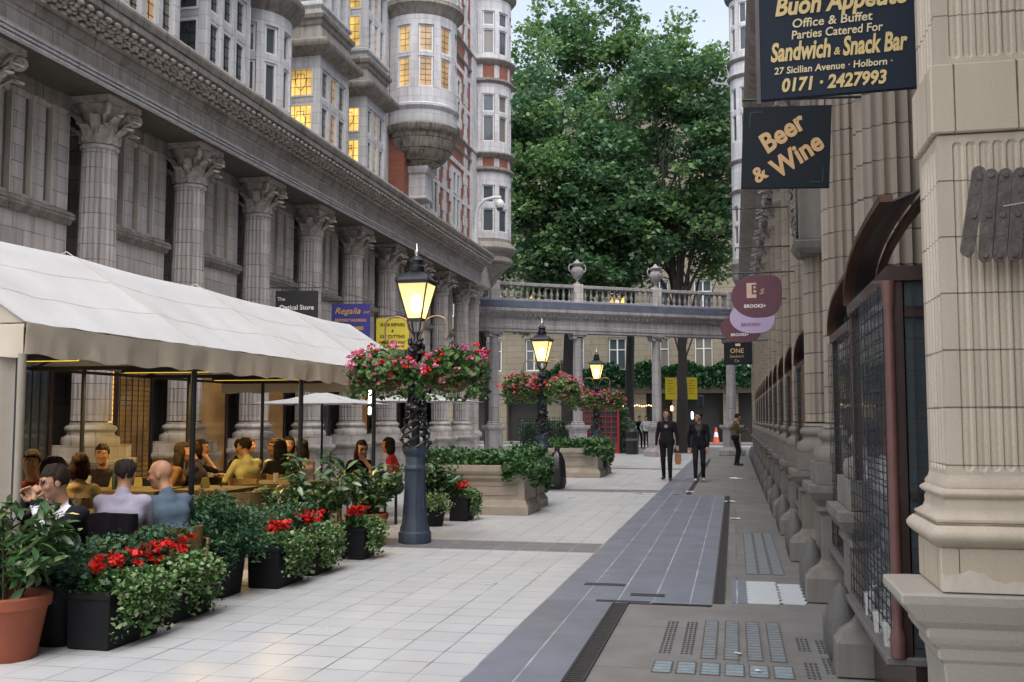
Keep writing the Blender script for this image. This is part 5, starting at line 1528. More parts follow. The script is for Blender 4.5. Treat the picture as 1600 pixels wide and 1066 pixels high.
# ---- tables, chairs and table things
M['rattan'] = plain('honey_rattan', (.20, .115, .035), .6, var=.4, vscale=40, bump=.5, bscale=90)
M['tablecloth'] = plain('pale_yellow_cloth', (.095, .065, .03), .8, var=.15)
M['napkin'] = plain('yellow_card', (.55, .50, .16), .7, var=.15)
M['tglass'] = glassmat('drinking_glass', (.75, .75, .72), .03, alpha=.28)
M['seatwood'] = plain('brown_table_wood', (.12, .06, .025), .45, var=.4, vscale=6)
def table(x, y, w, d, lab):
    t = thing('table', lab, 'table', (x, y, 0), 0, 'restaurant tables in the tent')
    MB().box(-w / 2, -d / 2, .71, w / 2, d / 2, .74).build('tabletop', M['seatwood'], t, bevel=.006)
    c = MB(); n = 10; vs = []
    c.box(-w / 2 - .01, -d / 2 - .01, .742, w / 2 + .01, d / 2 + .01, .748)
    c.box(-w / 2 - .014, -d / 2 - .016, .60, w / 2 + .014, -d / 2 - .011, .747); c.box(w / 2 + .011, -d / 2 - .01, .60, w / 2 + .016, d / 2 + .01, .747)
    c.build('tablecloth', M['tablecloth'], t)
    for sx in (-1, 1):
        for sy in (-1, 1): MB().tube([(sx * (w / 2 - .06), sy * (d / 2 - .06), 0), (sx * (w / 2 - .06), sy * (d / 2 - .06), .71)], .022, 8).build('leg', M['iron'], t, smooth=50)
    return t
def chair_proto():
    t = thing('chair', 'x', 'chair', (0, 0, 0), 0, 'rattan chairs at the tent tables')
    MB().box(-.21, -.21, .40, .21, .21, .44).build('seat', M['rattan'], t, bevel=.012)
    b = MB(); vs = []
    n = 8
    for i in range(n):                                        # curved woven back
        a0, a1 = R(215 + 110 * i / n), R(215 + 110 * (i + 1) / n)
        q = lambda a, r_: (r_ * math.cos(a), .02 + r_ * math.sin(a) * .95)
        p0, p1, p2, p3 = q(a0, .24), q(a1, .24), q(a1, .215), q(a0, .215)
        b.add([(p0[0], p0[1], .46), (p1[0], p1[1], .46), (p2[0], p2[1], .46), (p3[0], p3[1], .46), (p0[0] * 1.04, p0[1] * 1.1, .80), (p1[0] * 1.04, p1[1] * 1.1, .80), (p2[0] * 1.04, p2[1] * 1.1, .80), (p3[0] * 1.04, p3[1] * 1.1, .80)],
              [(0, 1, 5, 4), (1, 2, 6, 5), (2, 3, 7, 6), (3, 0, 4, 7), (4, 5, 6, 7), (3, 2, 1, 0)])
    b.build('backrest', M['rattan'], t, smooth=40)
    for sx in (-1, 1):
        for sy in (-1, 1): MB().tube([(sx * .20, sy * .20, 0), (sx * .19, sy * .19, .40)], .017, 8).build('leg', M['seatwood'], t, smooth=50)
    for sx in (-1, 1): MB().tube([(sx * .19, -.19, .43), (sx * .22, -.17, .66), (sx * .22, .10, .68), (sx * .20, .17, .42)], .015, 8).build('arm', M['rattan'], t, smooth=50)
    return t
chair0 = chair_proto(); _used = []
def chair(x, y, face, lab):
    """face = direction the sitter looks, degrees from +Y anticlockwise"""
    o = chair0 if not _used else dup(chair0)
    _used.append(1)
    o.location = (x, y, 0); o.rotation_euler = (0, 0, R(face)); o['label'] = lab
    return o
def tumbler(x, y, z, h, r, lab):
    b = MB().lathe([(r * .75, 0), (r, h), (r * .92, h), (r * .68, .008), (0, .008)], 14)
    o = b.build('drinking_glass', M['tglass'], smooth=40); o.location = (x, y, z)
    tag(o, lab, 'glass')
def menu(x, y, z, rz, lab):
    b = MB()
    b.prism([(-.05, 0), (.05, 0), (.04, .12), (-.04, .12)], (0, 0, 0), (1, 0, 0), (0, .25, .97), (0, -1, 0), .004)
    b.prism([(-.05, 0), (.05, 0), (.04, .12), (-.04, .12)], (0, .06, 0), (1, 0, 0), (0, -.25, .97), (0, 1, 0), .004)
    o = b.build('menu_card', M['napkin']); o.location = (x, y, z); o.rotation_euler = (0, 0, rz); tag(o, lab, 'menu card')
def bottle(x, y, z, lab, col):
    o = MB().lathe([(.036, 0), (.037, .02), (.037, .17), (.014, .23), (.013, .29), (.016, .292), (.016, .30), (0, .30)], 14).build('bottle', glassmat('bottle_glass_' + str(len(bpy.data.materials)), col, .08), smooth=40)
    o.location = (x, y, z); tag(o, lab, 'bottle')
# ================================================================ potted plants and planters along the tent
M['terracotta'] = plain('terracotta', (.24, .062, .028), .75, var=.25, vscale=7, bump=.15)
M['blackpot'] = plain('black_plastic_trough', (.008, .009, .011), .65, var=.4, vscale=10, spec=.2)
M['soil'] = plain('soil', (.03, .02, .014), .95, var=.5, vscale=30)
M['laurel'] = leafmat('laurel_leaf', [(.015, .05, .018), (.03, .085, .022), (.055, .13, .035), (.10, .17, .05), (.20, .26, .14)], .32, .15, .6)
M['shrub'] = leafmat('fine_shrub_leaf', [(.018, .065, .032), (.03, .095, .042), (.05, .13, .055), (.085, .18, .08)], .42, .25)
M['ivy'] = leafmat('variegated_ivy_leaf', [(.025, .08, .02), (.05, .14, .035), (.10, .21, .055), (.19, .28, .10), (.36, .40, .24)], .45, .2)
M['ivygreen'] = leafmat('green_ivy_leaf', [(.015, .06, .018), (.035, .11, .03), (.07, .17, .05), (.16, .25, .12)], .45, .2)
M['stem'] = plain('plant_stem', (.05, .045, .02), .8, var=.4)
GP = 'potted plants along the front of the tent'
def pot_round(t, r, h, mat='terracotta'):
    MB().lathe([(r * .70, 0), (r * .72, .01), (r * .94, h * .80), (r * .95, h * .81), (r * 1.03, h * .82), (r * 1.05, h * .98), (r * 1.0, h), (r * .90, h), (r * .88, h * .9), (0, h * .9)], 28).build('pot', M[mat], t, smooth=40)
def big_leaf_plant(name, label, loc, r, h, potr, poth, n, lsize, seed, mat='laurel', pot='terracotta', spread=(1, 1), squash=.8):
    t = thing(name, label, 'potted plant', loc, 0, GP); rr = np.random.default_rng(seed)
    if potr: pot_round(t, potr, poth, pot)
    b = MB(); tips = []
    for k in range(13):
        a = rr.uniform(0, 2 * PI); q = rr.uniform(.2, 1) * r; e = Vector((q * math.cos(a) * spread[0], q * math.sin(a) * spread[1], poth + (h - poth) * rr.uniform(.45, 1.0) * (1 - .25 * (q / r) ** 2)))
        s = Vector((.06 * math.cos(a), .06 * math.sin(a), poth * .85)); m_ = s.lerp(e, .5) + Vector((0, 0, .08))
        b.tube([s, m_, e], [.010, .007, .003], 5); tips.append((s, m_, e))
    b.build('stems', M['stem'], t)
    P = []; N = []
    for i in range(n):
        s, m_, e = tips[rr.integers(len(tips))]; u = rr.uniform(.25, 1.06)
        p = (s.lerp(m_, u * 2) if u < .5 else m_.lerp(e, u * 2 - 1)) if u <= 1 else e
        d = rr.normal(size=3); d /= np.linalg.norm(d); d[2] *= .6
        P.append(np.array(p) + d * lsize * rr.uniform(.4, 1.1)); N.append(d * .6 + np.array([0, 0, .5]))
    leaves('foliage', np.array(P), lsize, M[mat], t, .36, .2, None, seed, .2, np.array(N), .35, True)
    return t
big_leaf_plant('potted_laurel', 'large leaved laurel in the terracotta pot nearest the picture corner', (-4.66, 5.86, 0), .46, 1.06, .26, .41, 900, .12, 4, spread=(1.1, 1.0))
big_leaf_plant('potted_laurel', 'tall glossy laurel between the red flower troughs and the nearest lamp post', (-4.52, 10.45, 0), .58, 1.22, .24, .34, 1100, .125, 15, pot='blackpot', spread=(1, 1.1))
big_leaf_plant('potted_laurel', 'laurel in a terracotta pot tucked against the nearest lamp post', (-4.42, 12.0, 0), .52, 1.06, .21, .39, 800, .12, 26, spread=(1.15, 1))
big_leaf_plant('potted_laurel', 'laurel just behind the nearest lamp post, by the stone planter', (-4.55, 14.85, 0), .48, 1.08, .20, .36, 640, .12, 37)
# conical fine-leaved shrub
t = thing('potted_shrub', 'rounded fine leaved dark green shrub in a black pot at the tent post', 'potted plant', (-4.52, 8.32, 0), 0, GP)
MB().sqring([(0, 0), (.03, .36), (.045, .365), (.045, .40), (.02, .40)], -.17, -.17, .17, .17).build('pot', M['blackpot'], t, bevel=.006)
rr = np.random.default_rng(9); P = []
for k in range(150):
    d = rr.normal(size=3); d /= np.linalg.norm(d); d[2] = abs(d[2]) * 1.15 - .3
    e = np.array([0, 0, .48]) + d * np.array([.43, .52, .50]) * rr.uniform(.7, 1.08)
    s = np.array([0, 0, .38])
    u = rr.uniform(.3, 1.0, 110)[:, None]; P.append(s + (e - s) * u + rr.normal(size=(110, 3)) * .035)
P = np.concatenate(P); leaves('foliage', P, .046, M['shrub'], t, .36, .4, None, 10)
# troughs: black box, green shrub at the back, red flowers, trailing variegated ivy in front
def trough(loc, w, d, h, seed, label, back=True):
    t = thing('flower_trough', label, 'flower trough', loc, 0, 'black flower troughs along the front of the tent'); r = np.random.default_rng(seed)
    MB().sqring([(-.012, 0), (0, .01), (.006, h - .04), (.014, h - .035), (.014, h), (0, h)], -w / 2, -d / 2, w / 2, d / 2).build('box', M['blackpot'], t, bevel=.006)
    MB().box(-w / 2 + .02, -d / 2 + .02, h, w / 2 - .02, d / 2 - .02, h + .012).build('soil', M['soil'], t)
    if back:
        P = np.stack([r.uniform(-w / 2 - .26, -.02, 1700), r.uniform(-d / 2 - .03, d / 2 + .06, 1700), h - .06 + r.beta(1.6, 1.5, 1700) * .40], 1)
        leaves('foliage', P, .040, M['shrub'], t, .6, .4, None, seed)
    # ivy tumbling over the front and the street side
    P = []
    for k in range(84):
        y0 = r.uniform(-d / 2 + .05, d / 2 + .03); L = r.uniform(.08, h * .88); x0 = w / 2 - .03
        u = r.uniform(0, 1, 26)
        x = x0 + .02 + .10 * np.sin(PI * np.minimum(1, u * .75)) + r.normal(size=26) * .025
        z = h + .07 * np.sin(PI * u) - L * u ** 1.5 + r.normal(size=26) * .02
        P.append(np.stack([x, y0 + .10 * u * r.uniform(-1, 1) + r.normal(size=26) * .025, np.maximum(z, .03)], 1))
    Q = np.stack([r.uniform(.0, w / 2 + .05, 260), r.uniform(-d / 2 + .02, d / 2 + .04, 260), h + r.uniform(.01, .13, 260)], 1)
    leaves('ivy', np.concatenate(P + [Q]), .033, M['ivy'], t, .85, .25, None, seed + 1)
    n = 30; H = np.stack([r.uniform(-.12, .06, n), r.uniform(-d / 2 + .02, d / 2 - .02, n), h + r.uniform(.08, .22, n)], 1)
    leaves('red_flowers', flower_heads(r, H, 14, .034), .034, M['red'], t, 1.0, .3, None, seed + 2)
    P = np.stack([r.uniform(-.14, .1, 320), r.uniform(-d / 2, d / 2, 320), h + r.uniform(.0, .13, 320)], 1)
    leaves('flower_foliage', P, .05, M['ivygreen'], t, .8, .5, None, seed + 3)
    return t
trough((-4.27, 6.46, 0), .31, .60, .37, 101, 'black trough with red flowers next to the nearest terracotta pot')
trough((-4.32, 7.32, 0), .30, .62, .37, 202, 'black trough with red flowers below the man in the lilac shirt')
trough((-4.24, 8.98, 0), .30, .56, .37, 303, 'black trough with red flowers just beyond the rounded dark shrub')
trough((-4.22, 9.72, 0), .28, .48, .37, 404, 'black trough with red flowers at the foot of the tall laurel')
trough((-4.14, 10.85, 0), .26, .34, .34, 505, 'small black trough of ivy beside the terracotta pot at the lamp post', False)
trough((-4.12, 15.2, 0), .28, .40, .36, 606, 'black trough of pink red flowers in front of the stone planter', True)
t = thing('potted_ivy', 'low ivy in a pot peeping out right of the nearest lamp base', 'potted plant', (-4.28, 14.3, 0), 0, GP)
pot_round(t, .16, .26, 'blackpot'); rr = np.random.default_rng(77)
leaves('foliage', blob_points(rr, (0, 0, .30), (.24, .24, .20), 700, .5), .04, M['ivy'], t, .85, .3, None, 78)
t = thing('black_pot', 'plain black pot with a bag of soil beside the nearest terracotta pot', 'pot', (-4.60, 6.30, 0), 0)
pot_round(t, .17, .42, 'blackpot')
# stone planters
M['plstone'] = plain('planter_stone', (.285, .25, .205), .75, var=.3, vscale=5, bump=.25, bscale=50)
def planter(x0, y0, x1, y1, h, seed, label, trail=.5, panel=True):
    cx, cy = (x0 + x1) / 2, (y0 + y1) / 2; w, d = (x1 - x0) / 2, (y1 - y0) / 2
    t = thing('stone_planter', label, 'planter', (cx, cy, 0), 0, 'stone planters in the avenue'); r = np.random.default_rng(seed)
    b = MB().sqring([(.02, 0), (.02, .13), (-.0, .16), (-.03, .22), (-.05, .24), (-.05, h * .66), (-.03, h * .69), (.0, h * .74), (.0, h * .80), (.03, h * .83), (.045, h * .88), (.045, h), (-.06, h), (-.06, h - .06)], -w, -d, w, d)
    if panel:
        for (s, L) in ((-1, w),):
            b.box(-w + .18, -d + .038, .31, w - .18, -d + .049, .325).box(-w + .18, -d + .038, h * .58, w - .18, -d + .049, h * .595).box(-w + .18, -d + .038, .326, -w + .195, -d + .049, h * .579).box(w - .195, -d + .038, .326, w - .18, -d + .049, h * .579)
    b.build('trough', M['plstone'], t, bevel=.008)
    MB().box(-w + .07, -d + .07, h - .1, w - .07, d - .07, h - .05).build('soil', M['soil'], t)
    n = int(1500 * w * d * 4 + 500)
    P = np.stack([r.uniform(-w, w, n), r.uniform(-d, d, n), h + r.beta(1.4, 2, n) * .27 - .03 + .06 * np.sin(r.uniform(0, 6, n))], 1)
    for k in range(26):
        y = r.uniform(-d, d); L = r.uniform(.1, trail); u = r.uniform(0, 1, 34)
        P = np.concatenate([P, np.stack([w + .05 + .05 * np.sin(PI * u) + r.normal(size=34) * .025, y + r.normal(size=34) * .05, h + .04 - L * u], 1)])
    for k in range(12):
        x = r.uniform(w - .35, w); L = r.uniform(.1, trail * .8); u = r.uniform(0, 1, 30)
        P = np.concatenate([P, np.stack([x + r.normal(size=30) * .04, -d - .05 - .04 * np.sin(PI * u) + r.normal(size=30) * .02, h + .04 - L * u], 1)])
    leaves('foliage', P, .075, M['ivygreen'], t, .7, .4, None, seed + 1)
planter(-5.25, 16.12, -3.28, 17.15, .80, 1, 'long stone planter full of ivy, nearest the restaurant tent', .42)
planter(-3.95, 17.5, -3.34, 18.2, .84, 2, 'small stone planter close behind the long ivy planter', .62, False)
planter(-5.0, 26.8, -3.5, 28.0, .78, 3, 'stone planter with ivy just beyond the second lamp post', .4)
planter(-4.05, 28.5, -3.5, 29.3, .80, 4, 'small dark stone planter behind the one beyond the second lamp', .6, False)
# black bin bags by the second lamp
rr = np.random.default_rng(12)
M['binbag'] = plain('black_bin_bag', (.012, .012, .014), .28, var=.3, bump=.5, bscale=14)
for (x, y, s, lab) in ((-3.86, 22.3, 1.0, 'tall black bin bag slumped against the second lamp post'), (-3.62, 28.2, .8, 'black bin bag beside the far stone planter')):
    t = thing('bin_bag', lab, 'bin bag', (x, y, 0), 0)
    b = MB(); prof = [(.02, 0), (.16, .02), (.20, .15), (.19, .40), (.17, .62), (.11, .78), (.05, .84), (.07, .90), (.0, .92)]
    b.lathe(prof, 22, flute=lambda a: 1 + .08 * math.sin(5 * a) + .05 * math.sin(11 * a + 1)); t.scale = (s, s, s)
    b.build('bag', M['binbag'], t, smooth=70)
# ================================================================ people: one continuous skin per body from a smooth distance field
def surface_nets(D, org, h):
    ins = D < 0
    nx, ny, nz = D.shape
    c = np.zeros((nx - 1, ny - 1, nz - 1), np.int16)
    offs = [(i, j, k) for i in (0, 1) for j in (0, 1) for k in (0, 1)]
    def sl(o): return D[o[0]:nx - 1 + o[0], o[1]:ny - 1 + o[1], o[2]:nz - 1 + o[2]]
    for o in offs: c += (sl(o) < 0)
    act = (c > 0) & (c < 8)
    I = np.argwhere(act)
    vid = -np.ones(act.shape, np.int64); vid[act] = np.arange(len(I))
    S = np.zeros((len(I), 3)); W_ = np.zeros(len(I))
    for a in range(8):
        for ax in range(3):
            o = offs[a]
            if o[ax]: continue
            p = list(o); p[ax] = 1; p = tuple(p)
            d0 = D[I[:, 0] + o[0], I[:, 1] + o[1], I[:, 2] + o[2]]; d1 = D[I[:, 0] + p[0], I[:, 1] + p[1], I[:, 2] + p[2]]
            m = (d0 < 0) != (d1 < 0)
            t = np.where(m, d0 / np.where(m, d0 - d1, 1), 0)
            q = np.array(o, float)[None] + np.zeros((len(I), 3)); q[:, ax] += t
            S += q * m[:, None]; W_ += m
    V = (I + S / W_[:, None]) * h + org
    F = []
    for ax in range(3):
        u, v = [(1, 2), (2, 0), (0, 1)][ax]
        a = [slice(None)] * 3; b = [slice(None)] * 3
        a[ax] = slice(0, -1); b[ax] = slice(1, None)
        A = ins[tuple(a)]; B = ins[tuple(b)]
        e = np.argwhere(A != B)
        ok = (e[:, u] > 0) & (e[:, v] > 0) & (e[:, u] < D.shape[u] - 1) & (e[:, v] < D.shape[v] - 1)
        e = e[ok]
        fl = A[e[:, 0], e[:, 1], e[:, 2]]
        def cell(du, dv):
            q = e.copy(); q[:, u] -= du; q[:, v] -= dv
            return vid[q[:, 0], q[:, 1], q[:, 2]]
        q = np.stack([cell(1, 1), cell(0, 1), cell(0, 0), cell(1, 0)], 1)
        q[~fl] = q[~fl][:, ::-1]
        F.append(q)
    F = np.concatenate(F)
    return V, F, I

class Field:
    def __init__(s, lo, hi, h):
        s.lo = np.array(lo, float); s.h = h
        n = np.ceil((np.array(hi) - s.lo) / h).astype(int) + 1
        s.ax = [s.lo[i] + h * np.arange(n[i]) for i in range(3)]
        s.D = np.full(n, 9.0, np.float32); s.best = np.full(n, 9.0, np.float32); s.T = np.zeros(n, np.int8)
    def _put(s, lo, hi, fn, tag_, k):
        sl = []
        for i in range(3):
            a = np.searchsorted(s.ax[i], lo[i]); b = np.searchsorted(s.ax[i], hi[i])
            if b <= a: return
            sl.append(slice(a, b))
        X, Y, Z = np.meshgrid(s.ax[0][sl[0]], s.ax[1][sl[1]], s.ax[2][sl[2]], indexing='ij', sparse=True)
        d = fn(X, Y, Z).astype(np.float32); sl = tuple(sl)
        sub = s.D[sl]; hh = np.clip(.5 + .5 * (sub - d) / k, 0, 1)
        s.D[sl] = np.where(sub > 5, d, sub + (d - sub) * hh - k * hh * (1 - hh))
        m = d < s.best[sl]
        s.best[sl] = np.where(m, d, s.best[sl]); s.T[sl] = np.where(m, tag_, s.T[sl])
    def cap(s, a, b, ra, rb, tag_, k=.02):
        a = np.asarray(a, float); b = np.asarray(b, float); r = max(ra, rb) + .07
        ab = b - a; L2 = max(1e-9, ab @ ab)
        def fn(X, Y, Z):
            t = np.clip(((X - a[0]) * ab[0] + (Y - a[1]) * ab[1] + (Z - a[2]) * ab[2]) / L2, 0, 1)
            return np.sqrt((X - a[0] - t * ab[0]) ** 2 + (Y - a[1] - t * ab[1]) ** 2 + (Z - a[2] - t * ab[2]) ** 2) - (ra + (rb - ra) * t)
        s._put(np.minimum(a, b) - r, np.maximum(a, b) + r, fn, tag_, k)
    def ell(s, c, r, tag_, k=.02, Rm=None):
        c = np.asarray(c, float); r = np.asarray(r, float); Rm = np.eye(3) if Rm is None else np.asarray(Rm); q = r.max() + .07
        def fn(X, Y, Z):
            x, y, z = X - c[0], Y - c[1], Z - c[2]
            u = (Rm[0, 0] * x + Rm[1, 0] * y + Rm[2, 0] * z) / r[0]; v = (Rm[0, 1] * x + Rm[1, 1] * y + Rm[2, 1] * z) / r[1]; w = (Rm[0, 2] * x + Rm[1, 2] * y + Rm[2, 2] * z) / r[2]
            n = np.sqrt(u * u + v * v + w * w)
            return (n - 1) * r.min() * 1.0
        s._put(c - q, c + q, fn, tag_, k)

def rotm(yaw, pitch, roll=0):
    cy, sy = math.cos(yaw), math.sin(yaw); cp, sp = math.cos(pitch), math.sin(pitch); cr, sr = math.cos(roll), math.sin(roll)
    Z = np.array([[cy, -sy, 0], [sy, cy, 0], [0, 0, 1]]); X = np.array([[1, 0, 0], [0, cp, -sp], [0, sp, cp]]); Y = np.array([[cr, 0, sr], [0, 1, 0], [-sr, 0, cr]])
    return Z @ X @ Y

def ik(S, T, l1, l2, hint):
    S = np.asarray(S, float); T = np.asarray(T, float); d = T - S; L = np.linalg.norm(d)
    if L > (l1 + l2) * .985: T = S + d / L * (l1 + l2) * .985; d = T - S; L = np.linalg.norm(d)
    a = (l1 * l1 - l2 * l2 + L * L) / (2 * L); h = math.sqrt(max(0, l1 * l1 - a * a))
    u = d / L; hn = np.asarray(hint, float); hn = hn - u * (hn @ u); hn /= np.linalg.norm(hn)
    return S + u * a + hn * h, T

SKIN = {}
def pmat(kind, col, **k):
    key = (kind, tuple(col))
    if key not in SKIN: SKIN[key] = plain(kind + '_' + str(len(SKIN)), col, **k)
    return SKIN[key]

def person(label, loc, face, seated=True, zp=.46, lean=8, hyaw=0, hpitch=0, lh=None, rh=None, lhint=(-.6, -.5, -.6), rhint=(.6, -.5, -.6), skin=(.42, .22, .14), top=(.5, .5, .5), bottom=(.03, .03, .04), shoes=(.02, .02, .02),
           hair='short', haircol=(.025, .017, .012), fem=False, res=.012, lf=None, rf=None, lk=(0, 1, 0), rk=(0, 1, 0), shirt=None, sleeves=True, curl=.9, scale=1.0, glasses=False, belly=1.0, group='people at the tables and in the avenue', logo=None):
    root = thing('person', label, 'person', loc, R(face), group)
    sw = .155 if fem else .178
    P = np.array([0, 0, zp]); la = R(lean); sd = np.array([0, math.sin(la), math.cos(la)])
    C = P + sd * .33; N_ = P + sd * .49
    SL, SR = N_ + np.array([-sw, 0, -.045]), N_ + np.array([sw, 0, -.045])
    nk = N_ + np.array([0, .02 + .05 * math.sin(la), .075]); Rh = rotm(R(hyaw), R(hpitch)); HC = nk + np.array([0, .015, 0]) + Rh @ np.array([0, .018, .105])
    lh = np.array([-sw - .06, .12, zp + .0]) if lh is None else np.asarray(lh, float)
    rh = np.array([sw + .06, .12, zp + .0]) if rh is None else np.asarray(rh, float)
    EL, WL = ik(SL, lh, .285, .25, lhint); ER, WR_ = ik(SR, rh, .285, .25, rhint)
    hipL, hipR = P + np.array([-.09, .01, -.01]), P + np.array([.09, .01, -.01])
    if seated:
        lf = np.array([-.13, .42, .06]) if lf is None else np.asarray(lf); rf = np.array([.13, .42, .06]) if rf is None else np.asarray(rf)
        lk = rk = (0, .5, 1)
    else:
        lf = np.array([-.10, .05, .07]) if lf is None else np.asarray(lf, float); rf = np.array([.10, -.05, .07]) if rf is None else np.asarray(rf, float)
    KL, AL = ik(hipL, lf, .44, .43, lk); KR, AR = ik(hipR, rf, .44, .43, rk)
    allp = np.array([P, C, N_, SL, SR, HC, EL, WL, ER, WR_, KL, AL, KR, AR])
    F = Field(allp.min(0) - .24, allp.max(0) + .24, res)
    T_, B_, S_, E_, L_p, SH = 1, 2, 0, 4, 5, 3
    # legs
    for hp, kn, an in ((hipL, KL, AL), (hipR, KR, AR)):
        F.cap(hp, kn, .088, .060, B_, .03); F.cap(kn, an, .060, .044, B_, .02)
        toe = an + np.array([.015 * np.sign(hp[0]), .16, -.035])
        F.cap(an + np.array([0, -.03, -.03]), toe, .038, .032, SH, .015)
    F.cap(P + [-.075, 0, 0], P + [.075, 0, 0], .118, .118, B_, .05)
    F.cap(P + sd * .04 + [-.06, .01, 0], P + sd * .04 + [.06, .01, 0], .115, .115, T_, .04)
    F.cap(P + sd * .17 + [-.055, .012 * belly, 0], P + sd * .17 + [.055, .012 * belly, 0], .108 * belly, .108 * belly, T_, .06)
    F.cap(C + [-.075 * (.85 if fem else 1), 0, 0], C + [.075 * (.85 if fem else 1), 0, 0], .112 if not fem else .10, .112 if not fem else .10, T_, .06)
    if fem:
        for s in (-1, 1): F.ell(C + np.array([s * .06, .085, -.01]), (.055, .05, .055), T_, .03)
    F.cap(N_ + [-sw + .04, -.005, -.055], N_ + [sw - .04, -.005, -.055], .066, .066, T_, .05)
    F.cap(N_ + [0, -.01, -.03], N_ + [0, 0, .02], .075, .058, T_, .035)
    F.cap(N_ + [0, 0, 0], HC + Rh @ np.array([0, -.02, -.06]), .054, .050, S_, .02)
    for S0, E0, W0 in ((SL, EL, WL), (SR, ER, WR_)):
        F.cap(S0, E0, .056 if not fem else .045, .042 if not fem else .035, T_, .03)
        F.cap(E0, W0, .041 if not fem else .034, .029, T_ if sleeves else S_, .02)
        if not sleeves: F.cap(S0 + (E0 - S0) * .55, E0, .036, .034, S_, .015)
        # hand: palm, four fingers in two joints, thumb from the side
        d = W0 - E0; d /= np.linalg.norm(d)
        side = np.array([1.0 if S0[0] < 0 else -1.0, 0, .2]); n = np.cross(d, side); n /= np.linalg.norm(n); sd2 = np.cross(n, d)
        if n[2] > 0 and abs(n[2]) > .8: n = -n
        F.cap(W0 - d * .015, W0 + d * .02, .024, .024, S_, .012)
        F.cap(W0 + d * .03 - sd2 * .018, W0 + d * .075 - sd2 * .022, .019, .014, S_, .012); F.cap(W0 + d * .03 + sd2 * .018, W0 + d * .08 + sd2 * .022, .019, .014, S_, .012)
        for q, (o, ln) in enumerate(((-.030, .058), (-.010, .068), (.011, .074), (.031, .066))):
            b0 = W0 + d * .088 + sd2 * o; c1 = curl * .55; c2 = curl * 1.15
            m1 = b0 + (d * math.cos(c1) + n * math.sin(c1)) * ln * .55; e1 = m1 + (d * math.cos(c2) + n * math.sin(c2)) * ln * .5
            F.cap(b0 - d * .015, m1, .0105, .0092, S_, .004); F.cap(m1, e1, .0092, .0078, S_, .004)
        tb = W0 + d * .03 + sd2 * .030; tm = tb + (d * .65 + sd2 * .6 + n * .35) * .042; F.cap(tb, tm, .013, .011, S_, .008); F.cap(tm, tm + (d * .85 + n * .5 + sd2 * .1) * .034, .011, .009, S_, .005)
    # head
    h = lambda p: HC + Rh @ np.array(p, float)
    F.ell(h((0, -.012, .032)), (.074, .094, .092), S_, .03, Rh); F.ell(h((0, .028, -.030)), (.058, .060, .082), S_, .03, Rh)
    F.ell(h((0, .060, -.088)), (.030, .024, .022), S_, .025, Rh)
    F.cap(h((-.034, .073, .034)), h((.034, .073, .034)), .013, .013, S_, .02)
    F.cap(h((0, .088, .015)), h((0, .106, -.022)), .008, .012, S_, .012); F.cap(h((-.012, .096, -.028)), h((.012, .096, -.028)), .007, .007, S_, .008)
    for s in (-1, 1):
        F.ell(h((s * .042, .060, -.018)), (.022, .02, .02), S_, .02, Rh)
        F.ell(h((s * .076, -.004, -.002)), (.010, .020, .032), S_, .008, Rh)
        if res < .0125: F.ell(h((s * .031, .0785, .010)), (.0115, .008, .0062), E_, .003, Rh)
        F.cap(h((s * .016, .087, .030)), h((s * .048, .078, .030)), .006, .005, 7, .004)
    F.cap(h((-.019, .087, -.052)), h((.019, .087, -.052)), .0075, .0075, L_p, .006)
    V, Q, I = surface_nets(F.D, F.lo, F.h)
    Tg = F.T[I[:, 0], I[:, 1], I[:, 2]].astype(int)
    # nearest grid corner gives the tag
    ii = np.clip(np.round((V - F.lo) / F.h).astype(int), 0, np.array(F.D.shape) - 1); Tg = F.T[ii[:, 0], ii[:, 1], ii[:, 2]].astype(int)
    if shirt is not None:
        rel = V - C; v = (V - N_) @ sd
        m = (Tg == T_) & (rel[:, 1] > .03) & (v > -.30) & (v < .06) & (np.abs(rel[:, 0]) < .012 + .085 * np.clip((v + .30) / .3, 0, 1))
        Tg[m] = 6
    ft = Tg[Q[:, 0]]
    mats = [pmat('skin', skin, rough=.5, var=.12, vscale=14), pmat('top_cloth', top, rough=.9, var=.22, vscale=18, bump=.6, bscale=11, spec=.12), pmat('trouser_cloth', bottom, rough=.9, var=.2, vscale=18, spec=.12), pmat('shoe', shoes, rough=.5),
            pmat('eye', (.03, .02, .018), rough=.2), pmat('lips', tuple(c * .75 for c in (skin[0], skin[1] * .8, skin[2] * .85)), rough=.5), pmat('shirt_cloth', shirt or (.6, .6, .6), rough=.8), pmat('brow', haircol, rough=.8)]
    np_mesh('body', V, Q, mats, root, ft, True)
    if hair != 'bald':
        hr = min(res, .009)
        g = [np.arange(-.14, .1401, hr), np.arange(-.19, .15, hr), np.arange(-.30, .1701, hr)]
        X, Y, Z = np.meshgrid(*g, indexing='ij')
        def el(c, r_): return (np.sqrt(((X - c[0]) / r_[0]) ** 2 + ((Y - c[1]) / r_[1]) ** 2 + ((Z - c[2]) / r_[2]) ** 2) - 1) * min(r_)
        wob = .004 * np.sin(70 * X + 30 * Z) * np.sin(55 * Y + 20 * X) + .003 * np.sin(140 * X + 90 * Y)
        A = el((0, -.014, .040), (.083, .102, .100)) + wob
        if hair in ('long', 'bob'):
            zz = -.10 if hair == 'long' else -.045
            A = np.minimum(A, el((0, -.045, zz), (.098, .075, .17 if hair == 'long' else .12)) + wob)
            A = np.minimum(A, el((0, -.01, .0), (.095, .085, .10)) + wob)
            face_cut = np.maximum(np.maximum(.012 - Y, Z - .070), np.abs(X) - .072)
            A = np.maximum(A, -face_cut)
            A = np.maximum(A, -np.maximum(.035 - Y, Z - .066))
        else:
            A = np.maximum(A, -(Z + .055 + .3 * np.maximum(Y, 0)))
            A = np.maximum(A, -np.maximum(.022 - Y, Z - .060))
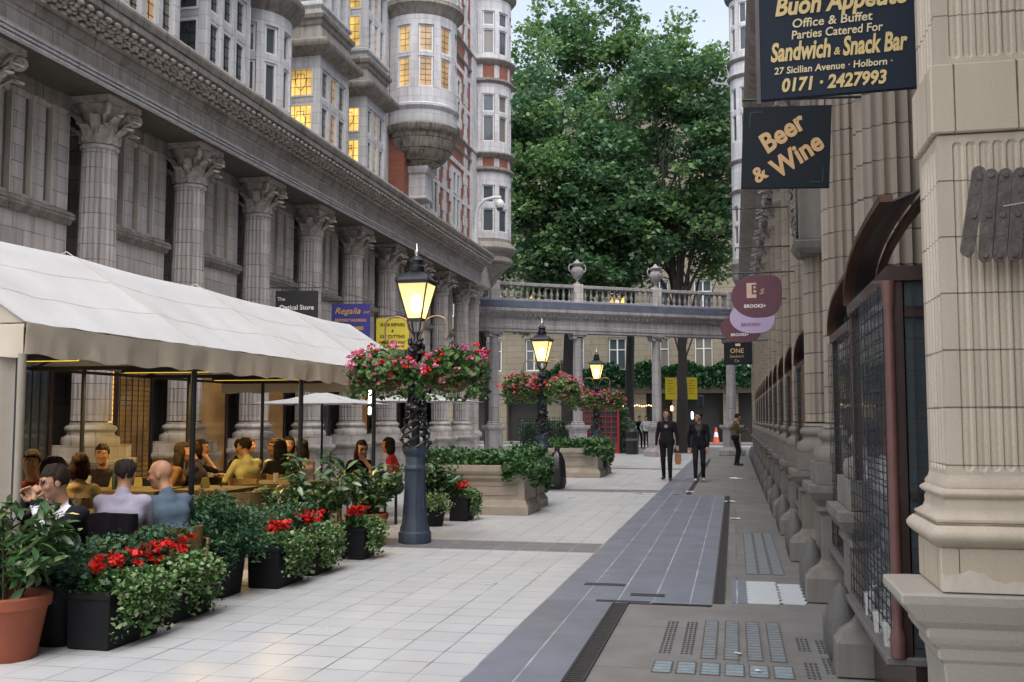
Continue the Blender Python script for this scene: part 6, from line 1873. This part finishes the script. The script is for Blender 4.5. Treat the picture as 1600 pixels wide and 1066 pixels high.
            if hair == 'balding': A = np.maximum(A, -el((0, .012, .135), (.058, .085, .085)))
        if (A < 0).any():
            HV, HQ, _ = surface_nets(A.astype(np.float32), np.array([g[0][0], g[1][0], g[2][0]]), hr)
            HV = HV @ Rh.T + HC
            np_mesh('hair', HV, HQ, pmat('hair', haircol, rough=.7, var=.5, vscale=60, bump=.7, bscale=90, spec=.15), root, None, True)
    if glasses:
        b = MB()
        for s in (-1, 1):
            pts = [h((s * .034 + .022 * math.cos(t), .096, .006 + .015 * math.sin(t))) for t in [2 * PI * i / 14 for i in range(15)]]
            b.tube(pts, .0022, 5); b.tube([h((s * .056, .094, .010)), h((s * .074, .05, .012)), h((s * .078, -.01, .012))], .002, 5)
        b.tube([h((-.012, .098, .01)), h((.012, .098, .01))], .002, 5)
        b.build('glasses', M['iron'], root)
    if logo:
        c = C + np.array([0, .113, .05]); MB().lathe([(.045, 0), (.045, .004), (0, .004)], 12).xform(Matrix.Translation(c) @ Matrix.Rotation(R(-90), 4, 'X')).build('chest_print', pmat('print', logo, rough=.7, var=.5, vscale=60), root)
    if scale != 1: root.scale = (scale,) * 3
    return root
BLK = (.012, .012, .015)
WARM = (.38, .20, .12)
# near table
person('man in glasses and dark suit with his hands clasped below his chin', (-4.76, 6.62, 0), 168, zp=.43, lean=8, hyaw=-26, hpitch=-10, lh=(.04, .29, .96), rh=(.13, .27, .97), lhint=(-.5, .1, -1), rhint=(.5, .1, -1), top=(.012, .012, .018), shirt=(.62, .60, .66), glasses=True, res=.0075, skin=WARM, curl=1.6)
person('balding man in a lilac shirt seated with his back to the avenue', (-4.86, 7.38, 0), 18, zp=.44, lean=9, hyaw=5, hpitch=-4, lh=(-.10, .40, .76), rh=(.12, .40, .76), lhint=(-.25, -.3, -1), rhint=(.25, -.3, -1), top=(.36, .345, .44), hair='balding', haircol=(.035, .028, .024), res=.0075, skin=WARM, belly=1.08)
person('bald man in a grey blue shirt looking left over the table', (-4.66, 7.86, 0), 62, zp=.42, lean=14, hpitch=-10, hyaw=42, lh=(-.14, .40, .74), rh=(.2, .40, .74), top=(.10, .145, .20), hair='bald', res=.0075, skin=(.44, .22, .13), belly=1.15)
person('man in a white shirt half hidden behind the grey end curtain', (-5.50, 7.12, 0), -60, zp=.46, lean=12, hyaw=10, hpitch=-8, lh=(-.1, .4, .74), rh=(.15, .4, .74), top=(.58, .56, .52), res=.010, skin=WARM)
person('woman with dark bobbed hair in a beige top, seen from behind', (-6.3, 8.85, 0), 25, zp=.42, lean=8, top=(.34, .29, .17), hair='bob', fem=True, res=.012, skin=WARM, haircol=(.03, .012, .01))
person('person in red at the back of the tent behind the dark suited man', (-6.55, 8.55, 0), 200, zp=.46, lean=6, top=(.28, .04, .03), hair='short', res=.014, skin=WARM)
person('man in a pale yellow shirt raising a hand to his chin', (-6.55, 12.95, 0), 62, zp=.50, lean=6, hyaw=14, hpitch=-4, rh=(.02, .26, 1.05), rhint=(.7, 0, -1), lh=(-.12, .40, .76), top=(.52, .50, .26), res=.010, skin=WARM)
person('person in dark clothes facing the man in the yellow shirt', (-7.05, 13.45, 0), -85, zp=.48, lean=8, top=BLK, res=.013, skin=WARM, hair='short')
person('woman in black resting her cheek on her hand, left of the second tent post', (-7.35, 12.75, 0), -70, zp=.48, lean=12, top=BLK, hair='bob', fem=True, rh=(.05, .24, 1.02), rhint=(.8, 0, -1), lh=(-.1, .36, .76), sleeves=False, res=.013, skin=WARM)
person('person with arms on the table facing the woman in black by the post', (-6.95, 12.45, 0), 112, zp=.48, lean=14, top=(.04, .035, .05), rh=(.05, .30, .9), lh=(-.08, .32, .9), rhint=(.8, 0, -1), lhint=(-.8, 0, -1), sleeves=False, res=.013, skin=WARM, hair='short', haircol=(.08, .04, .02))
person('woman with long black hair and black top, back turned, beside the yellow shirted man', (-6.15, 13.1, 0), 30, zp=.48, lean=8, top=BLK, hair='long', fem=True, sleeves=False, res=.012, skin=WARM, haircol=(.012, .01, .01))
person('woman facing the avenue from the far side of the tent', (-6.9, 15.0, 0), 200, zp=.48, lean=6, top=(.05, .03, .04), hair='bob', fem=True, res=.014, skin=WARM)
person('woman with long dark hair in a pale top behind the third tent post', (-6.2, 14.1, 0), 60, zp=.46, lean=10, top=(.40, .34, .34), hair='long', fem=True, sleeves=False, rh=(.08, .34, .8), res=.012, skin=WARM)
person('woman in a black tee shirt leaning her chin on one hand', (-5.62, 14.6, 0), 222, zp=.46, lean=16, hyaw=0, hpitch=-14, lh=(-.02, .30, .93), lhint=(-.8, .2, -1), rh=(.14, .36, .76), top=BLK, hair='long', fem=True, sleeves=False, res=.010, skin=(.42, .21, .13), haircol=(.025, .012, .01))
person('person in a red top behind the nearest lamp post', (-5.30, 15.5, 0), 95, zp=.46, lean=8, top=(.40, .03, .03), hair='bob', fem=True, res=.013, skin=(.45, .2, .1))
person('man in a dark jumper at the back of the tent near the menus', (-7.4, 10.9, 0), 200, zp=.46, lean=8, top=(.03, .025, .03), res=.014, skin=WARM)
person('woman in a brown top sitting behind the second tent post', (-7.0, 11.7, 0), -60, zp=.46, lean=10, top=(.14, .07, .04), hair='long', fem=True, res=.014, skin=WARM)
person('man in a grey shirt at the far end of the tent', (-7.3, 14.2, 0), -90, zp=.48, lean=6, top=(.16, .16, .17), res=.014, skin=WARM, haircol=(.06, .04, .03))
person('woman in a cream top with brown hair between the far tables', (-6.5, 13.75, 0), 170, zp=.47, lean=6, top=(.42, .36, .26), hair='bob', fem=True, res=.014, skin=WARM, haircol=(.06, .03, .015))
# walkers
person('man walking in a black sweater with a chest print, carrying a paper bag', (-1.66, 25.75, 0), 176, seated=False, zp=.95, lean=-2, hyaw=-6, hpitch=6, lh=(-.27, .05, .80), rh=(.27, .02, .80), lhint=(-.4, -1, 0), rhint=(.4, -1, 0), lf=(-.09, .12, .08), rf=(.10, -.16, .09), top=(.014, .012, .016), bottom=(.012, .012, .014), res=.012, skin=(.36, .20, .14), logo=(.25, .20, .18), scale=1.03, curl=.6)
person('man walking in a black jacket and white trainers, hand at his pocket', (-.86, 25.67, 0), 180, seated=False, zp=.93, lean=-3, hyaw=-48, hpitch=2, lh=(-.22, .12, .82), rh=(.25, -.02, .84), lhint=(-.8, -.6, 0), rhint=(.8, -.6, 0), lf=(-.09, -.12, .08), rf=(.09, .12, .08), top=(.010, .010, .014), bottom=(.016, .016, .02), shoes=(.5, .5, .5), res=.012, skin=(.36, .2, .15), shirt=(.03, .025, .028), curl=.6)
person('man in a khaki top eating while standing by the right hand shopfronts', (.02, 34.7, 0), -80, seated=False, zp=.94, lean=3, hpitch=-10, lh=(-.05, .32, 1.18), rh=(.07, .33, 1.2), lhint=(-.4, -.2, -1), rhint=(.4, -.2, -1), lf=(-.09, .02, .08), rf=(.09, .06, .08), top=(.085, .07, .035), bottom=(.012, .012, .016), res=.014, skin=(.42, .24, .13), hair='short')
# strollers across the far end
person('distant person in a light blue shirt beyond the colonnade', (-5.35, 54.0, 0), 150, seated=False, zp=.93, top=(.35, .42, .55), bottom=(.02, .02, .03), res=.02, skin=WARM)
person('distant person in a dark suit beyond the colonnade', (-4.95, 54.3, 0), 200, seated=False, zp=.93, top=BLK, bottom=BLK, res=.02, skin=WARM)
person('distant person in a white shirt beside the colonnade pedestal', (-4.55, 54.0, 0), 180, seated=False, zp=.93, top=(.6, .6, .62), bottom=(.02, .02, .03), res=.02, skin=WARM)
pbg = thing('paper_bag', 'brown paper carrier bag hanging from the hand of the walking man', 'bag', (-1.385, 25.74, .42))
MB().prism([(-.06, 0), (.06, 0), (.085, .12), (.08, .27), (-.08, .27), (-.085, .12)], (0, -.03, 0), (1, 0, 0), (0, 0, 1), (0, 1, 0), .06).build('bag_body', plain('brown_paper', (.30, .14, .06), .7, var=.3), pbg, bevel=.012)
MB().tube([(-.035, 0, .26), (-.03, 0, .34), (.03, 0, .34), (.035, 0, .26)], .005, 5).build('handle', M['iron'], pbg)

# ---- tables and chairs around them
table(-5.55, 7.75, .8, .75, 'table shared by the bald man and the man in the lilac shirt')
table(-5.75, 6.75, .5, .6, 'small table next to the grey end curtain')
table(-7.05, 10.6, 1.5, .8, 'long table with yellow menu cards at the back of the tent')
table(-6.0, 10.9, .8, .8, 'empty table under the middle of the tent, in front of the long table')
table(-7.35, 13.3, .8, .8, 'table between the yellow shirted man and the couple')
table(-5.7, 12.1, .8, .8, 'empty table near the second tent post')
table(-6.75, 14.35, .8, .7, 'table in front of the women at the far side')
table(-5.15, 14.15, .6, .6, 'table under the elbow of the woman leaning on her hand')
for (x, y, f, lab) in ((-4.86, 7.30, 18, 'rattan chair under the man in the lilac shirt, jacket over its back'), (-4.62, 7.80, 62, 'rattan chair under the bald man'), (-4.76, 6.60, 168, 'rattan chair under the dark suited man'),
                       (-5.55, 7.05, -60, 'rattan chair of the man half hidden by the curtain'), (-6.3, 8.75, 25, 'rattan chair under the woman in beige'), (-5.05, 9.75, 60, 'empty honey rattan chair behind the conical shrub'), (-5.2, 10.9, 95, 'empty honey rattan chair left of the tall laurel'),
                       (-5.0, 11.75, 80, 'empty honey rattan chair behind the tall laurel'), (-6.5, 12.9, 62, 'rattan chair under the man in the yellow shirt'), (-6.0, 11.6, 180, 'empty rattan chair turned away from the avenue'), (-6.1, 13.0, 30, 'rattan chair under the woman with long black hair'), (-5.65, 14.65, 222, 'rattan chair under the woman leaning on her hand')):
    o_ = chair(x, y, f, lab)
    if 'bald' in lab or 'dark suited' in lab: o_.scale = (1, 1, .82)
jk = thing('jacket', 'black jacket hung over the chair back behind the lilac shirt', 'jacket', (-4.86, 7.30, 0), R(18))
b = MB(); vs = []; fs = []; n = 18; rows = 7
for i in range(n + 1):
    a = R(212 + 116 * i / n)
    for j in range(rows + 1):
        t = j / rows; rr = .265 + .03 * t + .012 * math.sin(i * 1.3 + t * 3)
        vs.append((rr * math.cos(a) * 1.04, .02 + rr * math.sin(a) * 1.08, .83 - .50 * t - .03 * math.sin(i * .9) * t - .05 * abs(i - n / 2) / n))
for i in range(n):
    for j in range(rows):
        k = i * (rows + 1) + j; fs.append((k, k + 1, k + rows + 2, k + rows + 1))
m0 = len(vs); vs += [(x * .96, y * .96, z) for x, y, z in vs]; fs += [tuple(m0 + q for q in f[::-1]) for f in fs]
b.add(vs, fs); b.build('cloth', pmat('top_cloth', (.012, .011, .014), rough=.9, spec=.12), jk, smooth=70)
rr = random.Random(6)
for i, (x, y, lab) in enumerate([(-5.45, 7.6, 'drinking glass on the bald man\'s table, nearer one'), (-5.65, 7.95, 'drinking glass on the bald man\'s table, farther one'), (-6.8, 10.5, 'drinking glass on the long back table by the menus'), (-7.3, 10.45, 'drinking glass at the left of the long back table'), (-7.2, 13.2, 'drinking glass before the man in the yellow shirt'), (-7.45, 13.5, 'drinking glass on the couple\'s table, farther one'), (-5.7, 12.0, 'drinking glass on the empty table near the second post')]):
    tumbler(x, y, .748, .12 + .03 * (i % 2), .034, lab)
for i, (x, y, lab) in enumerate([(-7.15, 10.7, 'folded yellow menu card, left one on the long back table'), (-6.85, 10.75, 'folded yellow menu card, right one on the long back table'), (-6.05, 10.9, 'folded yellow menu card behind the bald man'), (-6.6, 11.02, 'folded yellow menu card tilted at the end of the long table'), (-5.6, 12.2, 'folded yellow menu card on the empty table')]):
    menu(x, y, .75, .5 * i, lab)
bottle(-7.25, 13.05, .748, 'clear bottle on the table of the man in the yellow shirt', (.6, .6, .55)); bottle(-6.95, 10.45, .748, 'dark bottle among the menus on the long table', (.03, .06, .03))
# ================================================================ signs
def text(parent, s, size, loc, rot, mat, name='lettering', shear=0.0, bold=0.0, align='CENTER', wid=1.0, ext=.0006, fit=None):
    cu = bpy.data.curves.new('lettering', 'FONT'); cu.body = s; cu.size = size; cu.align_x = align; cu.align_y = 'CENTER'
    cu.shear = shear; cu.offset = bold; cu.extrude = ext; cu.resolution_u = 3
    tmp = bpy.data.objects.new('tmp_text', cu); SC.collection.objects.link(tmp)
    dg = bpy.context.evaluated_depsgraph_get(); me = bpy.data.meshes.new_from_object(tmp.evaluated_get(dg))
    bpy.data.objects.remove(tmp); bpy.data.curves.remove(cu)
    me.materials.clear(); me.materials.append(mat)
    o = bpy.data.objects.new(name, me); SC.collection.objects.link(o)
    o.parent = parent; o.location = loc; o.rotation_euler = rot; o.scale = (wid, 1, 1)
    if fit:
        xs = [v.co.x for v in me.vertices]; o.scale = (fit / (max(xs) - min(xs)), 1, 1)
    return o
FX = (R(90), 0, 0)                                 # lettering that faces down the avenue towards -Y
M['navyboard'] = plain('navy_sign_board', (.008, .016, .030), .6, var=.25, vscale=4, spec=.25)
M['greenblack'] = plain('black_green_sign_board', (.006, .011, .015), .6, var=.3, vscale=5, spec=.25)
M['gold'] = plain('cream_gold_lettering', (.62, .47, .20), .5, var=.1)
M['goldpale'] = plain('pale_cream_lettering', (.66, .56, .34), .5, var=.1)
M['tan'] = plain('tan_lettering', (.58, .36, .16), .5, var=.1)
M['thinline'] = plain('faint_green_line', (.03, .075, .06), .5)
def board(t, w, h, d, mat, frame=None):
    MB().box(-w / 2, 0, -h / 2, w / 2, d, h / 2).build('board', mat, t, bevel=.004)
# snack bar sign
sg = thing('hanging_sign', 'large navy hanging sign with cream lettering for a sandwich and snack bar', 'sign', (.50, 4.86, 3.44), R(-4))
board(sg, .70, .74, .03, M['navyboard'])
for s_, sz, x_, z_, fit_, mt_, bo_, sh_ in (('Buon Appetito', .125, .02, .075, .60, 'gold', .004, .22), ('Office & Buffet', .060, -.02, -.012, .36, 'goldpale', .0008, .1), ('Parties Catered For', .058, .0, -.068, .41, 'goldpale', .0008, .1),
        ('Sandwich', .125, -.165, -.148, .275, 'gold', .004, .2), ('&', .05, .0, -.165, .03, 'gold', .001, .2), ('Snack Bar', .125, .165, -.148, .285, 'gold', .004, .2), ('27 Sicilian Avenue \u00b7 Holborn \u00b7', .047, -.02, -.236, .53, 'goldpale', .0008, .08), ('0171 \u00b7 2427993', .088, -.02, -.31, .47, 'gold', .003, .18)):
    text(sg, s_, sz, (x_, -.004, z_), FX, M[mt_], shear=sh_, bold=bo_, fit=fit_)
b = MB().box(-.37, .005, -.385, -.351, .025, .9).tube([(-.3, .015, .37), (-.3, .015, .8)], .008, 6).tube([(.3, .015, .37), (.3, .015, .8)], .008, 6).beam((-.4, .015, .8), (.38, .015, .8), .03, .03)
b.build('hanger', M['wood'], sg)
# beer and wine sign
bw = thing('hanging_sign', 'square black hanging sign with slanted tan words Beer & Wine', 'sign', (.37, 6.9, 3.37), R(-3))
board(bw, .57, .56, .025, M['greenblack'])
bw.rotation_euler = (0, R(3), R(-3))
rot = Matrix.Rotation(R(90), 4, 'X')
def slant(s, size, x, z, ang, **k):
    e = (Matrix.Rotation(-R(ang), 4, 'Y') @ rot).to_euler()
    text(bw, s, size, (x, -.004, z), e, M['tan'], **k)
slant('Beer', .185, -.03, .09, 36, shear=.12, bold=.006, wid=.88)
slant('Wine', .185, .07, -.065, 36, shear=.12, bold=.006, wid=.88)
slant('&', .14, -.17, -.19, 36, shear=.1, bold=.004)
b = MB()
for s in (-1, 1):
    b.box(s * .24, -.003, -.24 if s > 0 else .14, s * .244, -.001, -.14 if s > 0 else .24); b.box(s * .24 - (.08 if s > 0 else 0), -.003, -.242 if s > 0 else .24, s * .24 + (.08 if s < 0 else 0), -.001, -.238 if s > 0 else .244)
b.build('painted_line', M['thinline'], bw)
MB().tube([(-.3, .01, .33), (.48, .01, .33)], .009, 6).tube([(-.24, .01, .28), (-.24, .01, .33)], .005, 5).tube([(.24, .01, .28), (.24, .01, .33)], .005, 5).build('bracket', M['iron'], bw)
# three leaf-shaped estate agent boards
M['plum'] = plain('plum_sign_board', (.105, .028, .045), .4, var=.2, vscale=5)
M['lilac'] = plain('lilac_sign_board', (.46, .36, .53), .4, var=.1)
M['signwhite'] = plain('white_lettering', (.72, .68, .68), .5, var=.05)
M['plumtext'] = plain('plum_lettering', (.20, .10, .16), .5)
M['peach'] = plain('peach_square', (.62, .42, .33), .5, var=.2)
def leafpoly(w, h):
    pts = []
    for i in range(40):
        a = 2 * PI * i / 40; x, z = math.cos(a), math.sin(a)
        if x > 0 and z > 0: x, z = max(abs(x), 0) ** .45, max(z, 0) ** .45
        elif x > 0: x = x ** .55
        pts.append((x * w / 2, z * h / 2))
    return pts
def leafsign(x, y, z, w, h, mat, tm, lab, logo=False):
    t = thing('hanging_sign', lab, 'sign', (x, y, z), R(-2), 'leaf shaped signs hanging along the right arcade')
    MB().prism(leafpoly(w, h), (0, 0, 0), (1, 0, 0), (0, 0, 1), (0, 1, 0), .03).build('board', mat, t, bevel=.003)
    text(t, 'BROOKS+', .058 * w / .6, (-.02, -.004, -.12 * h / .52), FX, tm, bold=.002)
    if logo:
        MB().box(-.12, -.004, -.02, .0, -.001, .17).build('square', M['peach'], t)
        text(t, 'B', .17, (-.02, -.006, .08), FX, M['plum'], bold=.002)
        text(t, 's', .15, (.06, -.006, .07), FX, M['tan'], shear=.3)
    MB().tube([(-w * .5, .015, h / 2 + .03), (w * .75, .015, h / 2 + .03)], .010, 6).tube([(-.15, .015, h / 2 - .02), (-.15, .015, h / 2 + .03)], .006, 5).tube([(.18, .015, h / 2 - .02), (.18, .015, h / 2 + .03)], .006, 5).build('bracket', M['iron'], t)
leafsign(.30, 13.0, 3.09, .62, .54, M['plum'], M['signwhite'], 'plum leaf shaped sign with a peach square and white letters, nearest of three', True)
leafsign(.29, 15.5, 3.07, .66, .48, M['lilac'], M['plumtext'], 'pale lilac leaf shaped sign between the two plum ones')
leafsign(.14, 18.0, 3.13, .70, .50, M['plum'], M['signwhite'], 'plum leaf shaped sign without a square, farthest of three')
t = thing('hanging_sign', 'small black hanging sign with gold letters ONE at the far right', 'sign', (.10, 21.0, 2.88), R(-2))
board(t, .56, .46, .03, M['greenblack'])
text(t, 'ONE', .13, (-.02, -.004, .05), FX, M['tan'], bold=.002); text(t, 'Sandwich', .075, (-.02, -.004, -.06), FX, M['tan']); text(t, 'Co.', .075, (-.02, -.004, -.15), FX, M['tan'])
MB().box(-.05, -.003, .15, .05, -.001, .2).build('small_emblem', M['goldpale'], t)
MB().tube([(-.3, .015, .26), (.6, .015, .26)], .012, 6).tube([(.2, .015, .22), (.2, .015, .26)], .006, 5).tube([(-.2, .015, .22), (-.2, .015, .26)], .006, 5).build('bracket', M['iron'], t)
# bare sign brackets
for (y, z, xa, lab) in ((15.0, 4.62, -.02, 'thin bare iron sign rod projecting from the right arcade, upper one'), (15.2, 4.08, .06, 'thin bare iron sign rod projecting from the right arcade, lower one')):
    MBt = MB().tube([(xa, y, z), (.9, y, z)], .010, 6); MBt.tube([(xa, y, z), (xa, y, z - .05)], .008, 6)
    tag(MBt.build('sign_rod', M['iron']), lab, 'sign rod')
# signs on the left arcade
M['blacksign'] = plain('black_sign_board', (.010, .010, .013), .4, var=.2)
M['bluesign'] = plain('royal_blue_sign_board', (.028, .026, .20), .45, var=.15)
M['yellowsign'] = plain('yellow_sign_board', (.66, .54, .04), .5, var=.08)
M['orangetext'] = plain('orange_lettering', (.60, .33, .05), .5)
M['blacktext'] = plain('black_lettering', (.015, .012, .01), .6)
def left_sign(px_x, y, z, w, h, mat, name, lab):
    t = thing(name, lab, 'sign', (px_x, y, z), R(10), 'shop signs hanging from the left arcade')
    board(t, w, h, .03, mat)
    MB().tube([(-w / 2 - .28, .015, h / 2 + .06), (w / 2 + .05, .015, h / 2 + .06)], .010, 6).tube([(-w * .35, .015, h / 2), (-w * .35, .015, h / 2 + .06)], .006, 5).tube([(w * .35, .015, h / 2), (w * .35, .015, h / 2 + .06)], .006, 5).box(-w / 2 - .30, 0, h / 2 - .14, -w / 2 - .27, .03, h / 2 + .2).tube([(-w / 2 - .28, .015, h / 2 + .42), (w * .45, .015, h / 2 + .08)], .006, 5).build('bracket', M['iron'], t)
    return t
t = left_sign(-8.50, 18.7, 3.72, .86, .78, M['blacksign'], 'hanging_sign', 'black sign with white letters ending Store, above the tent roof')
text(t, 'The', .10, (-.31, -.004, .22), FX, M['signwhite'], bold=.001); text(t, 'Optical Store', .135, (.0, -.004, .05), FX, M['signwhite'], bold=.003, wid=.95)
t = left_sign(-8.45, 21.5, 3.76, .88, .80, M['bluesign'], 'hanging_sign', 'royal blue sign with orange script and capitals, between the black and yellow signs')
text(t, 'Regalia', .20, (-.08, -.004, .23), FX, M['orangetext'], shear=.35, bold=.001, wid=1.05); text(t, 'Ltd', .10, (.35, -.004, .21), FX, M['orangetext'], shear=.35)
text(t, 'BESPOKE TAILORING', .085, (0, -.004, .02), FX, M['orangetext'], bold=.002, wid=.88); text(t, '& ROBES', .10, (.1, -.004, -.16), FX, M['orangetext'], bold=.003)
t = left_sign(-8.42, 24.3, 3.70, .84, .80, M['yellowsign'], 'hanging_sign', 'yellow sign with black capitals for shoe repairs and key cutting')
for s_, z_, sz in (('SHOE REPAIRS', .23, .115), ('&', .08, .10), ('KEY CUTTING', -.07, .115), ('WHILE YOU WAIT', -.22, .095)):
    text(t, s_, sz, (0, -.004, z_), FX, M['blacktext'], bold=.003, wid=.86)
# yellow notice across the road, behind the plane tree trunk
t = thing('notice_board', 'wide yellow notice hanging behind the dark plane tree trunk', 'notice', (-2.6, 52.0, 3.1))
MB().box(-.80, 0, -.56, .80, .04, .56).build('board', plain('bright_yellow_board', (.72, .56, .02), .5, var=.06), t)
b = MB(); rr = random.Random(3)
for s_ in (-1, 1):
    for k in range(6):
        x0 = s_ * .52 + rr.uniform(-.2, -.1); b.box(x0, -.006, .38 - k * .13, x0 + rr.uniform(.15, .36), -.001, .40 - k * .13)
b.build('faded_lines', M['blacktext'], t)
MB().tube([(0, .06, -3.1), (0, .06, .7)], .04, 8).build('pole', M['iron'], t)

# ================================================================ street things at the far end
M['redpaint'] = plain('red_paint', (.33, .018, .018), .4, var=.15)
pb = thing('phone_box', 'red telephone box on the left of the pair behind the farthest lamp', 'phone box', (-6.58, 46.2, 0), R(8), 'red telephone boxes at the far end')
b = MB()
for sx in (-1, 1):
    for sy in (-1, 1): b.box(sx * .44 - .05, sy * .44 - .05, .1, sx * .44 + .05, sy * .44 + .05, 2.15)
b.box(-.50, -.50, 2.151, .50, .50, 2.36); b.sphere((0, 0, 2.34), (.49, .49, .16), 16, 8); b.box(-.49, -.49, 0, .49, .49, .099)
b.build('body', M['redpaint'], pb, bevel=.01)
for (ax, s) in (('x', 1), ('x', -1), ('y', 1), ('y', -1)):
    f = MB()
    def q(u0, z0, u1, z1, d=.02, o=.44):
        f.box(*((u0, s * o - d, z0, u1, s * o + d, z1) if ax == 'y' else (s * o - d, u0, z0, s * o + d, u1, z1)))
    for z in [.45 + .24 * k for k in range(8)]: q(-.389, z, .389, z + .03)
    q(-.15, .481, -.12, 2.1, .015); q(.12, .481, .15, 2.1, .015); q(-.389, .1, .389, .449, .018)
    f.build('door' if (ax, s) == ('y', -1) else 'side_panel', M['redpaint'], pb)
MB().box(-.40, -.40, .45, .40, .40, 2.14).build('glass', M['glass'], pb)
dup(pb, (-5.62, 46.25, 0), R(8), 'red telephone box on the right of the pair behind the farthest lamp')
t = thing('litter_bin', 'black litter bin beside the colonnade pedestal', 'bin', (-4.42, 45.0, 0))
MB().lathe([(.26, 0), (.28, .05), (.28, .92), (.31, .95), (.31, 1.0), (.24, 1.08), (.20, 1.12), (0, 1.13)], 16).build('body', M['iron'], t, smooth=40)
MB().lathe([(.285, .60), (.288, .60), (.288, .70), (.285, .70)], 16).build('band', M['zinc'], t)
t = thing('traffic_cone', 'orange traffic cone with a white band across the road', 'traffic cone', (-1.15, 66.6, 0))
MB().lathe([(.22, .04), (.15, .40), (.145, .40)], 16).lathe([(.10, .72), (.04, 1.02), (.0, 1.03)], 16).box(-.26, -.26, 0, .26, .26, .04).build('cone', plain('orange_plastic', (.60, .09, .03), .5), t, smooth=40)
MB().lathe([(.15, .40), (.10, .72)], 16).build('band', plain('white_band', (.75, .72, .78), .4), t, smooth=40)
t = thing('signal_post', 'slim black post with a round head right of the yellow notice', 'post', (-1.75, 56.0, 0))
MB().tube([(0, 0, 0), (0, 0, 2.3)], .05, 8).build('pole', M['iron'], t)
MB().box(-.16, -.12, 2.2, .16, .12, 2.85).build('head', M['iron'], t, bevel=.05)
# lit things in the far shopfronts
for (x, z, w, h, m, lab) in ((-4.1, 2.1, .16, .35, 'warmlight', 'small warm lamp at the left edge of the yellow notice'), (-2.75, 1.55, .14, .5, 'whitelight', 'pale lit shop lamp below the yellow notice'), (-11.4, 3.0, .3, .45, 'whitelight', 'small white lit panel left behind the railings')):
    o = MB().lathe([(w * .3, 0), (w * .5, h * .15), (w * .5, h * .85), (w * .2, h)], 10).build('shop_lamp', M[m], smooth=50); o.location = (x, 69.3, z); tag(o, lab, 'lamp')
rr = random.Random(5)
t = thing('string_lights', 'row of tiny warm bulbs in the shopfront beyond the bin', 'string lights', (-7.4, 69.2, 2.45))
b = MB()
for k in range(14): b.sphere((k * .16, 0, .04 * math.sin(k * 1.3)), .045, 6, 4)
b.build('bulbs', M['warmlight'], t); MB().tube([(0, 0, .05), (2.2, 0, .05)], .01, 5).build('cable', M['iron'], t)
t = thing('curtain', 'red lit curtain in a window across the road, left of the second lamp', 'curtain', (-12.95, 70.12, 5.0)); MB().box(-.2, 0, 0, .25, .02, 2.0).build('cloth', M['redlight'], t)
# camera on the left cornice
t = thing('security_camera', 'white dome security camera on a curved arm above the left cornice', 'security camera', (-8.45, 32.8, 7.42))
M['camwhite'] = plain('white_camera_paint', (.68, .69, .70), .4, var=.08)
MB().tube([(0, 0, 0), (0, 0, .75), (.02, 0, 1.05), (.12, 0, 1.35), (.34, .02, 1.55), (.62, .03, 1.60), (.88, .03, 1.60)], .055, 10).box(-.08, -.08, 0, .08, .08, .5).build('arm', M['camwhite'], t, smooth=50)
MB().lathe([(.10, 1.22), (.15, 1.28), (.155, 1.40), (.10, 1.50), (.03, 1.54), (.03, 1.60)], 16, (.84, .03, 0)).build('housing', M['camwhite'], t, smooth=50)
MB().sphere((.84, .03, 1.23), (.115, .115, .11), 14, 8).build('dome', M['glass'], t, smooth=80)
# glasses left on the near shop sill
for (x, y, h, r, lab) in ((.76, 6.0, .13, .033, 'empty beer glass on the shop sill, farthest of the group'), (.75, 5.55, .11, .036, 'empty glass on the shop sill in the middle'), (.755, 5.22, .12, .04, 'empty glass on the shop sill nearest the cream pillar'), (.80, 5.10, .10, .042, 'squat glass on the shop sill tucked against the cream pillar')):
    tumbler(x - .04, y, .462, h, r, lab)
# litter
M['litter'] = plain('white_paper', (.62, .62, .60), .8, var=.1)
M['litter2'] = plain('brown_litter', (.16, .13, .10), .8)
def paper(x, y, s, seed, mat, lab):
    r = np.random.default_rng(seed); b = MB(); n = 5; vs = []; fs = []
    for i in range(n):
        for j in range(n): vs.append((s * (i / (n - 1) - .5) * (1 + .2 * r.normal()), s * .6 * (j / (n - 1) - .5), abs(r.normal()) * s * .05 + .004))
    for i in range(n - 1):
        for j in range(n - 1): k = i * n + j; fs.append((k, k + n, k + n + 1, k + 1))
    b.add(vs, fs); o = b.build('litter', M[mat]); o.location = (x, y, 0); o.rotation_euler = (0, 0, r.uniform(0, 3)); tag(o, lab, 'litter', 'scraps of litter on the footway')
paper(.03, 27.2, .34, 1, 'litter', 'longish white paper scrap on the footway before the man in khaki'); paper(.45, 27.35, .25, 2, 'litter2', 'dull brown scrap near the wall before the man in khaki')
paper(-.98, 22.0, .22, 3, 'litter', 'white crumpled scrap in front of the walker in white trainers'); paper(-.10, 19.6, .22, 4, 'litter', 'white and red wrapper beyond the far end of the slotted drain')
paper(.0, 16.3, .16, 5, 'litter', 'pale scrap on the footway halfway along the slotted drain'); paper(.0, 7.0, .05, 6, 'litter', 'tiny white scrap among the pavement lights'); paper(.12, 6.55, .05, 7, 'litter', 'tiny white scrap on the front row of pavement lights'); paper(-1.2, 21.2, .2, 8, 'litter2', 'dark scrap of litter on the grey tiles by the walkers')
